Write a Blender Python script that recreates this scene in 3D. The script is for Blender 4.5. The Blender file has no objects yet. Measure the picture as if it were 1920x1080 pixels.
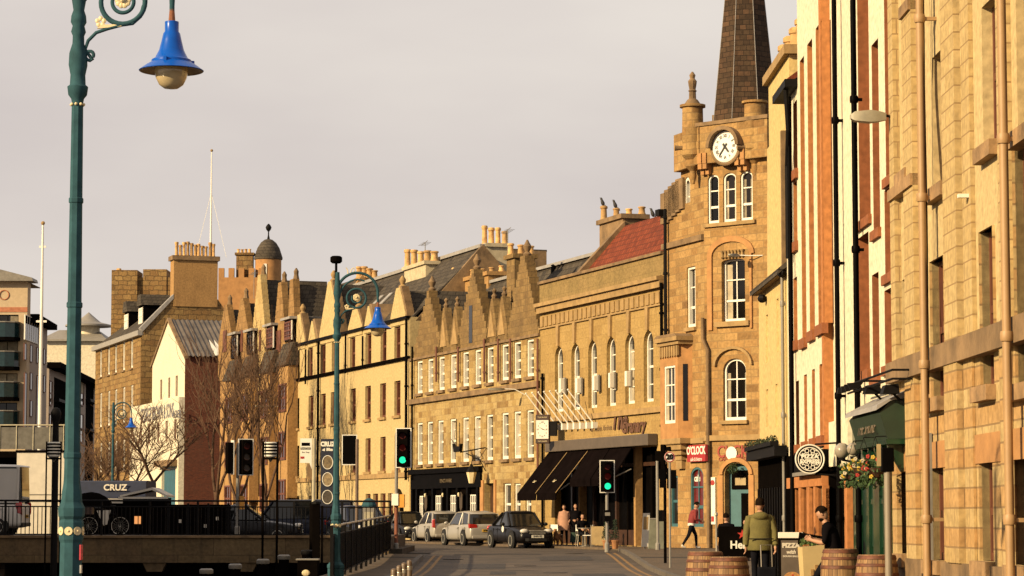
import bpy, bmesh, math, random
from mathutils import Vector, Matrix
R = math.radians
random.seed(7)
scn = bpy.context.scene
COL = scn.collection
# ---------------------------------------------------------------- camera maths
FPX = 4900.0
PITCH = math.atan(428 / FPX)
CAM = Vector((0, 0, 1.3))
cP, sP = math.cos(PITCH), math.sin(PITCH)
def ray(px, py):
    u = (px - 960) / FPX; v = (540 - py) / FPX
    return Vector((u, cP - v * sP, sP + v * cP))
def at(px, py, Y):
    d = ray(px, py)
    return CAM + d * (Y / d.y)
def gz(Y):
    t = min(1, max(0, (Y - 72) / 22)); t = t * t * (3 - 2 * t)
    return -0.25 + 0.25 * t
def gp(px, Y, z=None):            # ground point under a column of the picture at distance Y
    p = at(px, 968, Y)
    return Vector((p.x, Y, gz(Y) if z is None else z))
# ---------------------------------------------------------------- materials
MATS = {}
def nodes_of(name):
    m = bpy.data.materials.new(name); m.use_nodes = True
    nt = m.node_tree
    return m, nt, nt.nodes['Principled BSDF']
def N(nt, t, **kw):
    n = nt.nodes.new(t)
    for k, v in kw.items():
        if k in n.inputs: n.inputs[k].default_value = v
        else: setattr(n, k, v)
    return n
ALB = .80          # overall reflectance level: lit stone about 0.3, white paint about 0.6
def c4(c): return (c[0], c[1], c[2], 1)
def mixc(nt, fac, a, b, mode='MIX'):
    n = nt.nodes.new('ShaderNodeMix'); n.data_type = 'RGBA'; n.blend_type = mode
    for s, v in ((0, fac), (6, a), (7, b)):
        if hasattr(v, 'is_linked'): nt.links.new(v, n.inputs[s])
        elif s: n.inputs[s].default_value = c4(v)
        else: n.inputs[s].default_value = v
    return n.outputs[2]
def mat(name, rgb, rough=.6, metal=0, var=.25, scale=3, bump=0, spec=.5, coat=0, emit=None, es=0, rand=0, ior=1.5):
    if name in MATS: return MATS[name]
    m, nt, b = nodes_of(name)
    tc = N(nt, 'ShaderNodeTexCoord')
    nz = N(nt, 'ShaderNodeTexNoise', Scale=scale, Detail=6, Roughness=.65)
    nt.links.new(tc.outputs['Object'], nz.inputs['Vector'])
    rgb = [x * ALB for x in rgb]
    lo = [max(0, x * (1 - var)) for x in rgb]; hi = [min(1, x * (1 + var)) for x in rgb]
    rp = N(nt, 'ShaderNodeMapRange'); rp.inputs[1].default_value = .3; rp.inputs[2].default_value = .7
    nt.links.new(nz.outputs[0], rp.inputs[0])
    col = mixc(nt, rp.outputs[0], lo, hi)
    if rand:
        oi = N(nt, 'ShaderNodeObjectInfo')
        mr = N(nt, 'ShaderNodeMapRange'); mr.inputs[3].default_value = 1 - rand; mr.inputs[4].default_value = 1 + rand
        nt.links.new(oi.outputs['Random'], mr.inputs[0])
        vm = N(nt, 'ShaderNodeVectorMath', operation='SCALE')
        nt.links.new(col, vm.inputs[0]); nt.links.new(mr.outputs[0], vm.inputs['Scale']); col = vm.outputs[0]
    nt.links.new(col, b.inputs['Base Color'])
    b.inputs['Roughness'].default_value = rough; b.inputs['Metallic'].default_value = metal
    b.inputs['Specular IOR Level'].default_value = spec; b.inputs['IOR'].default_value = ior
    if coat: b.inputs['Coat Weight'].default_value = coat; b.inputs['Coat Roughness'].default_value = .08
    if emit: b.inputs['Emission Color'].default_value = c4(emit); b.inputs['Emission Strength'].default_value = es
    if bump:
        bp = N(nt, 'ShaderNodeBump', Strength=bump, Distance=.02)
        n2 = N(nt, 'ShaderNodeTexNoise', Scale=scale * 9, Detail=5)
        nt.links.new(tc.outputs['Object'], n2.inputs['Vector'])
        nt.links.new(n2.outputs[0], bp.inputs['Height']); nt.links.new(bp.outputs[0], b.inputs['Normal'])
    MATS[name] = m
    return m
def stone(name, tones, mortar, bw, bh, msize=.012, rub=.0, soot=.35, sootc=(.07, .05, .035), bump=.5, alt=None, zoff=0, altw=.5):
    """coursed masonry in the object's own x (+y) / z; per-block tone from the brick texture, weathering from noise"""
    if name in MATS: return MATS[name]
    k_ = lambda c: tuple(x * ALB for x in c)
    tones = [k_(t) for t in tones]; mortar = k_(mortar); sootc = k_(sootc); alt = k_(alt) if alt else None
    m, nt, b = nodes_of(name)
    tc = N(nt, 'ShaderNodeTexCoord'); sp = N(nt, 'ShaderNodeSeparateXYZ'); nt.links.new(tc.outputs['Object'], sp.inputs[0])
    ad = N(nt, 'ShaderNodeMath', operation='ADD'); nt.links.new(sp.outputs[0], ad.inputs[0]); nt.links.new(sp.outputs[1], ad.inputs[1])
    az = N(nt, 'ShaderNodeMath', operation='ADD'); nt.links.new(sp.outputs[2], az.inputs[0]); az.inputs[1].default_value = zoff
    cb = N(nt, 'ShaderNodeCombineXYZ'); nt.links.new(ad.outputs[0], cb.inputs[0]); nt.links.new(az.outputs[0], cb.inputs[1])
    vec = cb.outputs[0]
    if rub:
        nw = N(nt, 'ShaderNodeTexNoise', Scale=2.2, Detail=2); nt.links.new(cb.outputs[0], nw.inputs['Vector'])
        s1 = N(nt, 'ShaderNodeVectorMath', operation='SUBTRACT'); nt.links.new(nw.outputs['Color'], s1.inputs[0]); s1.inputs[1].default_value = (.5, .5, .5)
        s2 = N(nt, 'ShaderNodeVectorMath', operation='SCALE'); nt.links.new(s1.outputs[0], s2.inputs[0]); s2.inputs['Scale'].default_value = rub
        s3 = N(nt, 'ShaderNodeVectorMath', operation='ADD'); nt.links.new(vec, s3.inputs[0]); nt.links.new(s2.outputs[0], s3.inputs[1]); vec = s3.outputs[0]
    br = N(nt, 'ShaderNodeTexBrick', Scale=1.0); br.offset = .5
    br.inputs['Color1'].default_value = (0, 0, 0, 1); br.inputs['Color2'].default_value = (1, 1, 1, 1); br.inputs['Mortar'].default_value = (.5, .5, .5, 1)
    br.inputs['Mortar Size'].default_value = msize; br.inputs['Brick Width'].default_value = bw; br.inputs['Row Height'].default_value = bh
    br.inputs['Mortar Smooth'].default_value = .2
    nt.links.new(vec, br.inputs['Vector'])
    rp = N(nt, 'ShaderNodeValToRGB'); el = rp.color_ramp.elements
    while len(el) < len(tones): el.new(.5)
    for i, t in enumerate(tones): el[i].position = i / (len(tones) - 1); el[i].color = c4(t)
    nt.links.new(br.outputs['Color'], rp.inputs[0]); col = rp.outputs[0]
    if alt:      # alternate courses of a second stone
        dv = N(nt, 'ShaderNodeMath', operation='DIVIDE'); nt.links.new(az.outputs[0], dv.inputs[0]); dv.inputs[1].default_value = bh * 2
        fr = N(nt, 'ShaderNodeMath', operation='FRACT'); nt.links.new(dv.outputs[0], fr.inputs[0])
        lt = N(nt, 'ShaderNodeMath', operation='LESS_THAN'); nt.links.new(fr.outputs[0], lt.inputs[0]); lt.inputs[1].default_value = .5
        ml = N(nt, 'ShaderNodeMath', operation='MULTIPLY'); nt.links.new(lt.outputs[0], ml.inputs[0]); ml.inputs[1].default_value = altw
        col = mixc(nt, ml.outputs[0], col, alt)
    n1 = N(nt, 'ShaderNodeTexNoise', Scale=.55, Detail=7, Roughness=.7); nt.links.new(tc.outputs['Object'], n1.inputs['Vector'])
    m1 = N(nt, 'ShaderNodeMapRange'); m1.inputs[1].default_value = .48; m1.inputs[2].default_value = .8; m1.inputs[4].default_value = soot
    nt.links.new(n1.outputs[0], m1.inputs[0]); col = mixc(nt, m1.outputs[0], col, sootc)
    mp = N(nt, 'ShaderNodeMapping'); mp.inputs['Scale'].default_value = (3.5, 3.5, .35); nt.links.new(tc.outputs['Object'], mp.inputs[0])
    n2 = N(nt, 'ShaderNodeTexNoise', Scale=1.0, Detail=5, Roughness=.6); nt.links.new(mp.outputs[0], n2.inputs['Vector'])
    m2 = N(nt, 'ShaderNodeMapRange'); m2.inputs[1].default_value = .52; m2.inputs[2].default_value = .78; m2.inputs[4].default_value = soot * .8
    nt.links.new(n2.outputs[0], m2.inputs[0]); col = mixc(nt, m2.outputs[0], col, sootc)
    n3 = N(nt, 'ShaderNodeTexNoise', Scale=9, Detail=4); nt.links.new(tc.outputs['Object'], n3.inputs['Vector'])
    m3 = N(nt, 'ShaderNodeMapRange'); m3.inputs[1].default_value = .3; m3.inputs[2].default_value = .7; m3.inputs[3].default_value = .78; m3.inputs[4].default_value = 1.18
    nt.links.new(n3.outputs[0], m3.inputs[0])
    vs = N(nt, 'ShaderNodeVectorMath', operation='SCALE'); nt.links.new(col, vs.inputs[0]); nt.links.new(m3.outputs[0], vs.inputs['Scale'])
    col = mixc(nt, br.outputs['Fac'], vs.outputs[0], mortar)
    nt.links.new(col, b.inputs['Base Color']); b.inputs['Roughness'].default_value = .9; b.inputs['Specular IOR Level'].default_value = .2
    hs = N(nt, 'ShaderNodeMath', operation='SUBTRACT'); nt.links.new(n3.outputs[0], hs.inputs[0]); nt.links.new(br.outputs['Fac'], hs.inputs[1])
    bp = N(nt, 'ShaderNodeBump', Strength=bump, Distance=.03); nt.links.new(hs.outputs[0], bp.inputs['Height']); nt.links.new(bp.outputs[0], b.inputs['Normal'])
    MATS[name] = m
    return m
# ---------------------------------------------------------------- mesh builder
class Anchor:                     # a part that keeps its own facade axes under a building's root
    def __init__(s, obj, mtx): s.obj = obj; s.mtx = mtx
def setp(o, parent):
    if isinstance(parent, Anchor): o.parent = parent.obj; o.matrix_local = parent.mtx
    elif parent: o.parent = parent
class MB:
    def __init__(s): s.b = bmesh.new()
    def quad(s, *p):
        try: return s.b.faces.new([s.b.verts.new(q) for q in p])
        except ValueError: return None
    def box(s, x0, x1, y0, y1, z0, z1):
        v = [s.b.verts.new(p) for p in ((x0,y0,z0),(x1,y0,z0),(x1,y1,z0),(x0,y1,z0),(x0,y0,z1),(x1,y0,z1),(x1,y1,z1),(x0,y1,z1))]
        for f in ((0,3,2,1),(4,5,6,7),(0,1,5,4),(1,2,6,5),(2,3,7,6),(3,0,4,7)): s.b.faces.new([v[i] for i in f])
        return s
    def cbox(s, c, d): return s.box(c[0]-d[0]/2,c[0]+d[0]/2,c[1]-d[1]/2,c[1]+d[1]/2,c[2]-d[2]/2,c[2]+d[2]/2)
    def prism(s, pts, y0, y1, ax='y'):      # polygon in x/z extruded along y (or in y/z along x, or in x/y along z)
        f = {'y': lambda a, b, t: (a, t, b), 'x': lambda a, b, t: (t, a, b), 'z': lambda a, b, t: (a, b, t)}[ax]
        A = [s.b.verts.new(f(a, b, y0)) for a, b in pts]; B = [s.b.verts.new(f(a, b, y1)) for a, b in pts]
        s.b.faces.new(A); s.b.faces.new(B[::-1]); n = len(pts)
        for i in range(n): s.b.faces.new((A[i], A[(i+1) % n], B[(i+1) % n], B[i]))
        return s
    def loft(s, rings, cap=True, close=True):
        V = [[s.b.verts.new(p) for p in r] for r in rings]; n = len(V[0])
        for a, b in zip(V, V[1:]):
            for i in range(n if close else n - 1): s.b.faces.new((a[i], a[(i+1) % n], b[(i+1) % n], b[i]))
        if cap: s.b.faces.new(V[0][::-1]); s.b.faces.new(V[-1])
        return s
    def lathe(s, prof, c=(0,0,0), n=16, ax=(0,0,1), cap=True, ph=0):
        q = Vector((0,0,1)).rotation_difference(Vector(ax)); c = Vector(c)
        return s.loft([[c + q @ Vector((r*math.cos(ph+2*math.pi*i/n), r*math.sin(ph+2*math.pi*i/n), z)) for i in range(n)] for r, z in prof], cap)
    def tube(s, path, r, n=8, cap=True):
        P = [Vector(p) for p in path]; rr = r if isinstance(r, (list, tuple)) else [r]*len(P); rings = []; u = None
        for i, p in enumerate(P):
            t = (P[min(i+1, len(P)-1)] - P[max(i-1, 0)]).normalized()
            if u is None: u = t.orthogonal().normalized()
            u = (u - t * u.dot(t)); u = u.normalized() if u.length > 1e-5 else t.orthogonal().normalized()
            w = t.cross(u)
            rings.append([p + (u*math.cos(2*math.pi*k/n) + w*math.sin(2*math.pi*k/n))*rr[i] for k in range(n)])
        return s.loft(rings, cap)
    def ball(s, c, r, n=12, sc=(1,1,1)):
        bmesh.ops.create_uvsphere(s.b, u_segments=n, v_segments=max(6, n*2//3), radius=1, matrix=Matrix.Translation(c) @ Matrix.Diagonal((r*sc[0], r*sc[1], r*sc[2], 1)))
        return s
    def disc(s, c, r, nrm, n=24, t=.02, ry=None):
        q = Vector((0,0,1)).rotation_difference(Vector(nrm)); c = Vector(c)
        return s.loft([[c + q @ Vector((r*math.cos(2*math.pi*i/n), (ry or r)*math.sin(2*math.pi*i/n), z)) for i in range(n)] for z in (0, t)])
    def ring(s, c, R0, r, nrm=(0,1,0), n=24, k=8, a0=0, a1=2*math.pi):
        q = Vector((0,0,1)).rotation_difference(Vector(nrm)); c = Vector(c)
        full = abs(a1-a0-2*math.pi) < 1e-4
        path = [c + q @ Vector((R0*math.cos(a0+(a1-a0)*i/n), R0*math.sin(a0+(a1-a0)*i/n), 0)) for i in range(n+1)]
        return s.tube(path, r, k)
    def build(s, name, m, parent=None, smooth=None, loc=None, rot=None, fix=True, bevel=0):
        if fix: bmesh.ops.recalc_face_normals(s.b, faces=s.b.faces[:])
        me = bpy.data.meshes.new(name); s.b.to_mesh(me); s.b.free()
        o = bpy.data.objects.new(name, me); COL.objects.link(o)
        for x in (m if isinstance(m, (list, tuple)) else [m]): me.materials.append(x)
        if smooth:
            me.shade_smooth()
            if smooth < 180:
                me.set_sharp_from_angle(angle=R(smooth))
        setp(o, parent)
        if loc is not None: o.location = loc
        if rot is not None: o.rotation_euler = rot
        if bevel:
            bv = o.modifiers.new('Bevel', 'BEVEL'); bv.width = bevel; bv.segments = 2; bv.limit_method = 'ANGLE'
        return o
def tag(o, label=None, cat=None, group=None, kind=None):
    if label: o['label'] = label
    if cat: o['category'] = cat
    if group: o['group'] = group
    if kind: o['kind'] = kind
    return o
def empty(name, loc, rz=0, label=None, cat=None, group=None):
    o = bpy.data.objects.new(name, None); COL.objects.link(o); o.location = loc; o.rotation_euler = (0, 0, rz)
    o.empty_display_size = .2
    return tag(o, label, cat, group)
def copy_tree(o, parent=None):
    c = o.copy(); COL.objects.link(c)
    if parent: c.parent = parent; c.matrix_parent_inverse = o.matrix_parent_inverse
    for ch in list(o.children): copy_tree(ch, c)
    return c
def text(name, body, size, m, parent, loc, rot=(R(90), 0, 0), ext=.006, sx=1, off=0, align='CENTER', shear=0):
    cu = bpy.data.curves.new(name, 'FONT'); cu.body = body; cu.size = size; cu.extrude = ext; cu.align_x = align; cu.align_y = 'CENTER'
    cu.offset = off; cu.shear = shear; cu.resolution_u = 3
    cu.materials.append(m)
    o = bpy.data.objects.new(name, cu); COL.objects.link(o); o.scale = (sx, 1, 1)
    if isinstance(parent, Anchor):
        o.parent = parent.obj; o.matrix_local = parent.mtx @ Matrix.Translation(loc) @ __import__('mathutils').Euler(rot).to_matrix().to_4x4() @ Matrix.Diagonal((sx,1,1,1))
    else: o.parent = parent; o.location = loc; o.rotation_euler = rot
    return o
# ---------------------------------------------------------------- facade frame
class Frame:
    """local x runs along the facade from its far/left end, y goes into the building, z up"""
    def __init__(s, name, label, cat, A, B, zb=0, group=None, parent=None):
        A = Vector((A[0], A[1], zb)); B = Vector((B[0], B[1], zb))
        s.O = A; s.ux = (B - A).normalized(); s.uy = Vector((-s.ux.y, s.ux.x, 0)); s.L = (B - A).length; s.zb = zb
        ang = math.atan2(s.ux.y, s.ux.x)
        if parent is None: s.root = empty(name, A, ang, label, cat, group); s.mtx = Matrix.Translation(A) @ Matrix.Rotation(ang, 4, 'Z')
        else: s.root = Anchor(parent.root, parent.mtx.inverted() @ Matrix.Translation(A) @ Matrix.Rotation(ang, 4, 'Z'))
    def loc(s, px, py, off=0):
        d = ray(px, py); o = s.O + s.uy * off
        t = (o - CAM).dot(s.uy) / d.dot(s.uy)
        p = CAM + d * t
        return (p - s.O).dot(s.ux), p.z - s.zb
    def x(s, px, py=800, off=0): return s.loc(px, py, off)[0]
    def z(s, px, py, off=0): return s.loc(px, py, off)[1]
    def world(s, x, y, z): return s.O + s.ux * x + s.uy * y + Vector((0, 0, z))
    def local(s, p): d = Vector(p) - s.O; return Vector((d.dot(s.ux), d.dot(s.uy), d.z))
def wall_mb(holes, x0, x1, z0, z1, th=.3, y=0, mb=None, rev=None):
    """a wall sheet with real openings; holes are (x0,x1,z0,z1,arch rise)"""
    mb = mb or MB(); rv = rev or mb
    xs = sorted({x0, x1, *[h[0] for h in holes], *[h[1] for h in holes]}); zs = sorted({z0, z1, *[h[2] for h in holes], *[h[3] for h in holes]})
    xs = [v for v in xs if x0 <= v <= x1]; zs = [v for v in zs if z0 <= v <= z1]
    for a, b in zip(xs, xs[1:]):
        for c, d in zip(zs, zs[1:]):
            mx, mz = (a+b)/2, (c+d)/2
            if any(h[0] < mx < h[1] and h[2] < mz < h[3] for h in holes): continue
            mb.quad((a,y,c),(b,y,c),(b,y,d),(a,y,d))
    for h in holes:
        a, b, c, d = h[:4]; ar = h[4] if len(h) > 4 else 0
        rv.quad((a,y,c),(a,y,d-ar),(a,y+th,d-ar),(a,y+th,c)); rv.quad((b,y,c),(b,y+th,c),(b,y+th,d-ar),(b,y,d-ar))
        rv.quad((a,y,c),(a,y+th,c),(b,y+th,c),(b,y,c))
        if not ar: rv.quad((a,y,d),(b,y,d),(b,y+th,d),(a,y+th,d))
        else:
            n = 12; mx = (a+b)/2; rx = (b-a)/2
            P = [(mx - rx*math.cos(math.pi*i/n), d-ar+ar*math.sin(math.pi*i/n)) for i in range(n+1)]
            for (p, q), (p2, q2) in zip(P, P[1:]):
                mb.quad((p,y,q),(p2,y,q2),(p2,y,d),(p,y,d)) if p2 < b or True else None
                rv.quad((p,y,q),(p,y+th,q),(p2,y+th,q2),(p2,y,q2))
    return mb
def body(mb, x0, x1, z0, z1, D, y=0):      # sides, back and flat top behind a wall sheet
    mb.quad((x0,y,z0),(x0,y,z1),(x0,D,z1),(x0,D,z0)); mb.quad((x1,y,z0),(x1,D,z0),(x1,D,z1),(x1,y,z1))
    mb.quad((x0,D,z0),(x0,D,z1),(x1,D,z1),(x1,D,z0)); mb.quad((x0,y,z1),(x1,y,z1),(x1,D,z1),(x0,D,z1))
    return mb
def window(par, h, fm, gm, depth=.2, fw=.06, nx=2, nz=2, bar=.03, sill=None, sp=.12, sh=.14, y=0, name='window', fd=.1, label=None, surround=None):
    a, b, c, d = h[:4]; ar = h[4] if len(h) > 4 else 0
    mb = MB(); y0, y1 = y+depth-fd, y+depth
    mb.box(a, a+fw, y0, y1, c, d-ar); mb.box(b-fw, b, y0, y1, c, d-ar); mb.box(a+fw, b-fw, y0, y1, c, c+fw*1.5)
    if not ar: mb.box(a+fw, b-fw, y0, y1, d-fw, d)
    else:
        n = 10; mx = (a+b)/2; rx = (b-a)/2
        for i in range(n):
            t0, t1 = math.pi*i/n, math.pi*(i+1)/n
            q = [(mx-k*math.cos(t), d-ar+kk*math.sin(t)) for t, k, kk in ((t0,rx,ar),(t1,rx,ar),(t1,rx-fw,ar-fw),(t0,rx-fw,ar-fw))]
            mb.prism(q, y0, y1)
    for i in range(1, nx):
        x = a + (b-a)*i/nx; mb.box(x-bar/2, x+bar/2, y1-.05, y1-.004, c+fw, d-(fw if not ar else fw+.02))
    for i in range(1, nz):
        z = c + (d-c)*i/nz; t = bar/2 if i != nz//2 else bar
        mb.box(a+fw*.9, b-fw*.9, y1-.06, y1-.002, z-t, z+t)
    o = mb.build(name, fm, par)
    if label: o['label'] = label
    MB().box(a-.02, b+.02, y1-.012, y1+.02, c-.02, d+.02).build('pane', gm, o)
    if gm.name.startswith('window_glass') and random.random() < .55:
        q = random.random(); f = random.uniform(.18,.55); ww = b-a-2*fw
        if q < .5 and not ar: MB().box(a+fw, b-fw, y1-.018, y1-.0125, d-fw-(d-c)*f, d-fw).build('blind', CURT, o)
        else: MB().box(a+fw, a+fw+ww*random.uniform(.12,.3), y1-.018, y1-.0125, c+fw, d-fw-ar).box(b-fw-ww*random.uniform(.1,.28), b-fw, y1-.018, y1-.0125, c+fw, d-fw-ar).build('curtains', CURT, o)
    if sill: MB().box(a-.1, b+.1, y-sp, y+.05, c-sh, c-.003).build('sill', sill, o)
    return o
def row(F, pxs, top, bot, w, arch=0):
    zt = F.z(*top); zb = F.z(*bot); ym = (top[1]+bot[1])/2
    return [(F.x(p, ym)-w/2, F.x(p, ym)+w/2, zb, zt, arch) for p in pxs]
LASTPOTS = []
def chimney(F, px0, px1, yt, yb, off, dep, m, pots, py, pm, capm=None, pr=.15, name='chimney', slim=False):
    """masonry stack with a cope and clay pots, placed through the facade frame at depth `off`"""
    x0, zt = F.loc(px0, yt, off)
    for dep in (dep, 1.0, .8, .6, .45, .3):
        x1 = F.loc(px1, yt, off+dep)[0]
        if x1-x0 > .6: break
    x1 = max(x1, x0+.6); zb = F.z((px0+px1)/2, yb, off); zt = F.z((px0+px1)/2, yt, off)
    c = MB().box(x0, x1, off, off+dep, zb, zt).build(name, m, F.root); LASTPOTS.clear()
    MB().box(x0-.12, x1+.12, off-.12, off+dep+.12, zt, zt+.2).build('cope', capm or m, c)
    PX = [(F.x(p, py, off+dep/2), off+dep/2) for p in pots]; k_ = max(1, len(PX)-1)
    if PX and (min(PX)[0] < x0+.12 or max(PX)[0] > x1-.12): PX = [(x0+.18+(x1-x0-.36)*i/k_, off+.14+(dep-.28)*i/k_) for i in range(len(PX))]
    for p, (x, yp) in zip(pots, PX):
        z = F.z(p, py, off+dep/2); k = random.uniform(.9, 1.1); h = max(.35, z-(zt+.2))*random.uniform(.9, 1.05)
        r = pr*k*.82
        MB().lathe([(r*1.1,0),(r*1.1,.06),(r*.95,.1),(r*.85,h*.75),(r*.9,h*.8),(r*1.12,h*.84),(r*1.12,h*.95),(r*.9,h),(r*.7,h),(r*.65,h-.15)], (x, yp, zt+.2), 10).build('chimney_pot', pm, c, smooth=40); LASTPOTS.append((x, yp, zt+.2+h))
    return c
def leafball(name, c, r, n, m, par, seed=1, sc=(1,1,1), size=.04):
    rr = random.Random(seed); lf = MB()
    for i in range(n):
        d = Vector((rr.gauss(0,1),rr.gauss(0,1),rr.gauss(0,1))).normalized()*r*rr.random()**.35; p = Vector(c)+Vector((d.x*sc[0],d.y*sc[1],d.z*sc[2])); a = Vector((rr.gauss(0,1),rr.gauss(0,1),rr.gauss(0,1))).normalized()*size; b = Vector((rr.gauss(0,1),rr.gauss(0,1),rr.gauss(0,1))).normalized()*size*.6
        lf.quad(p-a, p+b, p+a, p-b)
    return lf.build(name, m, par, fix=False)
def crowstep(mb, cx, hw, zb, za, n, th=.45, top=.22, y=-.03):
    """stepped wallhead gable"""
    pts = [(cx-hw, zb)]; L = []
    for i in range(n):
        k = hw - (hw-top)*i/(n-1); z = zb + (za-zb)*(i+1)/n
        L += [(k, zb + (za-zb)*i/n), (k, z)]
    pts = [(cx-k, z) for k, z in L] + [(cx+k, z) for k, z in L[::-1]]
    mb.prism(pts, y, y+th); return mb
def spike(mb, cx, hw, zb, za, th=.4, top=.12, y=-.03):
    mb.prism([(cx-hw, zb), (cx-hw, zb+.15), (cx-top, za), (cx+top, za), (cx+hw, zb+.15), (cx+hw, zb)], y, y+th); return mb
# ---------------------------------------------------------------- palette
S_ARCH = stone('sandstone_smooth', [(.36,.235,.085),(.40,.265,.10),(.33,.21,.075)], (.28,.18,.07), 1.1, .42, .006, soot=.30)
S_STEP = stone('sandstone_squared', [(.25,.15,.055),(.39,.27,.105),(.44,.32,.14),(.31,.20,.08)], (.31,.215,.1), .55, .3, .014, soot=.45)
S_CLOCK = stone('sandstone_rubble', [(.22,.12,.045),(.38,.235,.09),(.43,.26,.10),(.34,.19,.068),(.29,.17,.065)], (.27,.17,.075), .62, .28, .016, rub=.05, soot=.4)
S_DARK = stone('sandstone_sooty', [(.20,.12,.05),(.28,.17,.065),(.24,.14,.055)], (.17,.11,.05), .6, .3, .014, soot=.6)
S_OLD = stone('sandstone_old', [(.17,.095,.035),(.33,.21,.08),(.24,.135,.05),(.30,.19,.075)], (.13,.08,.035), .75, .42, .03, rub=.32, soot=.5, bump=.9)
S_SOOT = stone('sandstone_gable_soot', [(.17,.105,.045),(.25,.16,.065),(.20,.125,.05)], (.15,.1,.045), .55, .3, .014, soot=.6)
S_PARA = stone('sandstone_parapet_soot', [(.25,.175,.07),(.28,.19,.08)], (.2,.14,.06), 1.1, .42, .008, soot=.5, sootc=(.09,.07,.035))
def washed(name, c, soot, sootc=(.16,.11,.06), bump=.15): return stone(name, [c, c], c, 60, 60, 0, soot=soot, sootc=sootc, bump=bump)
S_TRIM = mat('stone_trim', (.33,.21,.085), .9, var=.3, scale=2, bump=.3)
S_TRIMD = mat('stone_trim_weathered', (.20,.125,.06), .9, var=.5, scale=1.5, bump=.4)
S_ORANGE = mat('orange_sandstone', (.40,.20,.07), .9, var=.25, scale=2, bump=.3)
CREAM = washed('cream_render', (.50,.38,.185), .3, (.26,.17,.08))
TAN = washed('tan_render', (.38,.22,.085), .5, (.15,.08,.035))
WHITE_W = washed('white_limewash', (.70,.63,.48), .25, (.40,.32,.2))
WHITE_P = washed('white_masonry_paint', (.73,.66,.49), .24, (.42,.33,.2))
YELLOW = washed('yellow_masonry_paint', (.62,.46,.20), .4, (.40,.30,.15))
TERRA = washed('terracotta_paint', (.45,.185,.065), .35, (.27,.10,.04))
BROWNP = washed('brown_paint', (.28,.10,.042), .5, (.14,.055,.025))
SLATE = stone('roof_slate', [(.035,.029,.025),(.09,.073,.055),(.055,.044,.034),(.075,.06,.045)], (.025,.02,.016), .42, .26, .014, soot=.45, sootc=(.11,.09,.055))
REDTILE = stone('red_roof_tile', [(.16,.032,.014),(.23,.05,.02),(.13,.026,.012)], (.1,.025,.012), .28, .26, .02, soot=.45, sootc=(.07,.03,.02))
LEAD = mat('lead_flashing', (.30,.28,.26), .55, var=.2)
BRICK = stone('red_brick', [(.11,.026,.014),(.16,.04,.019),(.085,.02,.012)], (.12,.06,.04), .22, .075, .01, soot=.3)
POT = mat('clay_pot', (.56,.33,.125), .85, var=.4, scale=4, rand=.3)
WHITE = mat('white_paint', (.80,.76,.66), .5, var=.05)
FRAME_BR = mat('brown_window_frame', (.13,.04,.02), .6, var=.2)
GLASS = mat('window_glass', (.010,.008,.007), .06, var=.5, scale=1.2, spec=.35, rand=.7)
GLASSB = mat('brown_window_glass', (.05,.016,.008), .08, var=.6, scale=1.5, spec=.25, rand=.6)
BLACK = mat('black_paint', (.0025,.002,.002), .5, var=.3, spec=.3, ior=1.12)
CURT = mat('pale_curtain', (.30,.25,.17), .9, var=.35, scale=3, rand=.5)
BLACKM = mat('matt_black', (.004,.003,.0026), .9, var=.3, spec=.3, ior=1.03)
IRON = mat('cast_iron_black', (.008,.007,.007), .6, var=.3, spec=.4, ior=1.2)
GREY = mat('grey_metal', (.22,.2,.17), .5, var=.15)
TEAL = stone('teal_lamp_paint', [(.026,.080,.100),(.032,.088,.108)], (.026,.080,.100), 60, 60, 0, soot=.35, sootc=(.02,.042,.048), bump=.1)
BLUE = mat('blue_enamel', (.001,.082,.46), .3, var=.12, coat=.1, spec=.2)
GOLD = mat('cream_gilding', (.70,.58,.34), .5, var=.12)
# ================================================================ setting
def atx(F, px, py, x):
    d = ray(px, py); c = CAM - F.O; t = (x - c.dot(F.ux)) / d.dot(F.ux); p = c + d * t
    return p.dot(F.uy), p.z
def struct(o): o['kind'] = 'structure'; return o
def sheet(name, pts, m, z=0, follow=True, step=3):
    """ground sheet over a convex polygon strip list [(x0,x1,Y0,Y1)] following the terrain"""
    mb = MB()
    for x0, x1, Y0, Y1 in pts:
        ys = sorted({Y0, Y1, *[y for y in range(68, 101) if Y0 < y < Y1]})
        for a, b in zip(ys, ys[1:]):
            mb.quad((x0,a,gz(a)+z),(x1,a,gz(a)+z),(x1,b,gz(b)+z),(x0,b,gz(b)+z))
    bmesh.ops.remove_doubles(mb.b, verts=mb.b.verts[:], dist=1e-4)
    return struct(mb.build(name, m, fix=False))
QX = -4.62         # quay edge
ASPH = mat('asphalt', (.058,.040,.026), .85, var=.5, scale=.8, bump=.8)
ASPH2 = mat('worn_asphalt', (.078,.054,.035), .85, var=.45, scale=.7, bump=1)
PAVE = stone('paving_slabs', [(.11,.082,.055),(.14,.10,.066),(.125,.09,.06)], (.05,.04,.03), .9, .6, .012, soot=.25)
GROUND = mat('dull_earth', (.08,.065,.05), .95, var=.4, scale=.05)
KERB = mat('granite_kerb', (.11,.088,.066), .85, var=.3, scale=4)
YLINE = mat('yellow_road_paint', (.24,.125,.03), .8, var=.6, scale=5)
PATCH = mat('tar_patch', (.03,.022,.017), .8, var=.4, scale=3, bump=.5)
sheet('ground', [(QX,3000,-60,100),(-3000,3000,100,3000)], GROUND, -.02)
sheet('road', [(-2.9,4.1,-40,93)], ASPH, .0)
sheet('road_surface_patch', [(-2.9,4.05,57,82)], ASPH2, .004)
sheet('junction_road', [(-60,60,93,160)], ASPH, .004)
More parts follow.
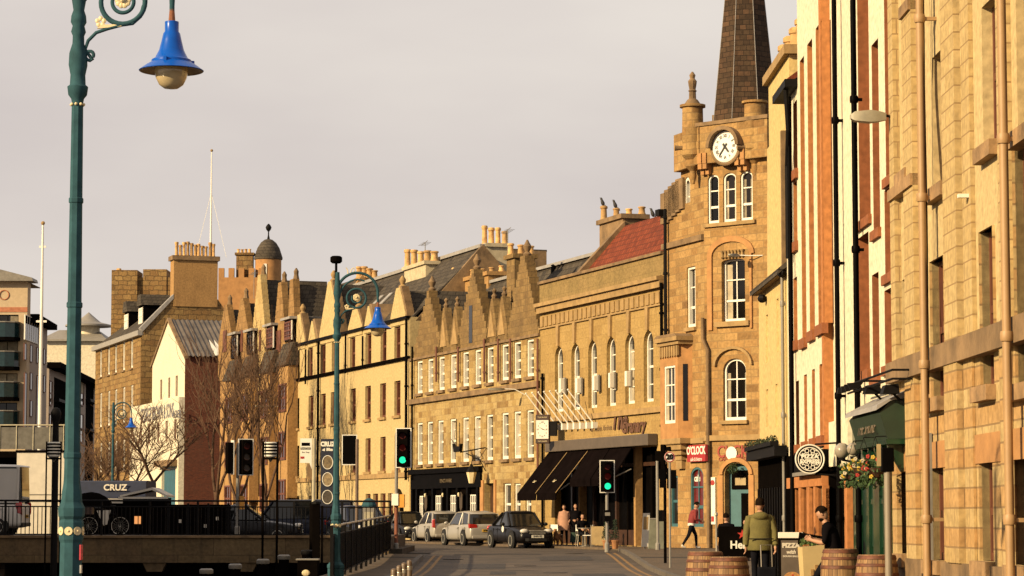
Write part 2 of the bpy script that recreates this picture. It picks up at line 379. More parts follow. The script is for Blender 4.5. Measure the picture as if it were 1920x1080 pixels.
# pavements with real kerbs
def pavement(name, x0, x1, Y0, Y1, kx):
    mb = MB(); ys = sorted({Y0, Y1, *[y for y in range(68, 101) if Y0 < y < Y1]})
    for a, b in zip(ys, ys[1:]):
        za, zb = gz(a)+.12, gz(b)+.12
        mb.quad((x0,a,za),(x1,a,za),(x1,b,zb),(x0,b,zb)); mb.quad((kx,a,za),(kx,b,zb),(kx,b,zb-.3),(kx,a,za-.3))
    mb.quad((x0,Y1,gz(Y1)+.12),(x1,Y1,gz(Y1)+.12),(x1,Y1,gz(Y1)-.3),(x0,Y1,gz(Y1)-.3))
    return mb
PAVX = 4.05
_p = pavement('p', 2.9, 40, -40, 58, 2.9); struct(_p.build('pavement', PAVE, fix=False))
_p = pavement('p', PAVX, 40, 58.01, 98, PAVX); struct(_p.build('pavement_corner', PAVE, fix=False))
_p = pavement('p', QX, -3.05, 56.01, 87, -3.05); struct(_p.build('quayside_pavement', PAVE, fix=False))
_p = pavement('p', QX, -1.6, -40, 56, -1.6); struct(_p.build('quayside_pavement_widened', PAVE, fix=False))
def kerbline(x0, x1, Y0, Y1, name):
    mb = MB(); n = int((Y1-Y0)/1.2)
    for i in range(n):
        a, b = Y0+1.2*i, Y0+1.2*i+1.19; k = random.uniform(-.006,.006)
        v = [(x0,a,gz(a)-.2),(x1,a,gz(a)-.2),(x1,b,gz(b)-.2),(x0,b,gz(b)-.2)]
        w = [(p[0],p[1],gz(p[1])+.128+k) for p in v]
        mb.loft([v, w])
    struct(mb.build(name, KERB))
kerbline(PAVX-.15, PAVX+.004, 58, 97, 'kerb'); kerbline(-3.054, -2.9, 56, 87, 'kerb_quayside')
for i, (x, Y0, Y1) in enumerate(((-2.62,57,89),(-2.38,57,89),(3.35,57,93),(3.6,57,93))):
    sheet('road_marking', [(x-.05, x+.05, Y0, Y1)], YLINE, .008)
for x0, x1, Y0, Y1 in ((-1.6,-.2,76,81),(.9,2.6,84,88),(-.6,.1,70,73.5),(1.6,3.0,67,71),(-2.0,1.0,90,91.2)): sheet('road_patch', [(x0,x1,Y0,Y1)], PATCH, .0085)
for x, Y in ((.4,79),(-1.9,85),(2.2,92.3),(1.2,72)):
    struct(MB().disc((x,Y,gz(Y)+.0095), .34, (0,0,1), 20, .006).build('manhole_cover', mat('manhole_iron',(.045,.035,.028),.6,metal=.4,var=.4,scale=12)))
# raised pavement in front of the curved row (polygon follows the row line)
def rowY(px): k = (px-960)/FPX; return 40.51/(k+.339)
def rowP(px): Y = rowY(px); return Vector(((px-960)/FPX*Y, Y))
dR = (rowP(420)-rowP(1245)).normalized(); nR = Vector((dR.y, -dR.x)); nR = nR if nR.x < 0 else -nR     # nR points to the street
def strip(p0, p1, w0, w1, z0, z1, name, m):
    a, b = rowP(p0), rowP(p1); q = [a+nR*w0, b+nR*w0, b+nR*w1, a+nR*w1]
    return struct(MB().loft([[(v.x,v.y,z0) for v in q],[(v.x,v.y,z1) for v in q]]).build(name, m))
strip(1330, 300, -.3, 2.6, -.3, .10, 'shore_pavement', PAVE)
# water of the basin and quay walls
WATER = mat('dark_water', (.012,.011,.009), .08, var=.4, scale=.6, bump=.25)
struct(MB().quad and (lambda b: (b.quad((-400,-60,-2.6),(QX+.02,-60,-2.6),(QX+.02,100.2,-2.6),(-400,100.2,-2.6)), b)[1])(MB()).build('water', WATER, fix=False))
QST = stone('quay_masonry', [(.05,.04,.03),(.075,.055,.04),(.06,.047,.033)], (.03,.025,.02), 1.0, .45, .015, soot=.5)
struct((lambda b: (b.box(QX-.25,QX+.01,-60,87.9,-4,-.29), b)[1])(MB()).build('quay_wall', QST))
struct((lambda b: (b.box(-400,QX+.01,99.9,100.3,-4,-.03), b)[1])(MB()).build('basin_end_wall', QST))
# ---------------------------------------------------------------- world, sun, camera
SUN_AZ = Vector((-.82,-.57,0)); SUN_EL = R(22)
w = bpy.data.worlds.new('World'); scn.world = w; w.use_nodes = True; nt = w.node_tree; bg = nt.nodes['Background']; out = nt.nodes['World Output']
sk = N(nt, 'ShaderNodeTexSky'); sk.sky_type = 'NISHITA'; sk.sun_disc = False; sk.sun_elevation = SUN_EL
sk.sun_rotation = math.atan2(SUN_AZ.x, SUN_AZ.y); sk.air_density = 1.5; sk.dust_density = 4
nt.links.new(sk.outputs[0], bg.inputs[0]); bg.inputs[1].default_value = .05
tc = N(nt, 'ShaderNodeTexCoord'); mp = N(nt, 'ShaderNodeMapping'); mp.inputs['Scale'].default_value = (2.2, 2.2, 7); mp.inputs['Rotation'].default_value = (0, R(8), R(20))
nt.links.new(tc.outputs['Generated'], mp.inputs[0])
nz = N(nt, 'ShaderNodeTexNoise', Scale=1.5, Detail=5, Roughness=.5); nt.links.new(mp.outputs[0], nz.inputs['Vector'])
mr = N(nt, 'ShaderNodeMapRange'); mr.inputs[1].default_value = .32; mr.inputs[2].default_value = .68; nt.links.new(nz.outputs[0], mr.inputs[0])
cc = mixc(nt, mr.outputs[0], (.575,.515,.495), (.72,.66,.605))
b2 = N(nt, 'ShaderNodeBackground', Strength=.70); nt.links.new(cc, b2.inputs[0])
ms = N(nt, 'ShaderNodeMixShader'); ms.inputs[0].default_value = .93
nt.links.new(bg.outputs[0], ms.inputs[1]); nt.links.new(b2.outputs[0], ms.inputs[2]); nt.links.new(ms.outputs[0], out.inputs[0])
sl = bpy.data.lights.new('sun', 'SUN'); sl.energy = 5.0; sl.angle = R(.6); sl.color = (1, .77, .45)
so = bpy.data.objects.new('sun', sl); COL.objects.link(so)
sd = (SUN_AZ.normalized()*math.cos(SUN_EL) + Vector((0,0,math.sin(SUN_EL)))).normalized()
so.rotation_euler = sd.to_track_quat('Z', 'Y').to_euler(); so.location = (-60,-20,60)
cd = bpy.data.cameras.new('camera'); cd.sensor_width = 36; cd.lens = 36*FPX/1920; cd.clip_end = 6000; cd.clip_start = .5
co = bpy.data.objects.new('camera', cd); COL.objects.link(co); co.location = CAM; co.rotation_euler = (R(90)+PITCH, 0, 0); scn.camera = co
scn.view_settings.view_transform = 'Standard'; scn.view_settings.look = 'None'; scn.view_settings.exposure = .74; scn.view_settings.gamma = 1
scn.cycles.use_denoising = True; scn.cycles.max_bounces = 6; scn.cycles.transparent_max_bounces = 12

# unseen building added outside the frame on the far bank to shade basin and bridge
def add_shade_building():
    t = empty('added_shade_building', (-31,32,0), 0, 'unseen long stone building added on the far bank to shade the basin and bridge', 'warehouse')
    mb = wall_mb([(8+i*4.2, 9.2+i*4.2, zz, zz+1.6) for i in range(12) for zz in (1.5,5,8.4)], 0, 60, -3, 12.8, .3); body(mb, 0, 60, -3, 12.8, 12)
    for v in mb.b.verts: v.co = Vector((-v.co.y, v.co.x, v.co.z))
    mb.build('wall', S_DARK, t); MB().prism([(0.3,12.8),(-6,13.4),(-12.3,12.8)], 0, 60, 'y').build('roof', SLATE, t)
    for i in range(12):
        for zz in (1.5,5,8.4): MB().box(-.25,-.2,8+i*4.2,9.2+i*4.2,zz,zz+1.6).build('window', GLASS, t)
add_shade_building()
# ================================================================ the far row
def rowframe(name, label, cat, p0, p1, zb=0): return Frame(name, label, cat, rowP(p0), rowP(p1), zb)
def roof_slab(F, name, m, x0, x1, pts, t=.12, par=None):    # pts: (y,z) polyline swept along x
    lo = [(y, z-t) for y, z in pts]
    return MB().prism(pts + lo[::-1], x0, x1, 'x').build(name, m, par or F.root)
def band(F, name, m, a, b, h, p=.1, x0=None, x1=None, y=0, par=None):    # string course from pixel a to its height h
    z = F.z(*a); x0 = 0 if x0 is None else x0; x1 = F.L if x1 is None else x1
    return MB().box(x0, x1, y-p, y+.05, z-h, z).build(name, m, par or F.root)
def downpipe(F, px, y0, y1, m, r=.055, off=-.1, name='downpipe', sh=True):
    x, zt = F.loc(px, y0, off); zb = F.z(px, y1, off); mb = MB().tube([(x,off,zb),(x,off,zt)], r)
    z = zb + .4
    while z < zt: mb.lathe([(r*1.45,0),(r*1.45,.09)], (x,off,z), 8); z += 2.2
    return mb.build(name, m, F.root, smooth=40)
# ---------------------------------------------------------------- hall with round-headed windows
F = rowframe('round_window_hall', 'ochre sandstone hall with six round headed windows, red tiled roof and black awnings', 'building', 1013, 1246)
HALL = F
zp = F.z(1245, 470); zc = F.z(1245, 530); win = [(F.x(p, 700)-.52, F.x(p, 700)+.52, F.z(1048,772), F.z(1048,650), .52) for p in (1048,1079,1111,1146,1181,1216)]
zo = F.z(1230, 836); shop = (F.x(1040,930), F.x(1232,930), .12, zo)
mb = wall_mb(win + [shop], 0, F.L, -.3, zp, .45); body(mb, 0, F.L, -.3, zp, 5); mb.build('wall', S_ARCH, F.root)
for h in win:
    window(F.root, h, WHITE, GLASS, .3, .085, 2, 4, .045, fd=.14)
    xm = (h[0]+h[1])/2; mk = MB().prism([(xm-.1,h[3]+.02),(xm-.16,h[3]+.95),(xm+.16,h[3]+.95),(xm+.1,h[3]+.02)], -.1, .02)
    mk.build('keystone', S_TRIM, F.root)
band(F, 'cornice', S_TRIM, (1245,517), 0, .16, .32); band(F, 'cornice', S_TRIM, (1245,524), 0, .3, .2)
mb = MB(); z = F.z(1245, 536)
for i in range(int(F.L/.24)): mb.box(.05+i*.24, .17+i*.24, -.15, .02, z-.06, z+.1)
mb.build('dentils', S_TRIMD, F.root)
mb = MB(); z1, z0 = F.z(1245,545), F.z(1245,566)
for i in range(int(F.L/.55)): mb.box(.1+i*.55, .47+i*.55, -.05, .02, z0, z1)
mb.build('panelled_frieze', S_TRIM, F.root)
MB().box(0, F.L, -.03, -.003, F.z(1245,515), zp-.14).build('parapet_face', S_PARA, F.root)
band(F, 'parapet_cope', S_TRIMD, (1245,470), 0, .12, .14); band(F, 'string_course', S_TRIM, (1240,762), 0, .22, .13); band(F, 'frieze_ledge', S_TRIM, (1245,568), 0, .07, .09)
# red roof with its skew gable
xl = F.x(1090, 515, .4); ro, rz = atx(F, 1170, 424, xl)
roof_slab(F, 'roof', REDTILE, xl, F.L+2, [(.4, zp-.1), (ro, rz), (ro*2, zp-.1)])
MB().prism([(.2,zp-.3),(.2,zp+.05),(ro,rz+.22),(ro,rz-.1)], xl-.25, xl+.12, 'x').build('skew', S_TRIMD, F.root)
chimney(F, 1124, 1212, 409, 470, ro-.05, 1.1, S_TRIMD, (1142,1163,1184,1202), 388, POT, pr=.17)
HALLPOTS = list(LASTPOTS); HALLRIDGE = (F.x(1226,410,ro), ro, rz+.02)
# sign lettering, awning cassette, shopfront
xs = F.x(1182, 797); zs = F.z(1182, 797)
LET = mat('bronze_lettering', (.12,.05,.02), .5, var=.3)
text('lettering', 'The', 1.0, LET, F.root, (F.x(1163,790), -.06, F.z(1163,790)), sx=1.15, off=.03, shear=.25)
text('lettering', 'Granary', .78, LET, F.root, (F.x(1189,799), -.06, F.z(1189,799)), sx=1.0, off=.025, shear=.3)
text('lettering', 'bar . kitchen . the shore', .32, S_TRIMD, F.root, (F.x(1128,803), -.03, F.z(1128,803)), sx=.8)
CASS = mat('grey_awning_cassette', (.10,.075,.055), .6, var=.15)
x0, x1 = F.x(1040,840), F.x(1234,840); z0, z1 = F.z(1234,835), F.z(1234,813)
MB().box(x0, x1, -.45, -.02, z0, z1).build('awning_cassette', CASS, F.root, bevel=.03)
AWN = mat('black_canvas', (.006,.004,.004), .95, var=.3, scale=2, spec=.3, ior=1.03)
aw = [(1041,1076),(1079,1115),(1117,1156),(1158,1198)]
for a, b in aw:
    xa, xb = F.x(a,850), F.x(b,850); out_, dz = (1.75, 1.8) if a < 1110 else (1.15, 1.25)
    mb = MB().prism([(-.3,z0),(-out_,z0-dz),(-out_,z0-dz-.3),(-out_+.04,z0-dz-.3),(-out_+.06,z0-dz-.05),(-.3,z0-.06)], xa, xb, 'x')
    aw_o = mb.build('awning', AWN, F.root)
    text('lettering', 'bar', .26, GOLD, aw_o, ((xa+xb)/2, -1.36, z0-1.28), rot=(R(43),0,0), ext=.003) if a < 1090 else None
    if a < 1110: MB().tube([(xb+.03,-.32,z0-.06),(xb+.03,-out_,z0-dz+.0)], .018, 6).build('gap_light_line', S_TRIM, aw_o)  # pale tube stands in for the line of light between the awnings
    MB().tube([(xa+.1,-.3,z0-.9),(xa+.1,-out_+.05,z0-dz)], .03).tube([(xb-.1,-.3,z0-.9),(xb-.1,-out_+.05,z0-dz)], .03).build('awning_arm', GREY, aw_o)
# glazed shopfront set back under the awnings
WOOD = mat('dark_varnished_wood', (.05,.022,.012), .45, var=.35, scale=4)
mb = MB().box(shop[0], shop[1], .42, .5, .12, zo)
sf = mb.build('shopfront', BLACK, F.root)
n = 9
for i in range(n+1):
    x = shop[0]+(shop[1]-shop[0])*i/n; MB().box(x-.08, x+.08, .3, .42, .12, zo).build('mullion', WOOD if i % 2 else BLACKM, sf)
for i in range(n):
    a = shop[0]+(shop[1]-shop[0])*i/n; MB().box(a+.08, a+.08+(shop[1]-shop[0])/n-.16, .30, .42, .12, .75).build('stallriser', WOOD, sf)
MB().box(shop[0], shop[1], .28, .41, zo-.75, zo-.6).build('transom', WOOD, sf)
for p in (1088, 1192):
    MB().box(F.x(p,900)-.1, F.x(p,900)+.1, -.05, .25, 0, zo).build('pier', TAN, F.root)
downpipe(F, 1240, 530, 820, BLACK, .07, -.14); downpipe(F, 1017, 700, 1010, BLACK, .06)
# floodlight boxes hanging between the arches
for p, y in ((1063,723),(1094,723),(1126,718),(1156,713),(1187,710)):
    x, z = F.loc(p, y); mbx = MB().box(x-.08,x+.12,-.34,-.14,z-.32,z+.3); l = mbx.build('floodlight', WHITE, F.root, bevel=.02)
    MB().box(x-.1,x+.16,-.14,-.08,z-.36,z+.34).box(x-.03,x+.03,-.09,.02,z-.05,z+.05).build('housing', GREY, l)
# ---------------------------------------------------------------- crow stepped building with the pub
F = rowframe('crow_stepped_tenement', 'three storey sandstone tenement with crow stepped gables above a black painted pub front', 'building', 768, 1013)
STEP = F; ze = F.z(995, 628); D = 9
up = row(F, (787,807,828,850,873,896,919,947,970,994), (994,636), (994,706), .98)
lo = row(F, (787,806,826,849,873,895,918,947,970,994), (994,768), (994,858), .98)
gw = [(F.x(944,930), F.x(958,930), F.z(950,985), F.z(950,906)), (F.x(964,930), F.x(976,930), F.z(970,985), F.z(970,906)), (F.x(985,930), F.x(996,930), F.z(990,985), F.z(990,906))]
dr = (F.x(908,940), F.x(927,940), .1, F.z(917,906))
pub = (F.x(773,930), F.x(904,930), .1, F.z(890,876))
mb = wall_mb(up+lo+gw+[dr,pub], 0, F.L, -.3, ze, .4); body(mb, 0, F.L, -.3, ze, D); mb.build('wall', S_STEP, F.root)
for h in up+lo: window(F.root, h, WHITE, GLASS, .26, .10, 2, 4, .05, sill=S_TRIMD, fd=.2)
for h in gw: window(F.root, h, WHITE, GLASS, .2, .09, 1, 2, .05, fd=.12)
MB().box(dr[0], dr[1], .3, .38, dr[2], dr[3]).build('door', WOOD, F.root)
MB().box(dr[0]-.5, dr[0]-.02, -.06, .04, .1, dr[3]+.15).box(dr[1]+.02, dr[1]+.3, -.06, .04, .1, dr[3]+.15).build('door_surround', S_ORANGE, F.root)
band(F, 'string_course', S_TRIMD, (1000,716), 0, .25, .17); band(F, 'eaves_course', S_TRIMD, (995,628), 0, .12, .1)
# pub front
z1 = pub[3]; pf = MB().box(pub[0], pub[1], .1, .2, .1, z1).build('pub_front', BLACKM, F.root)
MB().box(pub[0]-.1, pub[1]+.1, -.22, .1, z1-.22, z1+.04).build('cornice', BLACK, pf, bevel=.02)
MB().box(pub[0], pub[1], -.1, .1, z1-.95, z1-.24).build('fascia', BLACK, pf)
pw = [(786,795),(816,828),(844,856),(881,894)]
for a, b in pw:
    xa, xb = F.x(a,950), F.x(b,950)
    o = MB().box(xa, xb, .06, .1, .75, z1-1.3).build('window', GLASS, pf); k = 4; mb = MB()
    for i in range(k+1): xx = xa+(xb-xa)*i/k; mb.box(xx-.042, xx+.042, .04, .065, .75, z1-1.3)
    for zz in (.75, 1.9, z1-1.35): mb.box(xa, xb, .045, .06, zz, zz+.05)
    mb.build('glazing_bars', WHITE, o)
x = pub[0]
for p in (774,783,798,813,831,841,859,878,897): MB().box(F.x(p,950)-.14, F.x(p,950)+.14, -.08, .1, .1, z1-.95).build('pilaster', BLACK, pf)
for p in (805,838,868): 
    x = F.x(p, 945); l = MB().tube([(x,-.05,2.35),(x,-.22,2.4)], .02).build('lamp_bracket', IRON, pf); MB().lathe([(.03,0),(.06,.08),(.05,.16),(.02,.2)], (x,-.22,2.25), 10).build('lantern_glass', GOLD, l, smooth=40)
text('lettering', "KING'S WARK", .26, mat('worn_gold',(.14,.10,.05),.5), pf, (F.x(840,905), -.115, z1-.6), sx=1.2)
for p in (802, 868):
    x = F.x(p, 915); MB().prism([(x-.2,z1-1.9),(x-.24,z1-1.3),(x,z1-1.15),(x+.24,z1-1.3),(x+.2,z1-1.9),(x,z1-2.1)], -.11, -.09).build('painted_crest', mat('dull_gilding',(.06,.04,.022),.6), pf)
# stepped gables, small pedimented dormers
def cgable(F, pa, pb, yb, ya, n, name='stepped_gable', m=None, win_=True, top=.2, pc=None):
    xa, xb = F.x(pa, yb), F.x(pb, yb); zb = F.z((pa+pb)/2, yb); za = F.z((pa+pb)/2, ya); zb = ze-.03
    g = crowstep(MB(), (xa+xb)/2, (xb-xa)/2, zb, za, n, top=top).build(name, m or S_SOOT, F.root)
    MB().lathe([(.16,0),(.2,.1),(.1,.2),(.17,.35),(.2,.45),(.1,.62),(.04,.75)], ((xa+xb)/2,.2,za), 10).build('finial', S_TRIMD, g, smooth=40)
    return g
g1 = cgable(F, 775, 832, 655, 545, 9); g2 = cgable(F, 856, 919, 641, 505, 10); g3 = cgable(F, 951, 1012, 630, 480, 11, top=.35)
x, z = F.loc(884, 608); MB().box(x-.25,x+.25,-.05,.2,z-.9,z+.9).build('slit_window', GLASS, g2)
for p, yb, ya in ((833,648,577),(854,645,575),(923,637,560),(942,634,556)):
    x = F.x(p, yb); zb, za = ze-.03, F.z(p, ya)
    g = spike(MB(), x, .95, zb, za, .35, .12).build('pointed_dormer_head', S_SOOT, F.root)
    MB().prism([(x-.5,zb+.3),(x,za-.5),(x+.5,zb+.3)], -.08, -.02).build('pediment', S_TRIM, g)
    MB().lathe([(.1,0),(.15,.12),(.06,.25),(.12,.38),(.02,.5)], (x,.1,za), 8).build('finial', S_TRIMD, g)
    MB().prism([(x-.7,zb),(x,za-.3),(x+.7,zb)], .3, 3.5).build('dormer_roof', SLATE, g)
zr = F.z(860, 548, 3.2)
roof_slab(F, 'roof', SLATE, .1, F.L-.1, [(.3, ze), (3.2, zr), (6.2, ze)])
MB().box(.1, F.L-.1, 3.05, 3.35, zr, zr+.15).build('roof_ridge', LEAD, F.root)
for xx in (0, F.L-.3): MB().prism([(.3,ze-.2),(3.2,zr+.15),(6.1,ze-.2)], xx, xx+.3, 'x').build('end_gable', S_STEP, F.root)
for g, pc in ((g1,804),(g2,888),(g3,984)):
    x = F.x(pc, 560); zb = ze; za = F.z(pc, 530)
    MB().prism([(x-1.7,zb),(x,za-.4),(x+1.7,zb)], .4, 3.6).build('gable_roof', SLATE, g)
chimney(F, 950, 1003, 480, 560, .5, 1.0, S_SOOT, (961,976,991), 458, POT, pr=.2)
chimney(F, 846, 947, 521, 560, 3.0, .9, TAN, (850,868,889,904,922,936), 504, POT, pr=.18)
chimney(F, 902, 953, 458, 560, 5.0, 1.2, mat('pale_harl',(.48,.40,.26),.9), (910,922,934,946), 426, POT, pr=.19)
chimney(F, 852, 883, 483, 540, 4.2, .8, BRICK, (), 470, POT)
for p in (773, 818, 859, 908, 934, 957, 1008): downpipe(F, p, 650 if p < 900 else 635, 716 if p not in (773,1008) else 900, FRAME_BR if p not in (773,) else BLACK, .055, -.12)
# ---------------------------------------------------------------- cream tenement with brown windows
F = rowframe('cream_gabled_tenement', 'cream rendered tenement with dark string courses, narrow brown windows and pointed gables', 'building', 545, 768)
CRM = F; ze = F.z(745, 600); D = 9
up = row(F, (558,582,606,627,661,691,719,745), (745,612), (745,674), 1.15)
mi = row(F, (557,583,606,625,662,690,718,745), (745,714), (745,779), 1.15)
lw = row(F, (557,583,606,625,662,690,718,745), (718,819), (718,883), 1.05)
gr = row(F, (557,583,606,632,690,704,718,732), (690,926), (690,985), 1.0)
ax, _ = F.loc(722, 950); arch = (F.x(738,950), F.x(757,950), .1, F.z(748,916), .9)
mb = wall_mb(up+mi+lw+gr+[arch], 0, F.L, -.3, ze, .4); body(mb, 0, F.L, -.3, ze, D); mb.build('wall', CREAM, F.root)
for h in up+mi+lw: window(F.root, h, FRAME_BR, GLASSB, .24, .09, 1, 2, .06, sill=S_TRIM if h in mi or h in lw else None, fd=.1)
for h in gr: window(F.root, h, FRAME_BR, GLASSB, .24, .09, 2, 2, .06, fd=.1)
MB().box(arch[0], arch[1], .34, .39, .1, arch[3]).build('archway_door', BLACKM, F.root)
band(F, 'string_course', BLACKM, (765,668), 0, .17, .14); band(F, 'string_course', S_TRIM, (700,889), 0, .25, .1)
band(F, 'gutter', BLACK, (760,594), 0, .14, .2)
for a, b, yb, ya in ((550,573,655,590),(600,638,648,528),(654,680,634,576),(734,762,615,540)):
    xa, xb = F.x(a, yb), F.x(b, yb); zb, za = ze-.3, F.z((a+b)/2, ya); m_ = (xa+xb)/2
    g = MB().prism([(xa,zb),(xa,zb+.5),(m_-.35,za),(m_+.35,za),(xb,zb+.5),(xb,zb)], -.06, .34).build('pointed_gable', CREAM, F.root)
    st = MB(); n = 9; hw = (xb-xa)/2
    for i in range(n):
        t = i/n; xx = hw - (hw-.35)*t; zz = zb+.5+(za-zb-.5)*t; st.box(m_+xx-.2, m_+xx+.12, -.02, .38, zz-.1, zz+(za-zb)/n)
    st.build('skew_steps', S_TRIMD, g)
    MB().lathe([(.2,0),(.22,.1),(.1,.2),(.17,.36),(.18,.45),(.05,.65)], (m_,.2,za), 10).build('finial', S_TRIM, g, smooth=40)
    MB().prism([(xa,zb),(m_,za-.15),(xb,zb)], .36, 3.6).build('gable_roof', SLATE, g)
for p, yb, ya in ((586,652,602),(692,625,574)):
    x = F.x(p, yb); za = F.z(p, ya); g = spike(MB(), x, 1.0, ze-.3, za, .35, .12, -.05).build('pointed_dormer_head', CREAM, F.root)
    MB().prism([(x+.05,za+.1),(x+1.1,ze),(x+1.5,ze),(x+.5,za+.1)], -.02, 1.6).build('dormer_roof', S_TRIMD, g)
zr = F.z(680, 534, 4)
roof_slab(F, 'roof', SLATE, .1, F.L-.1, [(.2, ze+.05), (4, zr), (8, ze+.05)])
MB().box(.1, F.L-.1, 3.85, 4.15, zr, zr+.18).build('roof_ridge', LEAD, F.root)
for xx in (0, F.L-.3): MB().prism([(.3,ze-.2),(4,zr+.15),(7.8,ze-.2)], xx, xx+.3, 'x').build('end_gable', S_TRIMD, F.root)
chimney(F, 668, 708, 522, 545, 4.5, 1.1, TAN, (673,683,692,702), 502, POT, pr=.24)
chimney(F, 758, 821, 498, 575, 3.0, .7, mat('pale_harl',(.48,.40,.26),.9), (766,777,788,800,811), 470, POT, pr=.24)
xa, za = F.loc(640, 553, 3.5); 
MB().prism([(F.x(590,645,.6),ze),(F.x(640,552,.6),F.z(640,552,.6)),(F.x(655,640,.6),ze)], 1.2, 1.6).build('cross_gable', TERRA, F.root)
for p, ya, yb in ((597,640,960),(762,598,900),(648,625,700),(546,655,960),(573,655,720),(680,630,690)): downpipe(F, p, ya, yb, BLACK, .075 if p in (597,762) else .055, -.15)
for p, y in ((655,585),(705,570),(722,590)):
    yy = 2.0; x, z = F.loc(p, y, yy); sl_ = (zr-ze)/3.8
    MB().prism([(yy-.35,ze+(yy-.35-.2)*sl_+.06),(yy+.35,ze+(yy+.35-.2)*sl_+.06),(yy+.35,ze+(yy+.35-.2)*sl_+.14),(yy-.35,ze+(yy-.35-.2)*sl_+.14)], x-.35, x+.35, 'x').build('rooflight', LEAD, F.root)
# dark slate pitched roof rising behind to the tall chimneys
Fb = rowframe('slate_roofed_house', 'grey slate roof with a stone skew rising behind the crow stepped gables', 'house', 700, 900)
y0 = 9.2; xr0, xr1 = Fb.x(762, 530, y0), Fb.x(900, 470, y0)
z0 = Fb.z(762, 545, y0); z1 = Fb.z(905, 487, y0+2)
MB().prism([(xr0, z0-6), (xr0, z0), (xr1, z1), (xr1+.5, z1), (xr1+.5, z0-6)], y0, y0+4).build('wall', S_TRIMD, Fb.root)
MB().prism([(xr0-.2,z0+.02),(xr1,z1+.02),(xr1,z1+.14),(xr0-.2,z0+.14)], y0+.16, y0+4.2).build('roof', SLATE, Fb.root)
MB().prism([(xr0-.3, z0-.1), (xr0-.3, z0+.25), (xr1, z1+.28), (xr1, z1-.1)], y0-.25, y0+.15).build('skew', S_TRIM, Fb.root)
# ---------------------------------------------------------------- tan tenement with oriel roofs
F = rowframe('tan_gabled_tenement', 'tan rendered tenement with steep stepped gables, slate dormers and slate skirted oriels behind bare trees', 'building', 413, 545)
TANF = F; ze = F.z(520, 690); D = 9
S_TANG = stone('tan_gable_stone', [(.26,.15,.055),(.34,.20,.08),(.22,.125,.048)], (.18,.11,.045), .7, .4, .014, soot=.55); S_CRG = stone('pale_gable_stone', [(.44,.31,.13),(.50,.37,.17)], (.36,.25,.11), .8, .45, .01, soot=.35)
lo1 = row(F, (424,442,462,486,513,534), (513,752), (513,822), 1.3); lo2 = row(F, (424,442,462,486,513,534), (513,850), (513,930), 1.3)
upw = row(F, (421,452,527), (527,612), (527,652), 1.2)
mb = wall_mb(lo1+lo2, 0, F.L, -.3, ze, .4); body(mb, 0, F.L, -.3, ze, D); mb.build('wall', TAN, F.root)
for h in lo1+lo2: window(F.root, h, FRAME_BR, GLASSB, .24, .1, 2, 2, .06, fd=.1)
zr = F.z(590, 548, 4.5)
roof_slab(F, 'roof', SLATE, .1, F.L-.1, [(.2, ze), (4.5, zr), (9, ze)])
for xx in (0, F.L-.3): MB().prism([(.3,ze-.2),(4.5,zr+.15),(8.8,ze-.2)], xx, xx+.3, 'x').build('end_gable', TAN, F.root)
for a, b, ya, m_ in ((412,438,572,TAN),(441,470,560,TAN),(474,501,516,CREAM),(515,538,530,TAN),(541,556,524,TAN)):
    xa, xb = F.x(a, 660), F.x(b, 660); xm = (xa+xb)/2; za = F.z((a+b)/2, ya); zb = ze if m_ is TAN else ze-2
    zsh = F.z((a+b)/2, 640) 
    gb_ = MB().box(xa, xb, -.1, .3, zb-.02, zsh); crowstep(gb_, xm, xb-xm, zsh, za, 13, th=.4, top=.42, y=-.1); g = gb_.build('steep_gable', S_TANG if m_ is TAN else S_CRG, F.root)
    MB().lathe([(.2,0),(.14,.3),(.16,.5),(.04,.7)], (xm,.2,za), 8).build('finial', S_TRIMD, g)
    MB().prism([(xa-.2,zb),(xm,za-.3),(xb+.2,zb)], .31, 4.4).build('gable_roof', SLATE, g)
    for dx in ((-.55,.55) if m_ is CREAM else (0,)):
        MB().box(xm+dx-(.2 if m_ is CREAM else .5), xm+dx+(.2 if m_ is CREAM else .5), -.16, -.08, F.z((a+b)/2, 660), F.z((a+b)/2, 620)).build('window', FRAME_BR, g)
for p, y0, y1 in ((440,628,672),(470,622,664),(507,612,655),(541,600,640)):
    xa, xb = F.x(p, 650, -.3)-1.0, F.x(p, 650, -.3)+1.0; z0, z1 = F.z(p, y1, -.3), F.z(p, y0, -.3)
    d = MB().box(xa, xb, -.3, 2.5, z0, z1).build('dormer', BLACKM, F.root)
    window(d, (xa+.12, xb-.12, z0+.1, z1-.1), FRAME_BR if p > 500 else BLACK, GLASSB if p > 500 else GLASS, .1, .1, 3, 4, .05, y=-.42, fd=.06)
    MB().box(xb-.14, xb-.02, -.36, -.301, z0+.05, z1-.05).build('white_jamb', WHITE, d)
    MB().box(xa-.2, xb+.2, -.55, 2.6, z1, z1+.15).build('dormer_roof', LEAD, d)
    MB().prism([(-.32,z0-.1),(-.8,z0-1.35),(-.8,z0-1.5),(0,z0-1.5),(0,z0-.1)], xa-.35, xb+.35, 'x').build('skirt_roof', SLATE, d)
    MB().box(xa-.25, xb+.25, -.62, 0, z0-9.5, z0-1.52).build('oriel', TAN, d)
    for k in range(3):
        zz = z0-2.6-k*2.9; window(d, (xa+.1, xb-.1, zz-1.7, zz), FRAME_BR, GLASSB, .04, .1, 2, 2, .06, y=-.65, fd=.1, name='oriel_window')
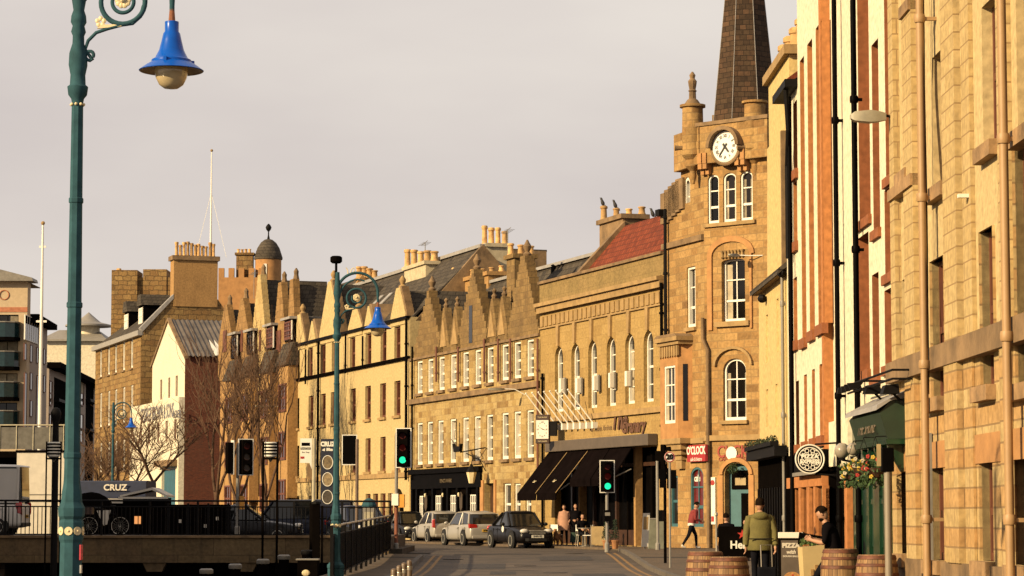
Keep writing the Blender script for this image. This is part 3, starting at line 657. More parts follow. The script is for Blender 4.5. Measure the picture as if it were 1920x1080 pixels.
# ---------------------------------------------------------------- old sandstone house with big chimney gable
A = rowP(178); B = rowP(265)
F = Frame('old_sandstone_house', 'tall sooty sandstone house with a massive rubble chimney gable and two white dormers', 'house', A, B)
ze = F.z(265, 622); D = 11
w1 = row(F, (189,204,217,232,247), (247,636), (247,690), 1.1); w2 = row(F, (189,204,217,232,247), (247,722), (247,790), 1.1); w3 = row(F, (189,204,217,232,247), (247,822), (247,880), 1.1)
GXL = 14.5       # depth of gable wall
mb = wall_mb(w1+w2+w3, 0, F.L, -.3, ze, .4); mb.quad((0,0,-.3),(0,0,ze),(0,D,ze),(0,D,-.3)); mb.build('wall', S_OLD, F.root)
for h in w1+w2+w3: window(F.root, h, WHITE, GLASS, .24, .12, 2, 2, .06, sill=S_TRIMD, fd=.16)
# gable end stands at the near end of the facade, facing the street corner
xg = F.L
def gpt(px, py): return atx(F, px, py, xg)
P = [gpt(265,622), gpt(325,560), gpt(325,487), gpt(408,487), gpt(408,560), gpt(428,590)]
pts = [(0,-.3),(0,P[0][1]),(P[1][0],P[1][1]),(P[3][0],P[4][1]),(P[5][0]+1.5,P[5][1]-2),(P[5][0]+1.5,-.3)]
MB().prism(pts, xg-.5, xg, 'x').build('gable_wall', S_OLD, F.root)
MB().prism([(0,P[0][1]),(P[1][0],P[1][1]),(P[1][0],P[1][1]+.35),(-.2,P[0][1]+.3)], xg-.6, xg+.12, 'x').build('skew', LEAD, F.root)
ck = MB().box(xg-1.3, xg+.1, P[1][0], P[3][0], P[1][1]-.6, P[2][1]).build('chimney', TAN, F.root)
MB().box(xg-1.45, xg+.25, P[1][0]-.15, P[3][0]+.15, P[2][1], P[2][1]+.35).build('cope', S_TRIMD, ck)
for i, p in enumerate((331,338,345,352,359,366,372,379,386,394,400)):
    y, z = atx(F, p, 480, xg-.6); h = random.uniform(.85,1.2); MB().lathe([(.15,0),(.15,.1),(.13,.15),(.12,h*.8),(.155,h*.86),(.155,h),(.1,h)], (xg-.6,y,P[2][1]+.35), 10).build('chimney_pot', POT, ck, smooth=40)
yr, zr = P[1][0]+.5, P[1][1]-.3
roof_slab(F, 'roof', SLATE, 0, xg-.5, [(-.25, ze-.05), (yr, zr), (D, ze-.05)])
MB().box(-.1, F.L, -.35, .1, ze-.3, ze+.1).build('gutter', LEAD, F.root)
for p in (238,265):
    y_ = 1.6; xa, zt = F.loc(p, 580 if p > 250 else 592, y_); z0 = F.z(p, 604, y_)-.6
    d = MB().box(xa-.9, xa+.9, y_, y_+4, z0-1, zt+.3).build('dormer', BLACKM, F.root)
    window(d, (xa-.8, xa+.8, z0-.2, zt+.1), WHITE, WHITE, .05, .15, 2, 3, .12, y=y_-.08, fd=.06)
    MB().prism([(xa-1.1,zt+.3),(xa-.6,zt+1.2),(xa+.6,zt+1.2),(xa+1.1,zt+.3)], y_-.2, y_+4).build('dormer_roof', SLATE, d)
chimney(F, 219, 263, 528, 612, 3.2, 1.6, TAN, (222,229,236,243,250,257), 512, POT, pr=.25)
# ---------------------------------------------------------------- battlemented tower with domed turret, behind
def simple_frame(name, label, cat, p0, p1, Y): return Frame(name, label, cat, gp(p0, Y, 0), gp(p1, Y, 0), 0)
F = simple_frame('battlemented_tower', 'orange sandstone tower house with battlements and a slate domed round turret', 'tower', 405, 500, 222)
zt = F.z(450, 520); mb = MB().box(0, F.L, 0, 8, 0, zt)
for i in range(5): mb.box(F.L*i/5, F.L*(i+.55)/5, 0, .5, zt, zt+.8)
mb.build('wall', S_ORANGE, F.root)
x, zb = F.loc(503, 560, 1); r = 1.12; z1 = F.z(503, 487, 1); zd = F.z(503, 448, 1)
x = F.x(503, 500, 1); tur = MB().lathe([(r,zb-4),(r,z1)], (x,1,0), 20).build('turret', S_ORANGE, F.root, smooth=40)
MB().lathe([(r*1.08,z1),(r*1.1,z1+.15),(r*1.0,z1+.5),(r*.85,z1+1.0),(r*.6,z1+1.45),(r*.3,z1+1.72),(.05,z1+1.8)], (x,1,0), 20).build('dome', SLATE, tur, smooth=60)
ztop = z1+1.8; MB().lathe([(.12,0),(.06,.3),(.05,.6),(.2,.8),(.26,.98),(.18,1.15),(.05,1.3)], (x,1,ztop), 10).build('finial', IRON, tur, smooth=60)
MB().box(x-.28, x-.02, -.16, .1, zb+1.6, zb+2.9).build('window', WHITE, tur)
chimney(F, 443, 476, 478, 530, .6, 1, S_OLD, (447,454,461,468), 470, POT, pr=.16)
MB().box(F.x(210,560,6), F.x(318,560,6), 6, 10, 0, F.z(260,520,6)).box(F.x(268,560,6), F.x(312,560,6), 5.9, 9.05, 0, F.z(300,505,6)).box(F.x(210,560,6), F.x(258,560,6), 5.6, 9, 0, F.z(230,507,6)).build('rear_wing', S_OLD, F.root)
# ---------------------------------------------------------------- white warehouse gable with red brick flank
F = rowframe('white_gabled_warehouse', 'whitewashed warehouse gable with red brick flank and corrugated roof beside a bare tree', 'warehouse', 285, 346)
z1, za, z2 = F.z(285,658), F.z(313,600), F.z(346,668)
wn = row(F, (302,317,331), (317,708), (317,746), .8)
zb_ = min(z1, z2); xm = F.L/2
mb = wall_mb(wn, 0, F.L, -.3, zb_, .4); mb.quad((0,0,zb_),(F.L,0,zb_),(xm,0,za)); mb.build('wall', WHITE_W, F.root)
for h in wn: window(F.root, h, FRAME_BR, GLASSB, .2, .1, 1, 2, .06)
dp = 11
MB().box(F.L-.3, F.L+.005, .01, dp, -.3, zb_).box(.005, .3, .01, dp, -.3, zb_).box(.3, F.L-.3, dp-.3, dp, -.3, zb_).build('brick_flank', BRICK, F.root)
MB().prism([(-.3,zb_-.2),(-.3,zb_),(xm,za+.12),(F.L+.35,zb_),(F.L+.35,zb_-.2),(xm,za-.1)], -.12, .14).build('verge', S_TRIMD, F.root)
CORR = mat('corrugated_sheet', (.10,.08,.062), .6, var=.4, scale=.8)
mb = MB(); n = 60
for sgn in (0, 1):
    for i in range(n):
        ya, yb = .15+dp*i/n, .15+dp*(i+1)/n; k = .05 if i % 2 else -.05
        if sgn: mb.quad((xm,ya,za+k),(F.L+.3,ya,zb_+k),(F.L+.3,yb,zb_-k),(xm,yb,za-k))
        else: mb.quad((xm,ya,za+k),(xm,yb,za-k),(-.3,yb,zb_-k),(-.3,ya,zb_+k))
mb.build('roof', CORR, F.root)
MB().prism([(F.L*.75, za-.55*(za-zb_)), (F.L*.75+.02, za-.5*(za-zb_)), (F.L+.3,zb_+.12),(F.L+.3,zb_+.06)], 2.2, 5).build('rooflight', WHITE, F.root)
# lower white wing in front with painted name
F2 = Frame('white_engineering_works', 'low white workshop wing with painted name and a teal door, below the warehouse gable', 'workshop', rowP(254)+nR*.4, rowP(346)+nR*.4)
zt = F2.z(300, 752); wn = row(F2, (264,279,296,312,328), (296,792), (296,830), .9); dr = (F2.x(303,900), F2.x(329,900), .1, F2.z(316,876))
mb = wall_mb(wn+[dr], 0, F2.L, -.3, zt, .3); body(mb, 0, F2.L, -.3, zt, 3.0); mb.build('wall', WHITE_W, F2.root)
for h in wn: window(F2.root, h, FRAME_BR, GLASSB, .2, .1, 1, 2, .06)
MB().box(dr[0], dr[1], .2, .27, .1, dr[3]).build('door', mat('teal_door',(.02,.10,.14),.5), F2.root)
MB().box(dr[0]-.6, dr[1]+.6, -.5, .02, dr[3]+.05, dr[3]+.5).build('door_canopy', S_TRIMD, F2.root)
NAVYP = mat('faded_blue_paint', (.10,.11,.15), .8)
text('lettering', 'GEORGE BROWN & SONS', 1.5, NAVYP, F2.root, (F2.x(294,776), -.012, F2.z(294,776)), sx=.74, ext=.004, off=.02)
text('lettering', 'ENGINEERS', .8, NAVYP, F2.root, (F2.x(332,777), -.012, F2.z(332,777)), sx=.72, ext=.004)
# ---------------------------------------------------------------- quay flats and the conical roofed building
PINK = mat('pinkish_render', (.34,.27,.22), .9, var=.1); PINKB = mat('salmon_band', (.42,.16,.08), .9)
F = Frame('quayside_flats', 'pink rendered flats with dark curved glass balconies and overhanging roof', 'apartment block', gp(-60,235,0), gp(45,235,0))
zt = F.z(44, 528); L = F.L; zr = atx(F, 46, 600, L)[1]; dy = atx(F, 88, 700, L)[0]
hb = [(F.x(-50,700), F.x(33,700), F.z(10,b_), F.z(10,a_)) for a_, b_ in ((590,632),(640,690),(700,745),(755,800))]
mb = wall_mb(hb, 0, L, 0, zt, .3); mb.quad((L,0,0),(L,1.5,0),(L,1.5,zt),(L,0,zt)); mb.quad((0,0,zt),(L,0,zt),(L,7,zt),(0,7,zt)); mb.build('stair_block', mat('sunlit_buff_render',(.50,.38,.24),.9,var=.1), F.root)  # front render coloured lighter than the flank to stand for sunlight on it
for h in hb: window(F.root, h, BLACK, GLASS, .2, .06, 4, 1, .06)
MB().prism([(1.5,0),(1.5,zr),(dy,zr),(dy,0)], L-8, L-.02, 'x').build('wall', PINK, F.root)
def sidewin(F, L, p0, p1, y0, y1, par, m=None, fm=None, nx=1):
    a, _ = atx(F, p0, (y0+y1)/2, L); b, _ = atx(F, p1, (y0+y1)/2, L); c = atx(F, (p0+p1)/2, y1, L)[1]; d = atx(F, (p0+p1)/2, y0, L)[1]
    o = MB().box(L-.05, L+.04, a, b, c, d).build('window', m or GLASS, par)
    f = MB(); f.box(L-.04, L+.07, a-.06, a, c-.06, d+.06).box(L-.04, L+.07, b, b+.06, c-.06, d+.06).box(L-.04, L+.075, a, b, d, d+.06).box(L-.04, L+.075, a, b, c-.06, c)
    for i in range(1, nx): f.box(L-.02, L+.06, a+(b-a)*i/nx-.03, a+(b-a)*i/nx+.03, c, d)
    f.build('frame', fm or FRAME_BR, o); return o
for p0, p1, y0, y1 in ((45,49,645,674),(45,49,700,800),(56,60,648,678),(56,60,700,730),(56,60,752,780),(68,71,652,680),(68,71,705,800),(81,84,655,682),(81,84,705,735)): sidewin(F, L, p0, p1, y0, y1, F.root)
sidewin(F, L, 46, 71, 596, 640, F.root, None, WHITE, 6)
MB().box(0, L+.01, -.05, -.0, F.z(10,585), F.z(10,576)).build('coloured_band', PINKB, F.root)
MB().ring((F.x(8,553), -.03, F.z(8,553)), .42, .05, (0,1,0)).build('round_motif', PINKB, F.root)
MB().prism([(0,zt),(L+.6,zt),(L+.5,zt+.3),(L-2.2,zt+1.0),(0,zt+1.6)], -.8, 1.9).build('roof', mat('grey_roof_sheet',(.2,.18,.15),.6), F.root)
MB().prism([(1.92,zr),(1.92,zr+.8),(dy+1.2,zr+.5),(dy+1.2,zr)], L-8, L+.7, 'x').build('lower_roof', BLACKM, F.root)
TEALG = mat('smoked_teal_glass', (.01,.03,.035), .15, var=.3)
for yb in (640, 695, 752, 806):
    x0, x1 = F.x(-50,700), F.x(37,700); z0 = F.z(10, yb); pts = [(x0,-.02),(x0,-1.5),(x1-1.1,-1.5),(x1-.3,-1.2),(x1,-.7),(x1,-.02)]
    b_ = MB().prism(pts, z0, z0+.3, 'z').build('balcony', BLACKM, F.root)
    MB().prism(pts, z0+.32, z0+1.6, 'z').build('balcony_glass', TEALG, b_)
    MB().tube([(p[0],p[1]-.03,z0+1.66) for p in pts], .06).build('handrail', GREY, b_)
F = Frame('low_quay_flats', 'long dark roofed flats with pink bays and shaded balconies', 'apartment block', gp(88,268,0), gp(178,318,0))
zt = F.z(88, 688); z2 = F.z(178, 728)
MB().prism([(0,0),(0,zt),(F.L,z2),(F.L,0)], 0, 8).build('wall', PINK, F.root)
MB().prism([(-.3,zt),(-.3,zt+.6),(F.L+.3,z2+.5),(F.L+.3,z2)], -1.2, .2).build('eaves', BLACKM, F.root)
MB().prism([(-1.2,zt-.05),(4,zt+1.2),(8,zt)], 0, 6, 'x').build('roof', BLACKM, F.root)
for a, b in ((100,124),(160,174)):
    MB().box(F.x(a,800), F.x(b,800), -.06, .1, 0, F.z((a+b)/2, 712)).build('balcony_shade_panel', BLACKM, F.root)  # black slab proud of the wall; the recess shade is put into its colour
    for yy in (752, 808, 850): 
        MB().box(F.x(a,800)-.1, F.x(b,800)+.1, -.6, -.08, F.z(a,yy), F.z(a,yy)+.3).build('balcony', IRON, F.root)
for a, b in ((91,96),(149,155)):
    for y0, y1 in ((712,760),(775,830)): window(F.root, (F.x(a,800), F.x(b,800), F.z(a,y1), F.z(a,y0)), FRAME_BR, GLASS, .04, .1, 1, 2, .06, y=-.06)
F = Frame('conical_roofed_offices', 'cream office block with a low conical metal roof seen beyond the lamp post', 'office building', gp(80,390,0), gp(190,390,0), 0)
RS = mat('ribbed_roof_sheet', (.26,.235,.2), .5, var=.15)
MB().box(0, F.L, 0, 10, 0, F.z(130,640)).build('wall', mat('pale_cream_render',(.66,.58,.42),.9), F.root)
z = F.z(130,640); MB().loft([[(-.6,-.8,z),(F.L+.5,-.8,z),(F.L+.5,10,z),(-.6,10,z)],[(-.6,-.8,z+.3),(F.L+.5,-.8,z+.3),(F.L+.5,10,z+.4),(-.6,10,z+.4)],[(1.5,3,z+1.9),(F.L-1.5,3,z+1.9),(F.L-1.5,7,z+1.9),(1.5,7,z+1.9)]]).build('roof', RS, F.root)
x = F.x(166,620,3); zz = F.z(166,609,3)
dr_ = MB().lathe([(1.7,z),(1.7,zz-.1)], (x,3,0), 20).build('drum', mat('pale_cream_render',(.66,.58,.42),.9), F.root, smooth=40)
MB().lathe([(3.5,zz-.3),(3.5,zz-.05),(1.9,zz+.35),(1.8,zz+.4),(.02,zz+1.9)], (x,3,0), 24).build('conical_roof', RS, dr_, smooth=30)
# ================================================================ the clock tower on the corner
PF = rowP(1246); PC = rowP(1322)
CE = Vector((PC.x+2.2, PC.y-2.0))
CH = Frame('clock_tower_building', 'sandstone corner tower with a white clock dial, slated spire, oriel window and red cafe sign', 'clock tower', PC, CE)
FL = Frame('f', None, None, PF, PC, parent=CH)
F = CH; L = CH.L; zt = CH.z(1370, 300)
STEELB = mat('teal_joinery', (.045,.13,.15), .5, var=.15)
x = CH.x
top3 = [(x(a,370), x(b,370), CH.z(1367,416), CH.z(1367,324), .22) for a, b in ((1327,1348),(1356,1380),(1388,1411))]
midw = (x(1353,545), x(1397,545), CH.z(1375,602), CH.z(1375,485), .12)
loww = (x(1356,730), x(1399,730), CH.z(1377,788), CH.z(1377,672), .45)
door = (x(1359,930), x(1404,930), .12, CH.z(1381,868), .42)
mb = wall_mb(top3+[midw,loww,door], 0, L, -.3, zt, .35); mb.quad((L,0,-.3),(L,3.4,-.3),(L,3.4,zt),(L,0,zt)); mb.build('wall', S_CLOCK, CH.root)
for h in top3: window(CH.root, h, WHITE, GLASS, .16, .07, 1, 3, .045, fd=.1)
window(CH.root, midw, WHITE, GLASS, .28, .07, 2, 3, .04, fd=.1); window(CH.root, loww, WHITE, GLASS, .2, .08, 2, 3, .045, sill=S_TRIM, fd=.1)
for h in (midw,): MB().box(h[0]-.25, h[1]+.25, -.14, .04, h[2]-.2, h[2]-.01).build('sill', S_TRIM, CH.root)
z_ = top3[0][2]; MB().box(top3[0][0]-.15, top3[2][1]+.15, -.1, .04, z_-.14, z_-.005).build('sill', S_TRIM, CH.root)
# deep hood and jambs round the middle window, carved head
def archband(mb, x0, x1, z, rise, t, y0, y1, n=12):
    m_ = (x0+x1)/2; r = (x1-x0)/2
    for i in range(n):
        q = [(m_-(r+k)*math.cos(a), z+(rise+k)*math.sin(a)) for a, k in ((math.pi*i/n,0),(math.pi*(i+1)/n,0),(math.pi*(i+1)/n,t),(math.pi*i/n,t))]
        mb.prism(q, y0, y1)
    return mb
a, b = midw[0]-.42, min(midw[1]+.25, L-.05); zz = midw[3]+.15
mb = MB(); archband(mb, a, b, zz, .5, .22, -.07, .02); mb.box(a-.22, a, -.07, .02, midw[2]-.3, zz).box(b, b+.1, -.07, .02, midw[2]-.3, zz); mb.build('window_surround', S_ORANGE, CH.root)
mb = MB()
for i in range(7): xx = midw[0]+(midw[1]-midw[0])*(i+.5)/7; mb.lathe([(.02,0),(.07,.05),(.05,.2),(.09,.3)], (xx,-.05,midw[3]+.02), 8)
mb.build('carved_head', S_TRIM, CH.root)
mb = archband(MB(), loww[0]-.3, min(loww[1]+.25, L-.02), loww[3]-.25, .6, .1, -.12, .02); mb.build('hood_mould', S_TRIM, CH.root)
mb = archband(MB(), door[0]-.06, door[1]+.06, door[3]-.42, .46, .16, -.08, .02); mb.build('door_arch', S_ORANGE, CH.root)
for xx in (door[0]-.3, door[1]+.02): MB().box(xx, xx+.24, -.05, .02, .1, door[3]-.45).build('door_jamb', S_ORANGE, CH.root)
d = MB().box(door[0], door[1], .28, .34, .1, door[3]).build('door', STEELB, CH.root)
xm = (door[0]+door[1])/2; MB().box(xm+.02, door[1]-.1, .24, .29, .15, 2.15).build('open_leaf', BLACKM, d)
MB().box(door[0]+.14, door[1]-.14, .24, .29, 2.3, 3.0).build('fanlight', BLACKM, d); MB().box(door[0]+.32, door[1]-.3, .22, .25, 2.45, 2.72).build('name_board', mat('tan_board',(.35,.26,.13),.7), d)
leafball('hanging_plant', (xm-.05,-.15,3.05), .22, 180, mat('plant_green',(.03,.06,.012),.8,var=.6,scale=12), d, 5)
z = CH.z(1395, 815); MB().box(0, L+.15, -.12, .04, z-.2, z).build('string_course', S_TRIM, CH.root)
REDL = mat('dark_red_paint', (.30,.035,.02), .6); REDS = mat('sign_red', (.36,.02,.018), .45, var=.08)
sg = MB().disc((CH.x(1373,849), -.03, CH.z(1373,850)), .25, (0,-1,0), 24, .03).build('sign_disc', WHITE, CH.root)
text('lettering', 'CL', .62, REDL, sg, (CH.x(1358,848), -.03, CH.z(1358,848)), sx=.85, off=.01); text('lettering', 'CK', .62, REDL, sg, (CH.x(1389,847), -.03, CH.z(1389,847)), sx=.85, off=.01)
text('lettering', 'CAFE & BISTRO', .2, REDL, sg, (CH.x(1374,861), -.02, CH.z(1374,861)), sx=.95)
# corbelled parapet with clock, bartizans, cannon spouts, spire
zp0, zp1 = CH.z(1375, 303), CH.z(1375, 232)
MB().box(-.25, L+.25, -.3, 3.2, zp0, zp1).build('parapet', S_CLOCK, CH.root); MB().box(-.3, L+.3, -.36, 3.3, zp1, zp1+.14).build('parapet_cope', S_TRIMD, CH.root)
for p in (1322,1331,1391,1402): xx = CH.x(p,300); MB().box(xx-.09, xx+.09, -.36, -.29, zp0+.004, zp0+.4).box(xx-.09, xx+.09, -.34, .02, zp0-.2, zp0-.002).box(xx-.08, xx+.08, -.18, .02, zp0-.4, zp0-.202).build('corbel', S_ORANGE, CH.root)
xc, zc = CH.x(1361,275,-.35), CH.z(1361,275,-.35); rc = .52
ck = MB().disc((xc,-.37,zc), rc, (0,-1,0), 40, .03).build('clock_dial', mat('dial_white',(.82,.80,.74),.4,var=.03), CH.root)
MB().ring((xc,-.36,zc), rc+.04, .05, (0,1,0), 40).build('bezel', WHITE, ck)
mb = archband(MB(), xc-rc-.1, xc+rc+.1, zc, rc+.1, .14, -.62, -.28, 20); mb.ring((xc,-.34,zc), rc+.14, .07, (0,1,0), 40); mb.build('clock_hood', S_TRIMD, ck)
NUM = mat('clock_black', (.01,.01,.01), .5)
for i, t in enumerate(('XII','I','II','III','IIII','V','VI','VII','VIII','IX','X','XI')):
    an = 2*math.pi*i/12; text('numeral', t, .17, NUM, ck, (xc+.40*math.sin(an), -.403, zc+.40*math.cos(an)), rot=(R(90), an, 0), ext=.003, sx=.8, off=.006)
for an, ln, wd in ((R(142), .3, .045), (R(219), .44, .035)):
    dx, dz = math.sin(an), math.cos(an); px_, pz_ = dz, -dx
    MB().prism([(xc-dx*.14+px_*wd, zc-dz*.14+pz_*wd),(xc-dx*.14-px_*wd, zc-dz*.14-pz_*wd),(xc+dx*ln*.8-px_*wd*.8, zc+dz*ln*.8-pz_*wd*.8),(xc+dx*ln, zc+dz*ln),(xc+dx*ln*.8+px_*wd*.8, zc+dz*ln*.8+pz_*wd*.8)], -.43, -.41).build('clock_hand', NUM, ck)
for p, y0, yb, yt in ((1299,-.1,345,197),(1416,.05,330,190)):
    xx = CH.x(p, 270, y0); z0, z1 = CH.z(p, yb, y0), CH.z(p, yt, y0); h = z1-z0; m_ = (z0+ (h*.45))
    b_ = MB().lathe([(.06,z0),(.14,z0+h*.1),(.12,z0+h*.16),(.28,z0+h*.22),(.26,z0+h*.3),(.42,z0+h*.36),(.40,z0+h*.45),(.38,z0+h*.5),(.42,z0+h*.54),(.40,z0+h*.96),(.5,z0+h*.97),(.5,z1)], (xx,y0,0), 14).build('bartizan', S_CLOCK, CH.root, smooth=35)
    if p < 1400:
        MB().lathe([(.34,0),(.2,.2),(.14,.24),(.13,.5),(.17,.54),(.12,.6),(.15,.75),(.17,.92),(.09,1.02),(.12,1.15),(.03,1.28)], (xx,y0,z1), 8).build('finial', S_TRIMD, b_, smooth=40)
    q = Vector((-.75,-.5,0)) if p < 1400 else Vector((-.55,-.75,0)); zc_ = CH.z(p, 277, y0)
    MB().tube([(xx,y0,zc_),(xx+q.x*.55,y0+q.y*.55,zc_),(xx+q.x*.75,y0+q.y*.75,zc_)], [.08,.08,.11]).build('cannon_spout', S_TRIMD, b_, smooth=40)
MB().box(.15, L-.1, .35, 2.9, zp1-.4, zp1+.5).build('cap_house', S_TRIMD, CH.root)
# octagonal spire
SP = stone('spire_slates', [(.035,.021,.013),(.075,.046,.026),(.05,.03,.018),(.10,.055,.03)], (.02,.013,.009), .34, .2, .012, soot=.2)
sc_ = CH.local(at(1398, 222, 98.3)); rb = 1.34; za_ = zp1+.05; apex = za_ + 12.5; k = 1-.0
MB().lathe([(rb,za_-.3),(rb*(1-11/12.6),za_+11)], (sc_.x, sc_.y, 0), 8, ph=R(14)).build('spire', SP, CH.root)
mb = MB()
for i in range(8):
    an = R(14)+i*math.pi/4; mb.tube([(sc_.x+rb*1.005*math.cos(an), sc_.y+rb*1.005*math.sin(an), za_-.3),(sc_.x+rb*(1-11/12.6)*math.cos(an), sc_.y+rb*(1-11/12.6)*math.sin(an), za_+11)], .013, 6)
mb.build('lead_hip', LEAD, CH.root)
# ---- flank along the row
F = FL; Lf = FL.L; ze = FL.z(1250, 392); zt = FL.z(1300, 300); xt = FL.x(1277, 400)
n1 = (FL.x(1288,560), FL.x(1304,560), FL.z(1296,614), FL.z(1296,500)); n0 = (FL.x(1283,390), FL.x(1294,390), FL.z(1288,440), FL.z(1288,332), .3)
g1 = (FL.x(1257,940), FL.x(1271,940), .9, FL.z(1264,892)); g2 = (FL.x(1295,930), FL.x(1319,930), .9, FL.z(1303,876), .35)
mb = wall_mb([n1,g1,g2], 0, Lf, -.3, ze, .35); wall_mb([n0], xt, Lf, ze, zt, .35, mb=mb); mb.quad((xt,0,ze),(xt,0,zt),(xt,3,zt),(xt,3,ze)); mb.quad((0,0,ze),(Lf,0,ze),(Lf,3,ze),(0,3,ze)); mb.quad((0,0,-.3),(0,0,ze),(0,3,ze),(0,3,-.3)); mb.build('flank_wall', S_CLOCK, FL.root)
window(FL.root, n1, WHITE, GLASS, .22, .09, 2, 3, .05, sill=S_TRIM, fd=.16); window(FL.root, n0, WHITE, GLASS, .2, .12, 1, 3, .05, fd=.16)
window(FL.root, g1, STEELB, GLASS, .15, .08, 1, 2, .05, fd=.1); window(FL.root, g2, STEELB, mat('red_curtained_glass',(.13,.012,.008),.2,var=.3), .12, .08, 2, 3, .06, fd=.1)
wz = text('lettering', 'cafe', .36, WHITE, FL.root, (FL.x(1303,897), .1, FL.z(1303,897)), sx=1.0, off=.01)
MB().box(xt-.02, Lf+.2, -.28, 3, zp0, zp1).build('parapet', S_CLOCK, FL.root)
z = FL.z(1270, 452); MB().box(0, Lf, -.12, .04, z-.22, z).build('string_course', S_TRIMD, FL.root)
z = FL.z(1300, 822); MB().box(FL.x(1282,820), Lf, -.1, .04, z-.2, z).build('string_course', S_TRIM, FL.root)
mb = MB(); xx = 0
for i, (p, y) in enumerate(((1240,352),(1247,345),(1254,338),(1261,331),(1268,325))):
    a, z = FL.loc(p, y+12, -.05); mb.box(a, a+.75, -.1, .5, z-1.2, z)
mb.build('crow_steps', S_TRIMD, FL.root)
MB().box(-.15,.25,-.3,.05,ze-.25,ze).build('gutter_head', IRON, FL.root)
# oriel bay with carved cornice and corbelled foot
pr = .5; a, b = FL.x(1238,740,-pr), FL.x(1271,740,-pr)+.25; z0, z1 = FL.z(1262,822,-pr), FL.z(1262,640,-pr)
bayh = (FL.x(1246,740,-pr), FL.x(1266,740,-pr), FL.z(1256,794,-pr), FL.z(1256,686,-pr)); mb = wall_mb([bayh], a, b-.25, z0, z1, .2, y=-pr)
mb.quad((a,-pr,z0),(a,-pr,z1),(a,0,z1),(a,0,z0)); mb.quad((b-.25,-pr,z0),(b,0,z0),(b,0,z1),(b-.25,-pr,z1)); mb.quad((a,-pr,z1),(b-.25,-pr,z1),(b,0,z1),(a,0,z1)); mb.quad((a,-pr,z0),(b-.25,-pr,z0),(b,0,z0),(a,0,z0))
bay = mb.build('oriel_bay', S_ORANGE, FL.root)
window(bay, bayh, WHITE, GLASS, .12, .08, 2, 3, .05, y=-pr)
zz0, zz1 = FL.z(1285,790), FL.z(1285,684)
MB().prism([(b-.16,-pr*.66),(b-.085,-pr*.34),(b-.065,-pr*.34),(b-.14,-pr*.66)], zz0, zz1, 'z').build('side_light', GLASS, bay)
MB().box(a-.15, b+.1, -pr-.2, .02, z1, z1+.16).box(a-.08, b+.04, -pr-.1, .02, z1-.14, z1).build('bay_cornice', S_TRIM, bay); MB().prism([(a-.15,z1+.165),(a+.1,z1+.27),(b-.1,z1+.27),(b+.1,z1+.165)], -pr-.2, .01).build('bay_roof', S_TRIMD, bay)
mb = MB()
for i in range(8): xx = a+.05+(b-a-.35)*i/7; mb.prism([(xx,z1-.55),(xx+.07,z1-.62),(xx+.14,z1-.55),(xx+.14,z1-.18),(xx,z1-.18)], -pr-.06, -pr+.02)
mb.build('carved_brackets', S_TRIM, bay)
mb = MB()
for i, (h, k) in enumerate(((.0,1.0),(.2,.96),(.22,.8),(.42,.76),(.44,.58),(.62,.52),(.64,.36),(.82,.28),(1.15,.02))[:-1]):
    h2 = ((.0,1.0),(.2,.96),(.22,.8),(.42,.76),(.44,.58),(.62,.52),(.64,.36),(.82,.28),(1.15,.02))[i+1][0]; m_ = (a+b)/2; w_ = (b-a)/2*k
    mb.box(m_-w_, m_+w_, -pr*k-.02, 0.01, z0-h2, z0-h)
mb.build('corbel', S_TRIM, bay)
xs, zs = FL.loc(1310, 849, -.06)
b_ = MB().box(FL.x(1291,849,-.1), FL.x(1325,849,-.1), -.16, -.06, FL.z(1302,866), FL.z(1302,835)).build('cafe_sign', REDS, FL.root)
m_ = (FL.x(1291,849,-.1)+FL.x(1325,849,-.1))/2; zc_ = FL.z(1302,850)
text('lettering', "O'CLOCK", .42, WHITE, b_, (m_, -.165, zc_+.08), sx=.98, off=.012); text('lettering', 'cafe & bistro', .2, WHITE, b_, (m_, -.165, zc_-.24), sx=1.1)
P_ = CH.x(1333,800,-.1); zt_, zb_ = CH.z(1333,655,-.1), 0
MB().tube([(.0-.0,-.12,zt_+1.2),(.0,-.12,zt_+.4),(.22,-.12,zt_),(.22,-.12,.1)], .07).build('downpipe', S_TRIMD, CH.root, smooth=40)
downpipe(FL, 1247, 392, 640, IRON, .07, -.15)
mb = MB().box(CH.x(1338,930)-.12, CH.x(1338,930)+.12, -.06, -.01, 1.0, 2.75); o = mb.build('menu_board', WHITE, CH.root)
MB().disc((CH.x(1338,930), -.063, 2.55), .1, (0,-1,0), 16, .01).box(CH.x(1338,930)-.06, CH.x(1338,930)+.06, -.07, -.06, 1.1, 1.3).build('red_crest', REDS, o)
# ================================================================ the near terrace on the street
def SY(px): return 6.58/((px-960)/FPX+.0122)
def SP_(px): Y = SY(px); return Vector(((px-960)/FPX*Y, Y))
def near(name, label, cat, p0, p1): return Frame(name, label, cat, SP_(p0), SP_(p1), -.2)
def rhole(F, p0, p1, y0, y1, pm=None):
    pm = pm or (p0+p1)/2; return (F.x(p0,(y0+y1)/2), F.x(p1,(y0+y1)/2), F.z(pm,y1), F.z(pm,y0))
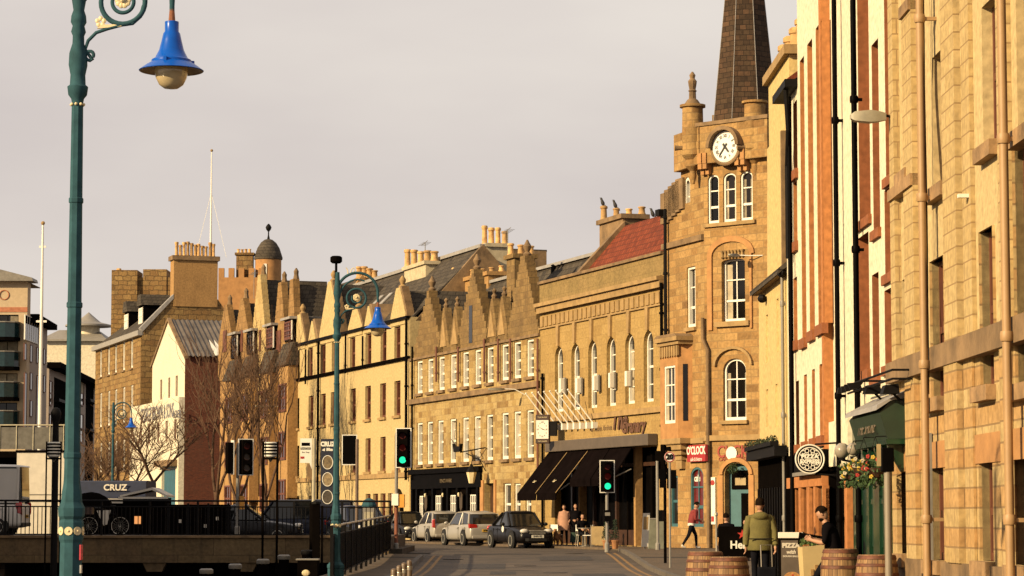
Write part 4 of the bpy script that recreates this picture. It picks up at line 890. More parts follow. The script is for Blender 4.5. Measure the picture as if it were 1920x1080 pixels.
# ---- big sandstone block at the frame edge
S_BLOCK = stone('sandstone_block_bands', [(.48,.35,.165),(.43,.30,.13),(.51,.375,.185),(.45,.31,.135)], (.27,.175,.085), .8, .265, .014, soot=.22, sootc=(.2,.12,.055), alt=(.44,.205,.07), zoff=-.02, altw=.42, bump=.4)
S_ASH = stone('sandstone_block', [(.49,.36,.17),(.46,.33,.15),(.52,.385,.19)], (.30,.20,.095), .62, .245, .012, soot=.15, sootc=(.25,.16,.075), bump=.3)
S_REN = washed('sandstone_render', (.54,.41,.21), .18, (.26,.175,.085), .3)
SILLST = mat('stained_sill', (.29,.175,.08), .9, var=.5, scale=3, bump=.3)
PIPE = mat('tan_pipe_paint', (.36,.22,.10), .55, var=.12)
B_END = SP_(1920) + (SP_(1920)-SP_(1700)).normalized()*6
F = Frame('banded_sandstone_block', 'large sandstone block with orange banded courses, deep set windows and tan downpipes', 'building', SP_(1681), B_END, -.2); BLK = F
zb0, zb1 = F.z(1700, 712), F.z(1700, 690); zt = 14
A_ = [rhole(F,1692,1708,*y) for y in ((165,322),(521,672),(885,1038))] + [rhole(F,1749,1775,*y) for y in ((95,350),(484,746),(877,1050))] + [rhole(F,1842,1868,*y) for y in ((0,272),(428,724),(866,1052))] + [rhole(F,1906,1940,*y) for y in ((-60,240),(250,720),(850,1060))]
hi = [h for h in A_ if h[2] > zb1-.3]; lo = [h for h in A_ if h[3] < zb0+.6 and h not in hi]
lo2 = [h for h in A_ if h not in hi and h not in lo]
zs = max(zb0, max(h[3] for h in lo)+.05)
mb = wall_mb([h for h in A_], 0, F.L, zb0, zt, .35); body(mb, 0, F.L, zb0, zt, 9); mb.build('upper_wall', S_REN, F.root)
gl = [h for h in A_ if h[2] < zb0]
mb = wall_mb(gl, 0, F.L, -.5, zb0, .35, y=-.04); body(mb, 0, F.L, -.5, zb0, 9, y=-.04); mb.build('ground_wall', S_BLOCK, F.root)
for h in A_: window(F.root, h, FRAME_BR, GLASSB, .2, .07, 1, 2, .05, fd=.06, sill=SILLST, sp=.13, sh=.2, y=-.04 if h in gl else 0)
MB().box(0, F.L, -.17, -.0, zb0-.02, zb1+.12).build('string_course', S_TRIMD, F.root)
MB().box(0, F.L, -.12, -.03, -.5, F.z(1700,1045)).build('plinth', S_TRIMD, F.root)
z = F.z(1700, 872); MB().box(0, F.L, -.06, -.03, z-.1, z+.28).build('lintel_band', S_ORANGE, F.root)
for a, b, pr in ((1683,1691.5,.10),(1709,1727,.10),(1788,1813,.13),(1816,1832,.06),(1893,1904,.12)):
    MB().box(F.x(a,600), F.x(b,600), -pr, -.002, zb1+.12, zt).build('pilaster', S_ASH, F.root)
    MB().box(F.x(a,600), F.x(b,600), -pr-.02, -.045, F.z(1700,1045), zb0-.02).build('lower_pilaster', S_BLOCK, F.root)
for a, b, y in ((1683,1727,345),(1709,1727,20)):
    z = F.z(1700, y); MB().box(F.x(a,600), F.x(b,600), -.14, .0, z-.16, z+.02).build('sill_band', SILLST, F.root)
def bigpipe(F, px, m, r, off=-.24, top=13):
    x = F.x(px, 600, off); mb = MB().tube([(x,off,-.2),(x,off,top)], r, 12)
    for z in (1.4,3.6,6.0,8.6,11.2):
        if z > top: break
        mb.lathe([(r*1.35,0),(r*1.5,.03),(r*1.5,.09),(r*1.35,.12)], (x,off,z), 12); mb.box(x-.03,x+.03,off,0,z+.03,z+.08)
    return mb.build('downpipe', m, F.root, smooth=40)
bigpipe(F, 1732, PIPE, .055); bigpipe(F, 1887, PIPE, .055)
mb = MB(); 
for j in range(3):
    pts = []
    for i in range(40): z = 13-i*.25; pts.append((F.x(1741+j*2, 600, -.1)+.03*math.sin(i*.35+j*2), -.12-.01*j, z))
    mb.tube([p for p in pts if p[2] > 3.3 - j*.6], .012, 5)
mb.build('cable', BLACKM, F.root); x = F.x(1743, 950, -.1); MB().box(x-.04, x+.04, -.14, -.06, 0, 2.7).build('cable_conduit', GREY, F.root)
MB().box(F.x(1824,367)-.05, F.x(1824,367)+.05, -.2, -.05, F.z(1824,371), F.z(1824,364)).build('alarm_box', WHITE, F.root)
# ---- white house with brown margins and the green pub
F = near('white_house_with_pub', 'white painted house with deep brown window margins above a dark green pub front', 'building', 1563, 1681); WH = F
holes = [rhole(F,1609,1630,*y) for y in ((-60,412),(440,696))] + [rhole(F,1636,1648.5,*y) for y in ((76,432),(512,706))] + [rhole(F,1659,1678.5,*y) for y in ((-60,330),(350,512),(540,684))]
pubz = F.z(1640, 772)
rv = MB(); mb = wall_mb(holes, 0, F.L, pubz, 14, .22, rev=rv, y=0); body(mb, 0, F.L, pubz, 14, 8); mb.build('wall', WHITE_P, F.root); rv.build('window_margins', BROWNP, F.root)
for h in holes: window(F.root, h, FRAME_BR, GLASSB, .24, .08, 1, 2, .05, fd=.04, sill=BROWNP, sp=.06, sh=.16)
for p in (1570, 1606): bigpipe(F, p, BLACK, .05 if p > 1600 else .045, -.14)
GREENP = mat('dark_green_gloss', (.006,.035,.015), .3, var=.25, coat=.3)
OLIVE = mat('dull_green_fascia', (.016,.034,.016), .5, var=.25)
x0, x1 = F.x(1600,800), F.x(1679,800)
pf = MB().box(x0, x1, -.02, .3, -.3, pubz).build('pub_front', GREENP, F.root)
en = MB().box(0, x0-.02, .12, .3, -.3, pubz).build('entrance_recess', BLACKM, F.root)
MB().box(F.x(1588,950), F.x(1592,950)+.1, -.05, .1, -.2, F.z(1590,880)).build('pilaster', TERRA, en)
MB().box(0, x0-.02, -.1, .11, F.z(1590,872), pubz).build('entrance_fascia', WHITE_P, en)
z1, z0 = F.z(1640,776,-.4), F.z(1640,826,-.4); fx0, fx1 = F.x(1599,800,-.4), F.x(1657,800,-.4)
fb = MB().prism([(-.02,z0),(-.34,z0+.0),(-.46,z1-.02),(-.3,z1+.16),(-.02,z1+.2)], fx0, fx1, 'x').build('pub_fascia', OLIVE, pf)
MB().prism([(-.02,z0-.08),(-.36,z0-.08),(-.38,z0-.005),(-.02,z0-.005)], fx0-.05, fx1+.05, 'x').build('fascia_moulding', GREENP, fb)
MB().prism([(-.3,z1+.165),(-.52,z1+.02),(-.5,z1+.1),(-.02,z1+.34),(-.02,z1+.22)], fx0-.1, fx1+.05, 'x').build('fascia_roof', LEAD, fb)
text('lettering', 'THE SHORE', .3, mat('worn_gold',(.14,.10,.05),.5), fb, ((fx0+fx1)/2, -.42, (z0+z1)/2), rot=(R(78),0,0), sx=1.2, ext=.004)
for i in range(5): xx = fx0+.3+(fx1-fx0-.6)*i/4; MB().prism([(-.03,z0-.5),(-.1,z0-.5),(-.3,z0-.15),(-.3,z0-.085),(-.03,z0-.085)], xx-.06, xx+.06, 'x').build('fascia_bracket', GREENP, pf)
for a, b in ((1613,1622),(1628,1640),(1648,1660),(1667,1678)):
    MB().box(F.x(a,930), F.x(b,930), -.10, -.02, -.2, z0-.5).build('pilaster', GREENP, pf)
for i in range(4): 
    xx = x0+.4+(x1-x0-1)*i/3.6; MB().box(xx, xx+.5, -.06, -.02, 1.0, 2.3).build('panel', GREENP, pf); MB().box(xx+.05, xx+.45, -.08, -.06, 1.7, 1.78).build('panel_moulding', GOLD if i == 9 else GREENP, pf)
for p in (1638, 1672):
    a, z = F.loc(p, 735, -.3); l = MB().tube([(a,-.02,z-.25),(a,-.2,z-.1),(a,-.3,z)], .02).build('floodlight_arm', IRON, F.root); MB().prism([(-.2,z-.03),(-.46,z-.03),(-.42,z+.1),(-.22,z+.12)], a-.16, a+.16, 'x').build('floodlight', IRON, l)
mb = MB(); xa, xb = F.x(1592,712,-.4), F.x(1676,700,-.4)
for zz in (F.z(1640,706,-.4), F.z(1640,722,-.4)): mb.tube([(xa,-.42,zz),(xb,-.42,zz)], .018, 6).tube([(xb,-.42,zz),(xb,0,zz)], .018, 6).tube([(xa+1.5,-.42,zz),(xa+1.5,0,zz)], .018, 6)
for i in range(4): zz = F.z(1640,712,-.4)+.02; mb.prism([(-.42,zz),(-.62-.02*i,zz-.02),(-.64,zz-.12),(-.5,zz-.1)], xa+.2+i*.5, xa+.32+i*.5, 'x')
mb.build('floodlight_rail', IRON, F.root)
# ---- white house with orange margins and the pizza restaurant
def SPo(px, o): Y = (6.58-o)/((px-960)/FPX+.0122); return Vector(((px-960)/FPX*Y, Y))
a, b = SPo(1478, .17), SPo(1563-17, .17); off = Vector((0, 0))
F = Frame('white_house_with_restaurant', 'white painted house with orange window margins and an orange and black restaurant front', 'building', a+off, b+off, -.2); OH = F
tall = [rhole(F,1502,1510,106,636), rhole(F,1516,1525.5,74,622), rhole(F,1532,1543.5,42,610), rhole(F,1488,1495,340,455), rhole(F,1488,1495,520,640), rhole(F,1488,1495,190,320)]
low = [rhole(F,1493,1498.5,714,834), rhole(F,1508,1513.5,702,828), rhole(F,1523,1528.5,692,822), rhole(F,1537,1544.5,682,817)]
sz = F.z(1530, 845)
zl_, xl_ = F.z(1487, 165), F.x(1497, 300)
rv = MB(); mb = wall_mb([h for h in tall+low if h[0] < xl_], 0, xl_, sz, zl_, .16, rev=rv); wall_mb([h for h in tall+low if h[0] > xl_], xl_, F.L, sz, 14, .16, rev=rv, mb=mb)
mb.quad((0,0,sz),(0,0,zl_),(0,8,zl_),(0,8,sz)); mb.quad((xl_,0,zl_),(xl_,0,14),(xl_,8,14),(xl_,8,zl_)); mb.quad((0,0,zl_),(xl_,0,zl_),(xl_,8,zl_),(0,8,zl_)); mb.quad((xl_,0,14),(F.L,0,14),(F.L,8,14),(xl_,8,14)); mb.build('wall', WHITE_P, F.root)
MB().box(-.15, xl_, -.26, .0, zl_-.1, zl_+.06).build('gutter', IRON, F.root); roof_slab(F, 'roof', REDTILE, 0, xl_-.01, [(-.2,zl_+.08),(3,zl_+2.4),(6,zl_+.08)])
MB().tube([(xl_-.35,-.2,zl_-.1),(xl_-.5,-.14,zl_-.9),(xl_-.9,-.12,zl_-1.6),(xl_-.9,-.12,zl_-3.5)], .05, 8).build('branch_pipe', IRON, F.root); rv.build('window_margins', TERRA, F.root)
MB().box(F.L-.001, F.L+.02, -.004, 8, sz, 14).build('painted_quoin', TERRA, F.root)
MB().box(F.L-.22, F.L-.0015, -.012, .0, sz, 14).build('painted_margin', TERRA, F.root)
for h in tall+low: window(F.root, h, FRAME_BR, GLASSB, .18, .08, 1, 3, .05, fd=.03, sill=BROWNP, sp=.07, sh=.2)
x_ = F.x(1483,600,-.1); MB().tube([(x_,-.1,-.2),(x_,-.1,zl_-.2)], .05, 10).build('downpipe', BLACK, F.root, smooth=40)
x0, x1 = 0.05, F.L-.02; zf = F.z(1530, 886)
sf = MB().box(x0, x1, 0.06, .3, -.3, sz-.02).build('restaurant_front', BLACKM, F.root)
fx_ = F.x(1489,860,-.18); MB().box(fx_, x1+.03, -.18, .05, zf, sz).build('fascia', BLACK, sf); MB().box(fx_, x1+.05, -.22, -.181, zf-.05, zf+.02).build('fascia_edge', GREY, sf)
zl = F.z(1530, 912); MB().box(x0+.1, x1, -.07, .06, zl, zf-.05).build('head_panel', TERRA, sf)
for a, b in ((1490,1493),(1503,1507),(1518,1523),(1531,1534.5),(1549,1561)): MB().box(F.x(a,950), min(x1, F.x(b,950)), -.06, .06, -.1, zl).build('pilaster', TERRA, sf)
for a, b in ((1493,1503),(1507,1518),(1523,1531),(1534.5,1549)): 
    MB().box(F.x(a,950), F.x(b,950), .0, .06, .55, zl-.05).build('window', GLASSB, sf); MB().box(F.x(a,950), F.x(b,950), -.03, .06, -.1, .55).build('stallriser', TERRA, sf)
text('lettering', 'PIZZA', .26, GREY, sf, (F.x(1548,860), -.185, F.z(1548,872)), sx=1.2)
# ---- yellow house with wallhead chimney
F = near('yellow_house', 'narrow yellow painted house with a wallhead gable and chimney stack, black shopfront below', 'house', 1424, 1479); YH = F
zg = F.z(1455, 520); sz = F.z(1450, 852)
yw = [rhole(F,1436,1440,730,800), rhole(F,1454,1458,720,800), rhole(F,1436,1440,590,680), rhole(F,1456,1460,560,660)]
mb = wall_mb(yw, 0, F.L, sz, zg, .2); body(mb, 0, F.L, sz, zg, 7); mb.build('wall', YELLOW, F.root)
for h in yw: window(F.root, h, WHITE, WHITE, .1, .08, 1, 2, .05, fd=.04)
xg0, xg1 = F.x(1438,400), F.x(1474,400); zc0 = F.z(1462, 250)
gb = MB().prism([(xg0,zg),(xg0+.2,zc0),(xg1-.2,zc0),(xg1,zg)], -.005, .6).build('wallhead_gable', YELLOW, F.root)
MB().box(xg1-.1, xg1+.05, -.1, 3, zg, zc0-.1).build('gable_skew', S_TRIMD, gb)
zt = F.z(1462, 128); stx = [F.x(1441,190), F.x(1480,190)]
st = MB().box(stx[0], stx[1], .003, .75, zc0-.2, zt).build('chimney', YELLOW, F.root); MB().box(stx[0]-.15, stx[1]+.15, -.12, .85, zt, zt+.2).build('cope', S_TRIM, st)
for i in range(4): MB().lathe([(.15,0),(.15,.5),(.18,.52),(.18,.62),(.12,.66)], (stx[0]+.4+i*(stx[1]-stx[0]-.8)/3, .35, zt+.2), 10).build('chimney_pot', POT, st, smooth=40)
roof_slab(F, 'roof', SLATE, -.1, F.L, [(-.2,zg),(3.5,zg+3),(7,zg)])
MB().box(-.1, F.L-.1, -.15, -.0, zg-.1, zg+.03).build('gutter', S_TRIMD, F.root)
for p, y in ((1462,512),(1425,560)): x, z = F.loc(p, y, -.15); MB().ball((x,-.1,z), .11, 8, (1.6,1,.9)).build('gutter_weeds', IRON, F.root)
bigpipe(F, 1467, GREY, .035, -.08, zg-.1)
shp = MB().box(0.02, F.L-.02, -.05, .25, -.3, sz-.02).build('shopfront', BLACKM, F.root)
MB().box(-.02, F.L, -.32, -.05, sz-.1, sz+.12).build('shop_cornice', IRON, shp); mb = MB()
for i in range(12): xx = .15+(F.L-.4)*i/11; mb.box(xx, xx+.2, -.08, -.05, .1, sz-.75)
mb.build('boarding', BLACK, shp)
LFD = mat('leaf_dark', (.03,.045,.015), .8, var=.5, scale=8)
pb = MB().box(.1,F.L-.2,-.38,-.2,sz+.125,sz+.22).build('planter_box', IRON, shp)
for k in range(5): leafball('trailing_plant', (.4+(F.L-.9)*k/4,-.3,sz+.26), .14, 110, LFD, pb, k, (1.5,.8,.7), .03)

# ================================================================ street furniture
def G(px, Y, z=None, dz=0): p = gp(px, Y, z); return Vector((p.x, p.y, p.z+dz))
def thing(name, label, cat, loc, rz=0, group=None): return empty(name, loc, rz, label, cat, group)
SILVER = mat('brushed_steel', (.35,.31,.25), .35, metal=.6)
GLOBE = mat('amber_globe_glass', (.50,.40,.24), .12, var=.1, coat=.5)
RUST = mat('rusty_iron', (.20,.07,.03), .8, var=.4, scale=15)
# ---- ornamental lamp posts
def lamp_post():
    t = thing('ornamental_lamp_post', 'x', 'street lamp', (0,0,0), 0, 'teal ornamental lamp posts with blue shades')
    p8 = R(22.5)
    MB().lathe([(.235,0),(.235,.12),(.2,.16),(.2,.34),(.215,.36),(.215,.42),(.135,.5),(.112,.6),(.108,1.22),(.12,1.25),(.123,1.42),(.108,1.45)], n=8, ph=p8).build('pedestal', TEAL, t)
    MB().lathe([(.108,1.45),(.13,1.48),(.135,1.56),(.105,1.62),(.098,1.72),(.085,1.8),(.08,1.9)], n=8, ph=p8).build('moulding', TEAL, t)
    MB().lathe([(.08,1.9),(.058,5.62)], n=8, ph=p8).build('shaft', TEAL, t)
    for z in (2.05, 3.55, 4.6): MB().lathe([(.081-.006*(z-1.9),z),(.09-.006*(z-1.9),z+.01),(.09-.006*(z-1.9),z+.05),(.081-.006*(z-1.9),z+.06)], n=8, ph=p8).build('shaft_collar', TEAL, t)
    for i in range(8):
        a = i*math.pi/4; MB().disc((.111*math.cos(a),.111*math.sin(a),1.335), .042, (math.cos(a),math.sin(a),0), 12, .010).ball((.12*math.cos(a),.12*math.sin(a),1.335), .013, 8).build('rosette', GOLD, t)
        MB().ball((.064*math.cos(a),.064*math.sin(a),5.6), .016, 8).build('bead', GOLD, t)
    MB().lathe([(.058,5.62),(.065,5.66),(.095,5.7),(.105,5.78),(.08,5.8),(.075,5.9),(.095,6.0),(.09,6.12),(.06,6.22),(.058,6.3),(.075,6.34),(.06,6.4),(.08,6.44),(.075,6.5),(.055,6.56),(.075,6.68),(.09,6.75),(.065,6.95),(.06,7.0),(.05,7.25)], n=16).build('baluster', TEAL, t, smooth=50)
    C = []; 
    for i in range(21): a = math.pi*(1-i/20); C.append((.475+.475*math.cos(a), 0, 6.77+.47*math.sin(a)))
    MB().tube(C + [(.95,0,6.6),(.95,0,6.44)], [.034]*21+[.026,.026], 10).build('arch_arm', TEAL, t, smooth=60)
    MB().tube([(.06+.42*(1-math.cos(a)), 0, 6.66+.42*math.sin(a)) for a in [math.pi*i/16 for i in range(11)]], .02, 8).build('inner_arm', TEAL, t, smooth=60)
    r = MB().ring((.45,0,6.64), .225, .026, (0,1,0), 32, 8); r.ring((.45,0,6.64), .11, .02, (0,1,0), 24, 8, R(-30), R(210)); r.build('scroll_ring', TEAL, t, smooth=60)
    fl = MB()
    for i in range(10): a = i*math.pi/5; fl.ball((.45+.055*math.cos(a),0,6.66+.055*math.sin(a)), .032, 8, (1,.5,1))
    fl.ball((.45,-.02,6.66), .03, 8); fl.build('gilded_flower', GOLD, t)
    sc_ = [(.08,0,6.1)]; 
    pts = [(.12+.055*math.cos(a)*(1-k*.35), 0, 6.1+.055*math.sin(a)*(1-k*.35)) for k, a in [(i/12, R(-60)-i*R(28)) for i in range(13)]][::-1]
    pts += [(.07,0,6.16),(.1,0,6.25),(.18,0,6.33),(.3,0,6.37),(.46,0,6.41)]
    MB().tube(pts, .018, 8).tube([(.46,0,6.41),(.55,0,6.42),(.63,0,6.49),(.66,0,6.6)], .02, 8).build('scroll_bracket', TEAL, t, smooth=60)
    MB().prism([(.19,6.37),(.24,6.41),(.44,6.41),(.44,6.39)], -.015, .015).build('gilded_leaf', GOLD, t); f2 = MB()
    for i in range(5): a = i*R(72)+R(18); f2.ball((.225+.035*math.cos(a),0,6.44+.035*math.sin(a)), .026, 6, (1,.5,1))
    f2.build('gilded_flower', GOLD, t)
    MB().tube([(.3,0,7.2),(.33,0,7.32),(.38,0,7.36),(.41,0,7.3),(.37,0,7.26)], .012, 6).tube([(.25,0,7.15),(.24,0,7.3),(.2,0,7.36)], .012, 6).build('gilded_scroll', GOLD, t)
    s = MB().lathe([(.035,6.44),(.07,6.43),(.07,6.33),(.085,6.31),(.1,6.24),(.125,6.14),(.165,6.06),(.20,6.04),(.2,6.02),(.25,5.99),(.325,5.935),(.32,5.93),(.24,5.975),(.05,6.02)], (.95,0,0), 40, cap=False).build('shade', BLUE, t, smooth=50)
    MB().lathe([(.022,6.6),(.03,6.5),(.035,6.44)], (.95,0,0), 10).build('rusty_joint', RUST, t)
    MB().lathe([(.30,5.934),(.318,5.928),(.24,5.968),(.06,6.012)], (.95,0,0), 32, cap=False).build('shade_lining', mat('shade_lining',(.42,.33,.22),.5), s)
    MB().lathe([(.165,5.99),(.168,5.93),(.155,5.86),(.12,5.79),(.07,5.755),(.005,5.745)], (.95,0,0), 28, cap=False).build('globe', GLOBE, t, smooth=70)
    for i in range(3): a = R(25)+i*R(120); MB().cbox((.95+.22*math.cos(a), .22*math.sin(a), 6.02), (.03,.03,.05)).build('shade_clip', BLUE, t)
    return t
lp = lamp_post(); lp.location = G(134, 26, -.12, -.06); lp.rotation_euler = (0,0,R(-4)); lp['label'] = 'tall teal ornamental lamp post with blue shade, nearest one, cut by the frame top'
l2 = copy_tree(lp); l2.location = G(630, 61, None, .0); l2.rotation_euler = (0,0,R(6)); l2['label'] = 'teal ornamental lamp post with blue shade in front of the cream tenement'
MB().tube([(-.03,.0,6.6),(-.03,0,7.5)], .03).lathe([(.1,7.46),(.14,7.5),(.14,7.6),(.1,7.63)], (-.03,0,0), 12).build('sensor_mast', BLACKM, l2)
l3 = copy_tree(lp); l3.location = G(210, 137, 0, .0); l3['label'] = 'small distant teal lamp post with blue shade beside the sooty sandstone house'
TAGP = mat('red_notice', (.45,.03,.05), .5); n_ = MB().box(.098,.113,-.06,.03,1.05,1.2).build('notice', TAGP, lp); MB().box(.098,.11,-.05,.02,.92,1.0).build('white_sticker', WHITE, lp)
# ---- road bridge over the basin with railing
BCON = stone('bridge_concrete', [(.15,.10,.05),(.19,.13,.065),(.16,.105,.055)], (.08,.055,.03), 2.4, 3, .01, soot=.75, sootc=(.035,.028,.018))
br = thing('road_bridge', 'low concrete road bridge with dark railing across the black water', 'bridge', (0,0,0))
BX0, BX1, BY = -36, -4.1, 88
MB().box(BX0, BX1, BY, BY+.5, -.25, .58).build('edge_beam', BCON, br); MB().box(BX0, BX1, BY-.08, BY+.55, .58, .66).build('cope', S_TRIMD, br)
MB().box(BX0, BX1, BY+.5, 101, .2, .62).build('deck', ASPH, br)
for px in (290, 460): x = gp(px, BY).x; MB().prism([(x-.4,-.25),(x+.4,-.25),(x+.25,-.55),(x-.25,-.55)], BY+.05, BY+.5).build('corbel', BCON, br)
for px in (-40, 700): x = gp(px, BY+1).x; MB().box(x-1, x+1, BY+.6, 100, -4, .2).build('abutment', QST, br)
def railing(name, label, P0, P1, z0, z1, zt, npan, gap=.13, solid=False, mid=None):
    """posts, top rail and separate bar panels between two ground points"""
    a, b = Vector((P0[0],P0[1],0)), Vector((P1[0],P1[1],0)); L = (b-a).length; ang = math.atan2((b-a).y, (b-a).x)
    t = thing(name, label, 'railing', (P0[0],P0[1],0), ang); zz = lambda x: z0+(z1-z0)*x/L
    MB().tube([(0,0,zz(0)+zt),(L,0,zz(L)+zt)], .032, 8).build('handrail', IRON if not solid else SILVER, t)
    MB().tube([(0,0,zz(0)+zt-.2),(L,0,zz(L)+zt-.2)], .022, 6).build('upper_rail', IRON, t)
    for i in range(npan+1):
        x = L*i/npan; MB().box(x-.035, x+.035, -.035, .035, zz(x)-.1, zz(x)+zt+.02).build('post', IRON, t)
    for i in range(npan):
        x0, x1 = L*i/npan+.04, L*(i+1)/npan-.04; m = MB(); n = int((x1-x0)/gap)
        for k in range(n): x = x0+(x1-x0)*(k+.5)/n; m.box(x-.013, x+.013, -.013, .013, zz(x)+.06, zz(x)+zt-.19)
        if solid: m.loft([[(x0,.02,zz(x0)+.1),(x1,.02,zz(x1)+.1),(x1,.03,zz(x1)+.1),(x0,.03,zz(x0)+.1)],[(x0,.02,zz(x0)+zt-.22),(x1,.02,zz(x1)+zt-.22),(x1,.03,zz(x1)+zt-.22),(x0,.03,zz(x0)+zt-.22)]])
        m.loft([[(x0,-.02,zz(x0)+.05),(x1,-.02,zz(x1)+.05),(x1,.02,zz(x1)+.05),(x0,.02,zz(x0)+.05)],[(x0,-.02,zz(x0)+.09),(x1,-.02,zz(x1)+.09),(x1,.02,zz(x1)+.09),(x0,.02,zz(x0)+.09)]])
        m.build('bar_panel', IRON, t)
    return t
railing('bridge_railing', 'long black railing of thin bars along the bridge edge', (-30,88.3), (-4.1,88.3), .66, .60, 1.2, 16)
railing('quay_railing', 'black screened railing with pale handrail sloping along the quay pavement', (-4.12,60), (-4.1,88), -.13, .12, 1.2, 12, .1, True)
# ---- traffic signals
RLED = mat('red_lens_dark', (.05,.006,.005), .5, spec=.1); ALED = mat('amber_lens_dark', (.03,.012,.006), .3)
GLED = mat('green_signal_lit', (.0,.5,.3), .3, emit=(.01,.75,.33), es=.9); RLIT = mat('red_signal_dim', (.045,.007,.005), .6, spec=.1, emit=(1,.04,.02), es=.012)
def signal(name, label, px, Y, z_top, base, rz, green=True, h=1.1, board=True, pole=None, phx=0, hz=0, red=False):
    b = G(px, Y, base) if base is not None else G(px, Y); t = thing(name, label, 'traffic light', b, rz)
    H = z_top-b.z
    MB().tube([(0,0,0),(0,0,H-.1 if phx else H-h*.5)], .057, 10).lathe([(.09,0),(.09,.3),(.06,.35)], n=10).build('pole', pole or GREY, t)
    c = H-h/2
    if board: 
        bd = MB().box(phx-.26,phx+.26,-.14,-.10,c-h/2-.05,c+h/2+.05).build('backing_board', BLACK, t); mb = MB()
        for q in ((phx-.27,phx-.24,c-h/2-.06,c+h/2+.06),(phx+.24,phx+.27,c-h/2-.06,c+h/2+.06),(phx-.24,phx+.24,c-h/2-.06,c-h/2-.03),(phx-.24,phx+.24,c+h/2+.03,c+h/2+.06)): mb.box(q[0],q[1],-.147,-.096,q[2],q[3])
        mb.build('white_border', WHITE, bd)
    hd = MB().box(phx-.17,phx+.17,-.3,-.145,c-h/2,c+h/2).build('signal_head', BLACKM, t, bevel=.02)
    for i, (m, lit) in enumerate(((RLIT if red else RLED,0),(RLIT if green else ALED,0),(GLED if green else ALED,1))):
        z = c+h*.33-i*h*.33; MB().disc((phx,-.302,z), .115, (0,-1,0), 16, .012).build('lens', m, hd)
        vs = MB(); n = 10
        for k in range(n):
            a0, a1 = R(-10)+R(200)*k/n, R(-10)+R(200)*(k+1)/n
            vs.quad(*[(phx+rr*math.cos(a), yy, z+rr*math.sin(a)) for a, rr, yy in ((a0,.125,-.3),(a1,.125,-.3),(a1,.13,-.48),(a0,.13,-.48))])
        vs.build('visor', BLACKM, hd)
    return t
YEL = mat('amber_box', (.62,.27,.03), .5)
def zY(y, Y): return at(960, y, Y).z
t = signal('traffic_light', 'green traffic light on a grey pole before the pub front, push button boxes below', 743, 90, zY(806,90), .05, R(-8), h=1.25, phx=.27)
MB().box(-.13,.1,-.2,-.05,1.62,2.02).build('push_button_box', WHITE, t); MB().box(.1,.3,-.16,-.0,1.55,2.0).build('amber_unit', YEL, t); MB().tube([(.0,0,0),(0,0,1.6)], .064, 10).build('rusty_pole_sleeve', mat('rust_red_paint',(.20,.06,.025),.7), t); MB().box(.3,.42,.0,.3,2.9,4.1).build('side_head', BLACKM, t)
t = signal('traffic_light', 'green traffic light with white border in front of the black awnings', 1138, 94, zY(866,94), .02, R(4), h=1.05)
MB().box(-.12,.12,-.2,-.06,1.1,1.5).build('push_button_box', BLACK, t); MB().box(-.09,.09,-.21,-.2,1.3,1.42).build('button_plate', GREY, t)
t = signal('traffic_light', 'unlit traffic light seen side on beside the red cafe sign', 1233, 93, zY(834,93), .02, R(75), green=False, h=1.15, board=False, phx=.0)
MB().box(-.12,.12,-.2,-.06,1.1,1.5).build('push_button_box', BLACK, t); MB().box(.1,.3,-.3,.1,2.6,3.6).build('side_head', BLACKM, t)
t = signal('traffic_light', 'traffic light with white bordered board and dim red lens over the bridge railing', 445, 91, zY(826,91), .62, R(20), green=False, h=1.15, phx=.25)
tt = MB().box(-.42,-.24,-.3,.1,zY(888,91)-.62,zY(830,91)-.62).build('side_head', BLACKM, t); MB().box(-.23,-.2,-.3,.1,zY(888,91)-.66,zY(828,91)-.58).build('white_border', WHITE, tt); MB().box(.05,.2,-.2,-.05,zY(955,91)-.62,zY(930,91)-.62).build('amber_unit', YEL, t)
t = signal('traffic_light', 'back of a traffic light on a brown pole in front of the cream wall', 669, 92, zY(818,92), .3, R(178), green=False, h=.95, board=True, phx=.28, pole=mat('brown_pole',(.13,.08,.05),.6))
# ---- speed sign and other posts
t = thing('speed_sign', 'round red rimmed 20 speed sign on a slim grey pole', 'road sign', G(1256, 73), 0); zc_ = zY(857,73)-t.location.z
MB().tube([(0,0,0),(0,0,zc_+.1)], .03, 8).build('pole', GREY, t)
d = MB().disc((0,-.035,zc_), .15, (0,-1,0), 24, .01).build('sign_plate', WHITE, t); MB().ring((0,-.043,zc_), .132, .014, (0,1,0), 28).build('red_rim', REDS, d); text('lettering', '20', .2, BLACKM, d, (0,-.06,zc_), off=.008)
t = thing('sign_post', 'dark post with two blank sign backs beside the speed sign', 'sign post', G(1247, 78), 0); zc_ = zY(897,78)-t.location.z
MB().tube([(0,0,0),(0,0,zc_+.35)], .045, 8).build('pole', BLACKM, t); MB().box(-.16,.02,-.06,-.04,zc_-.28,zc_+.28).box(.06,.34,-.03,-.01,zc_-.3,zc_+.25).build('sign_back', BLACK, t)
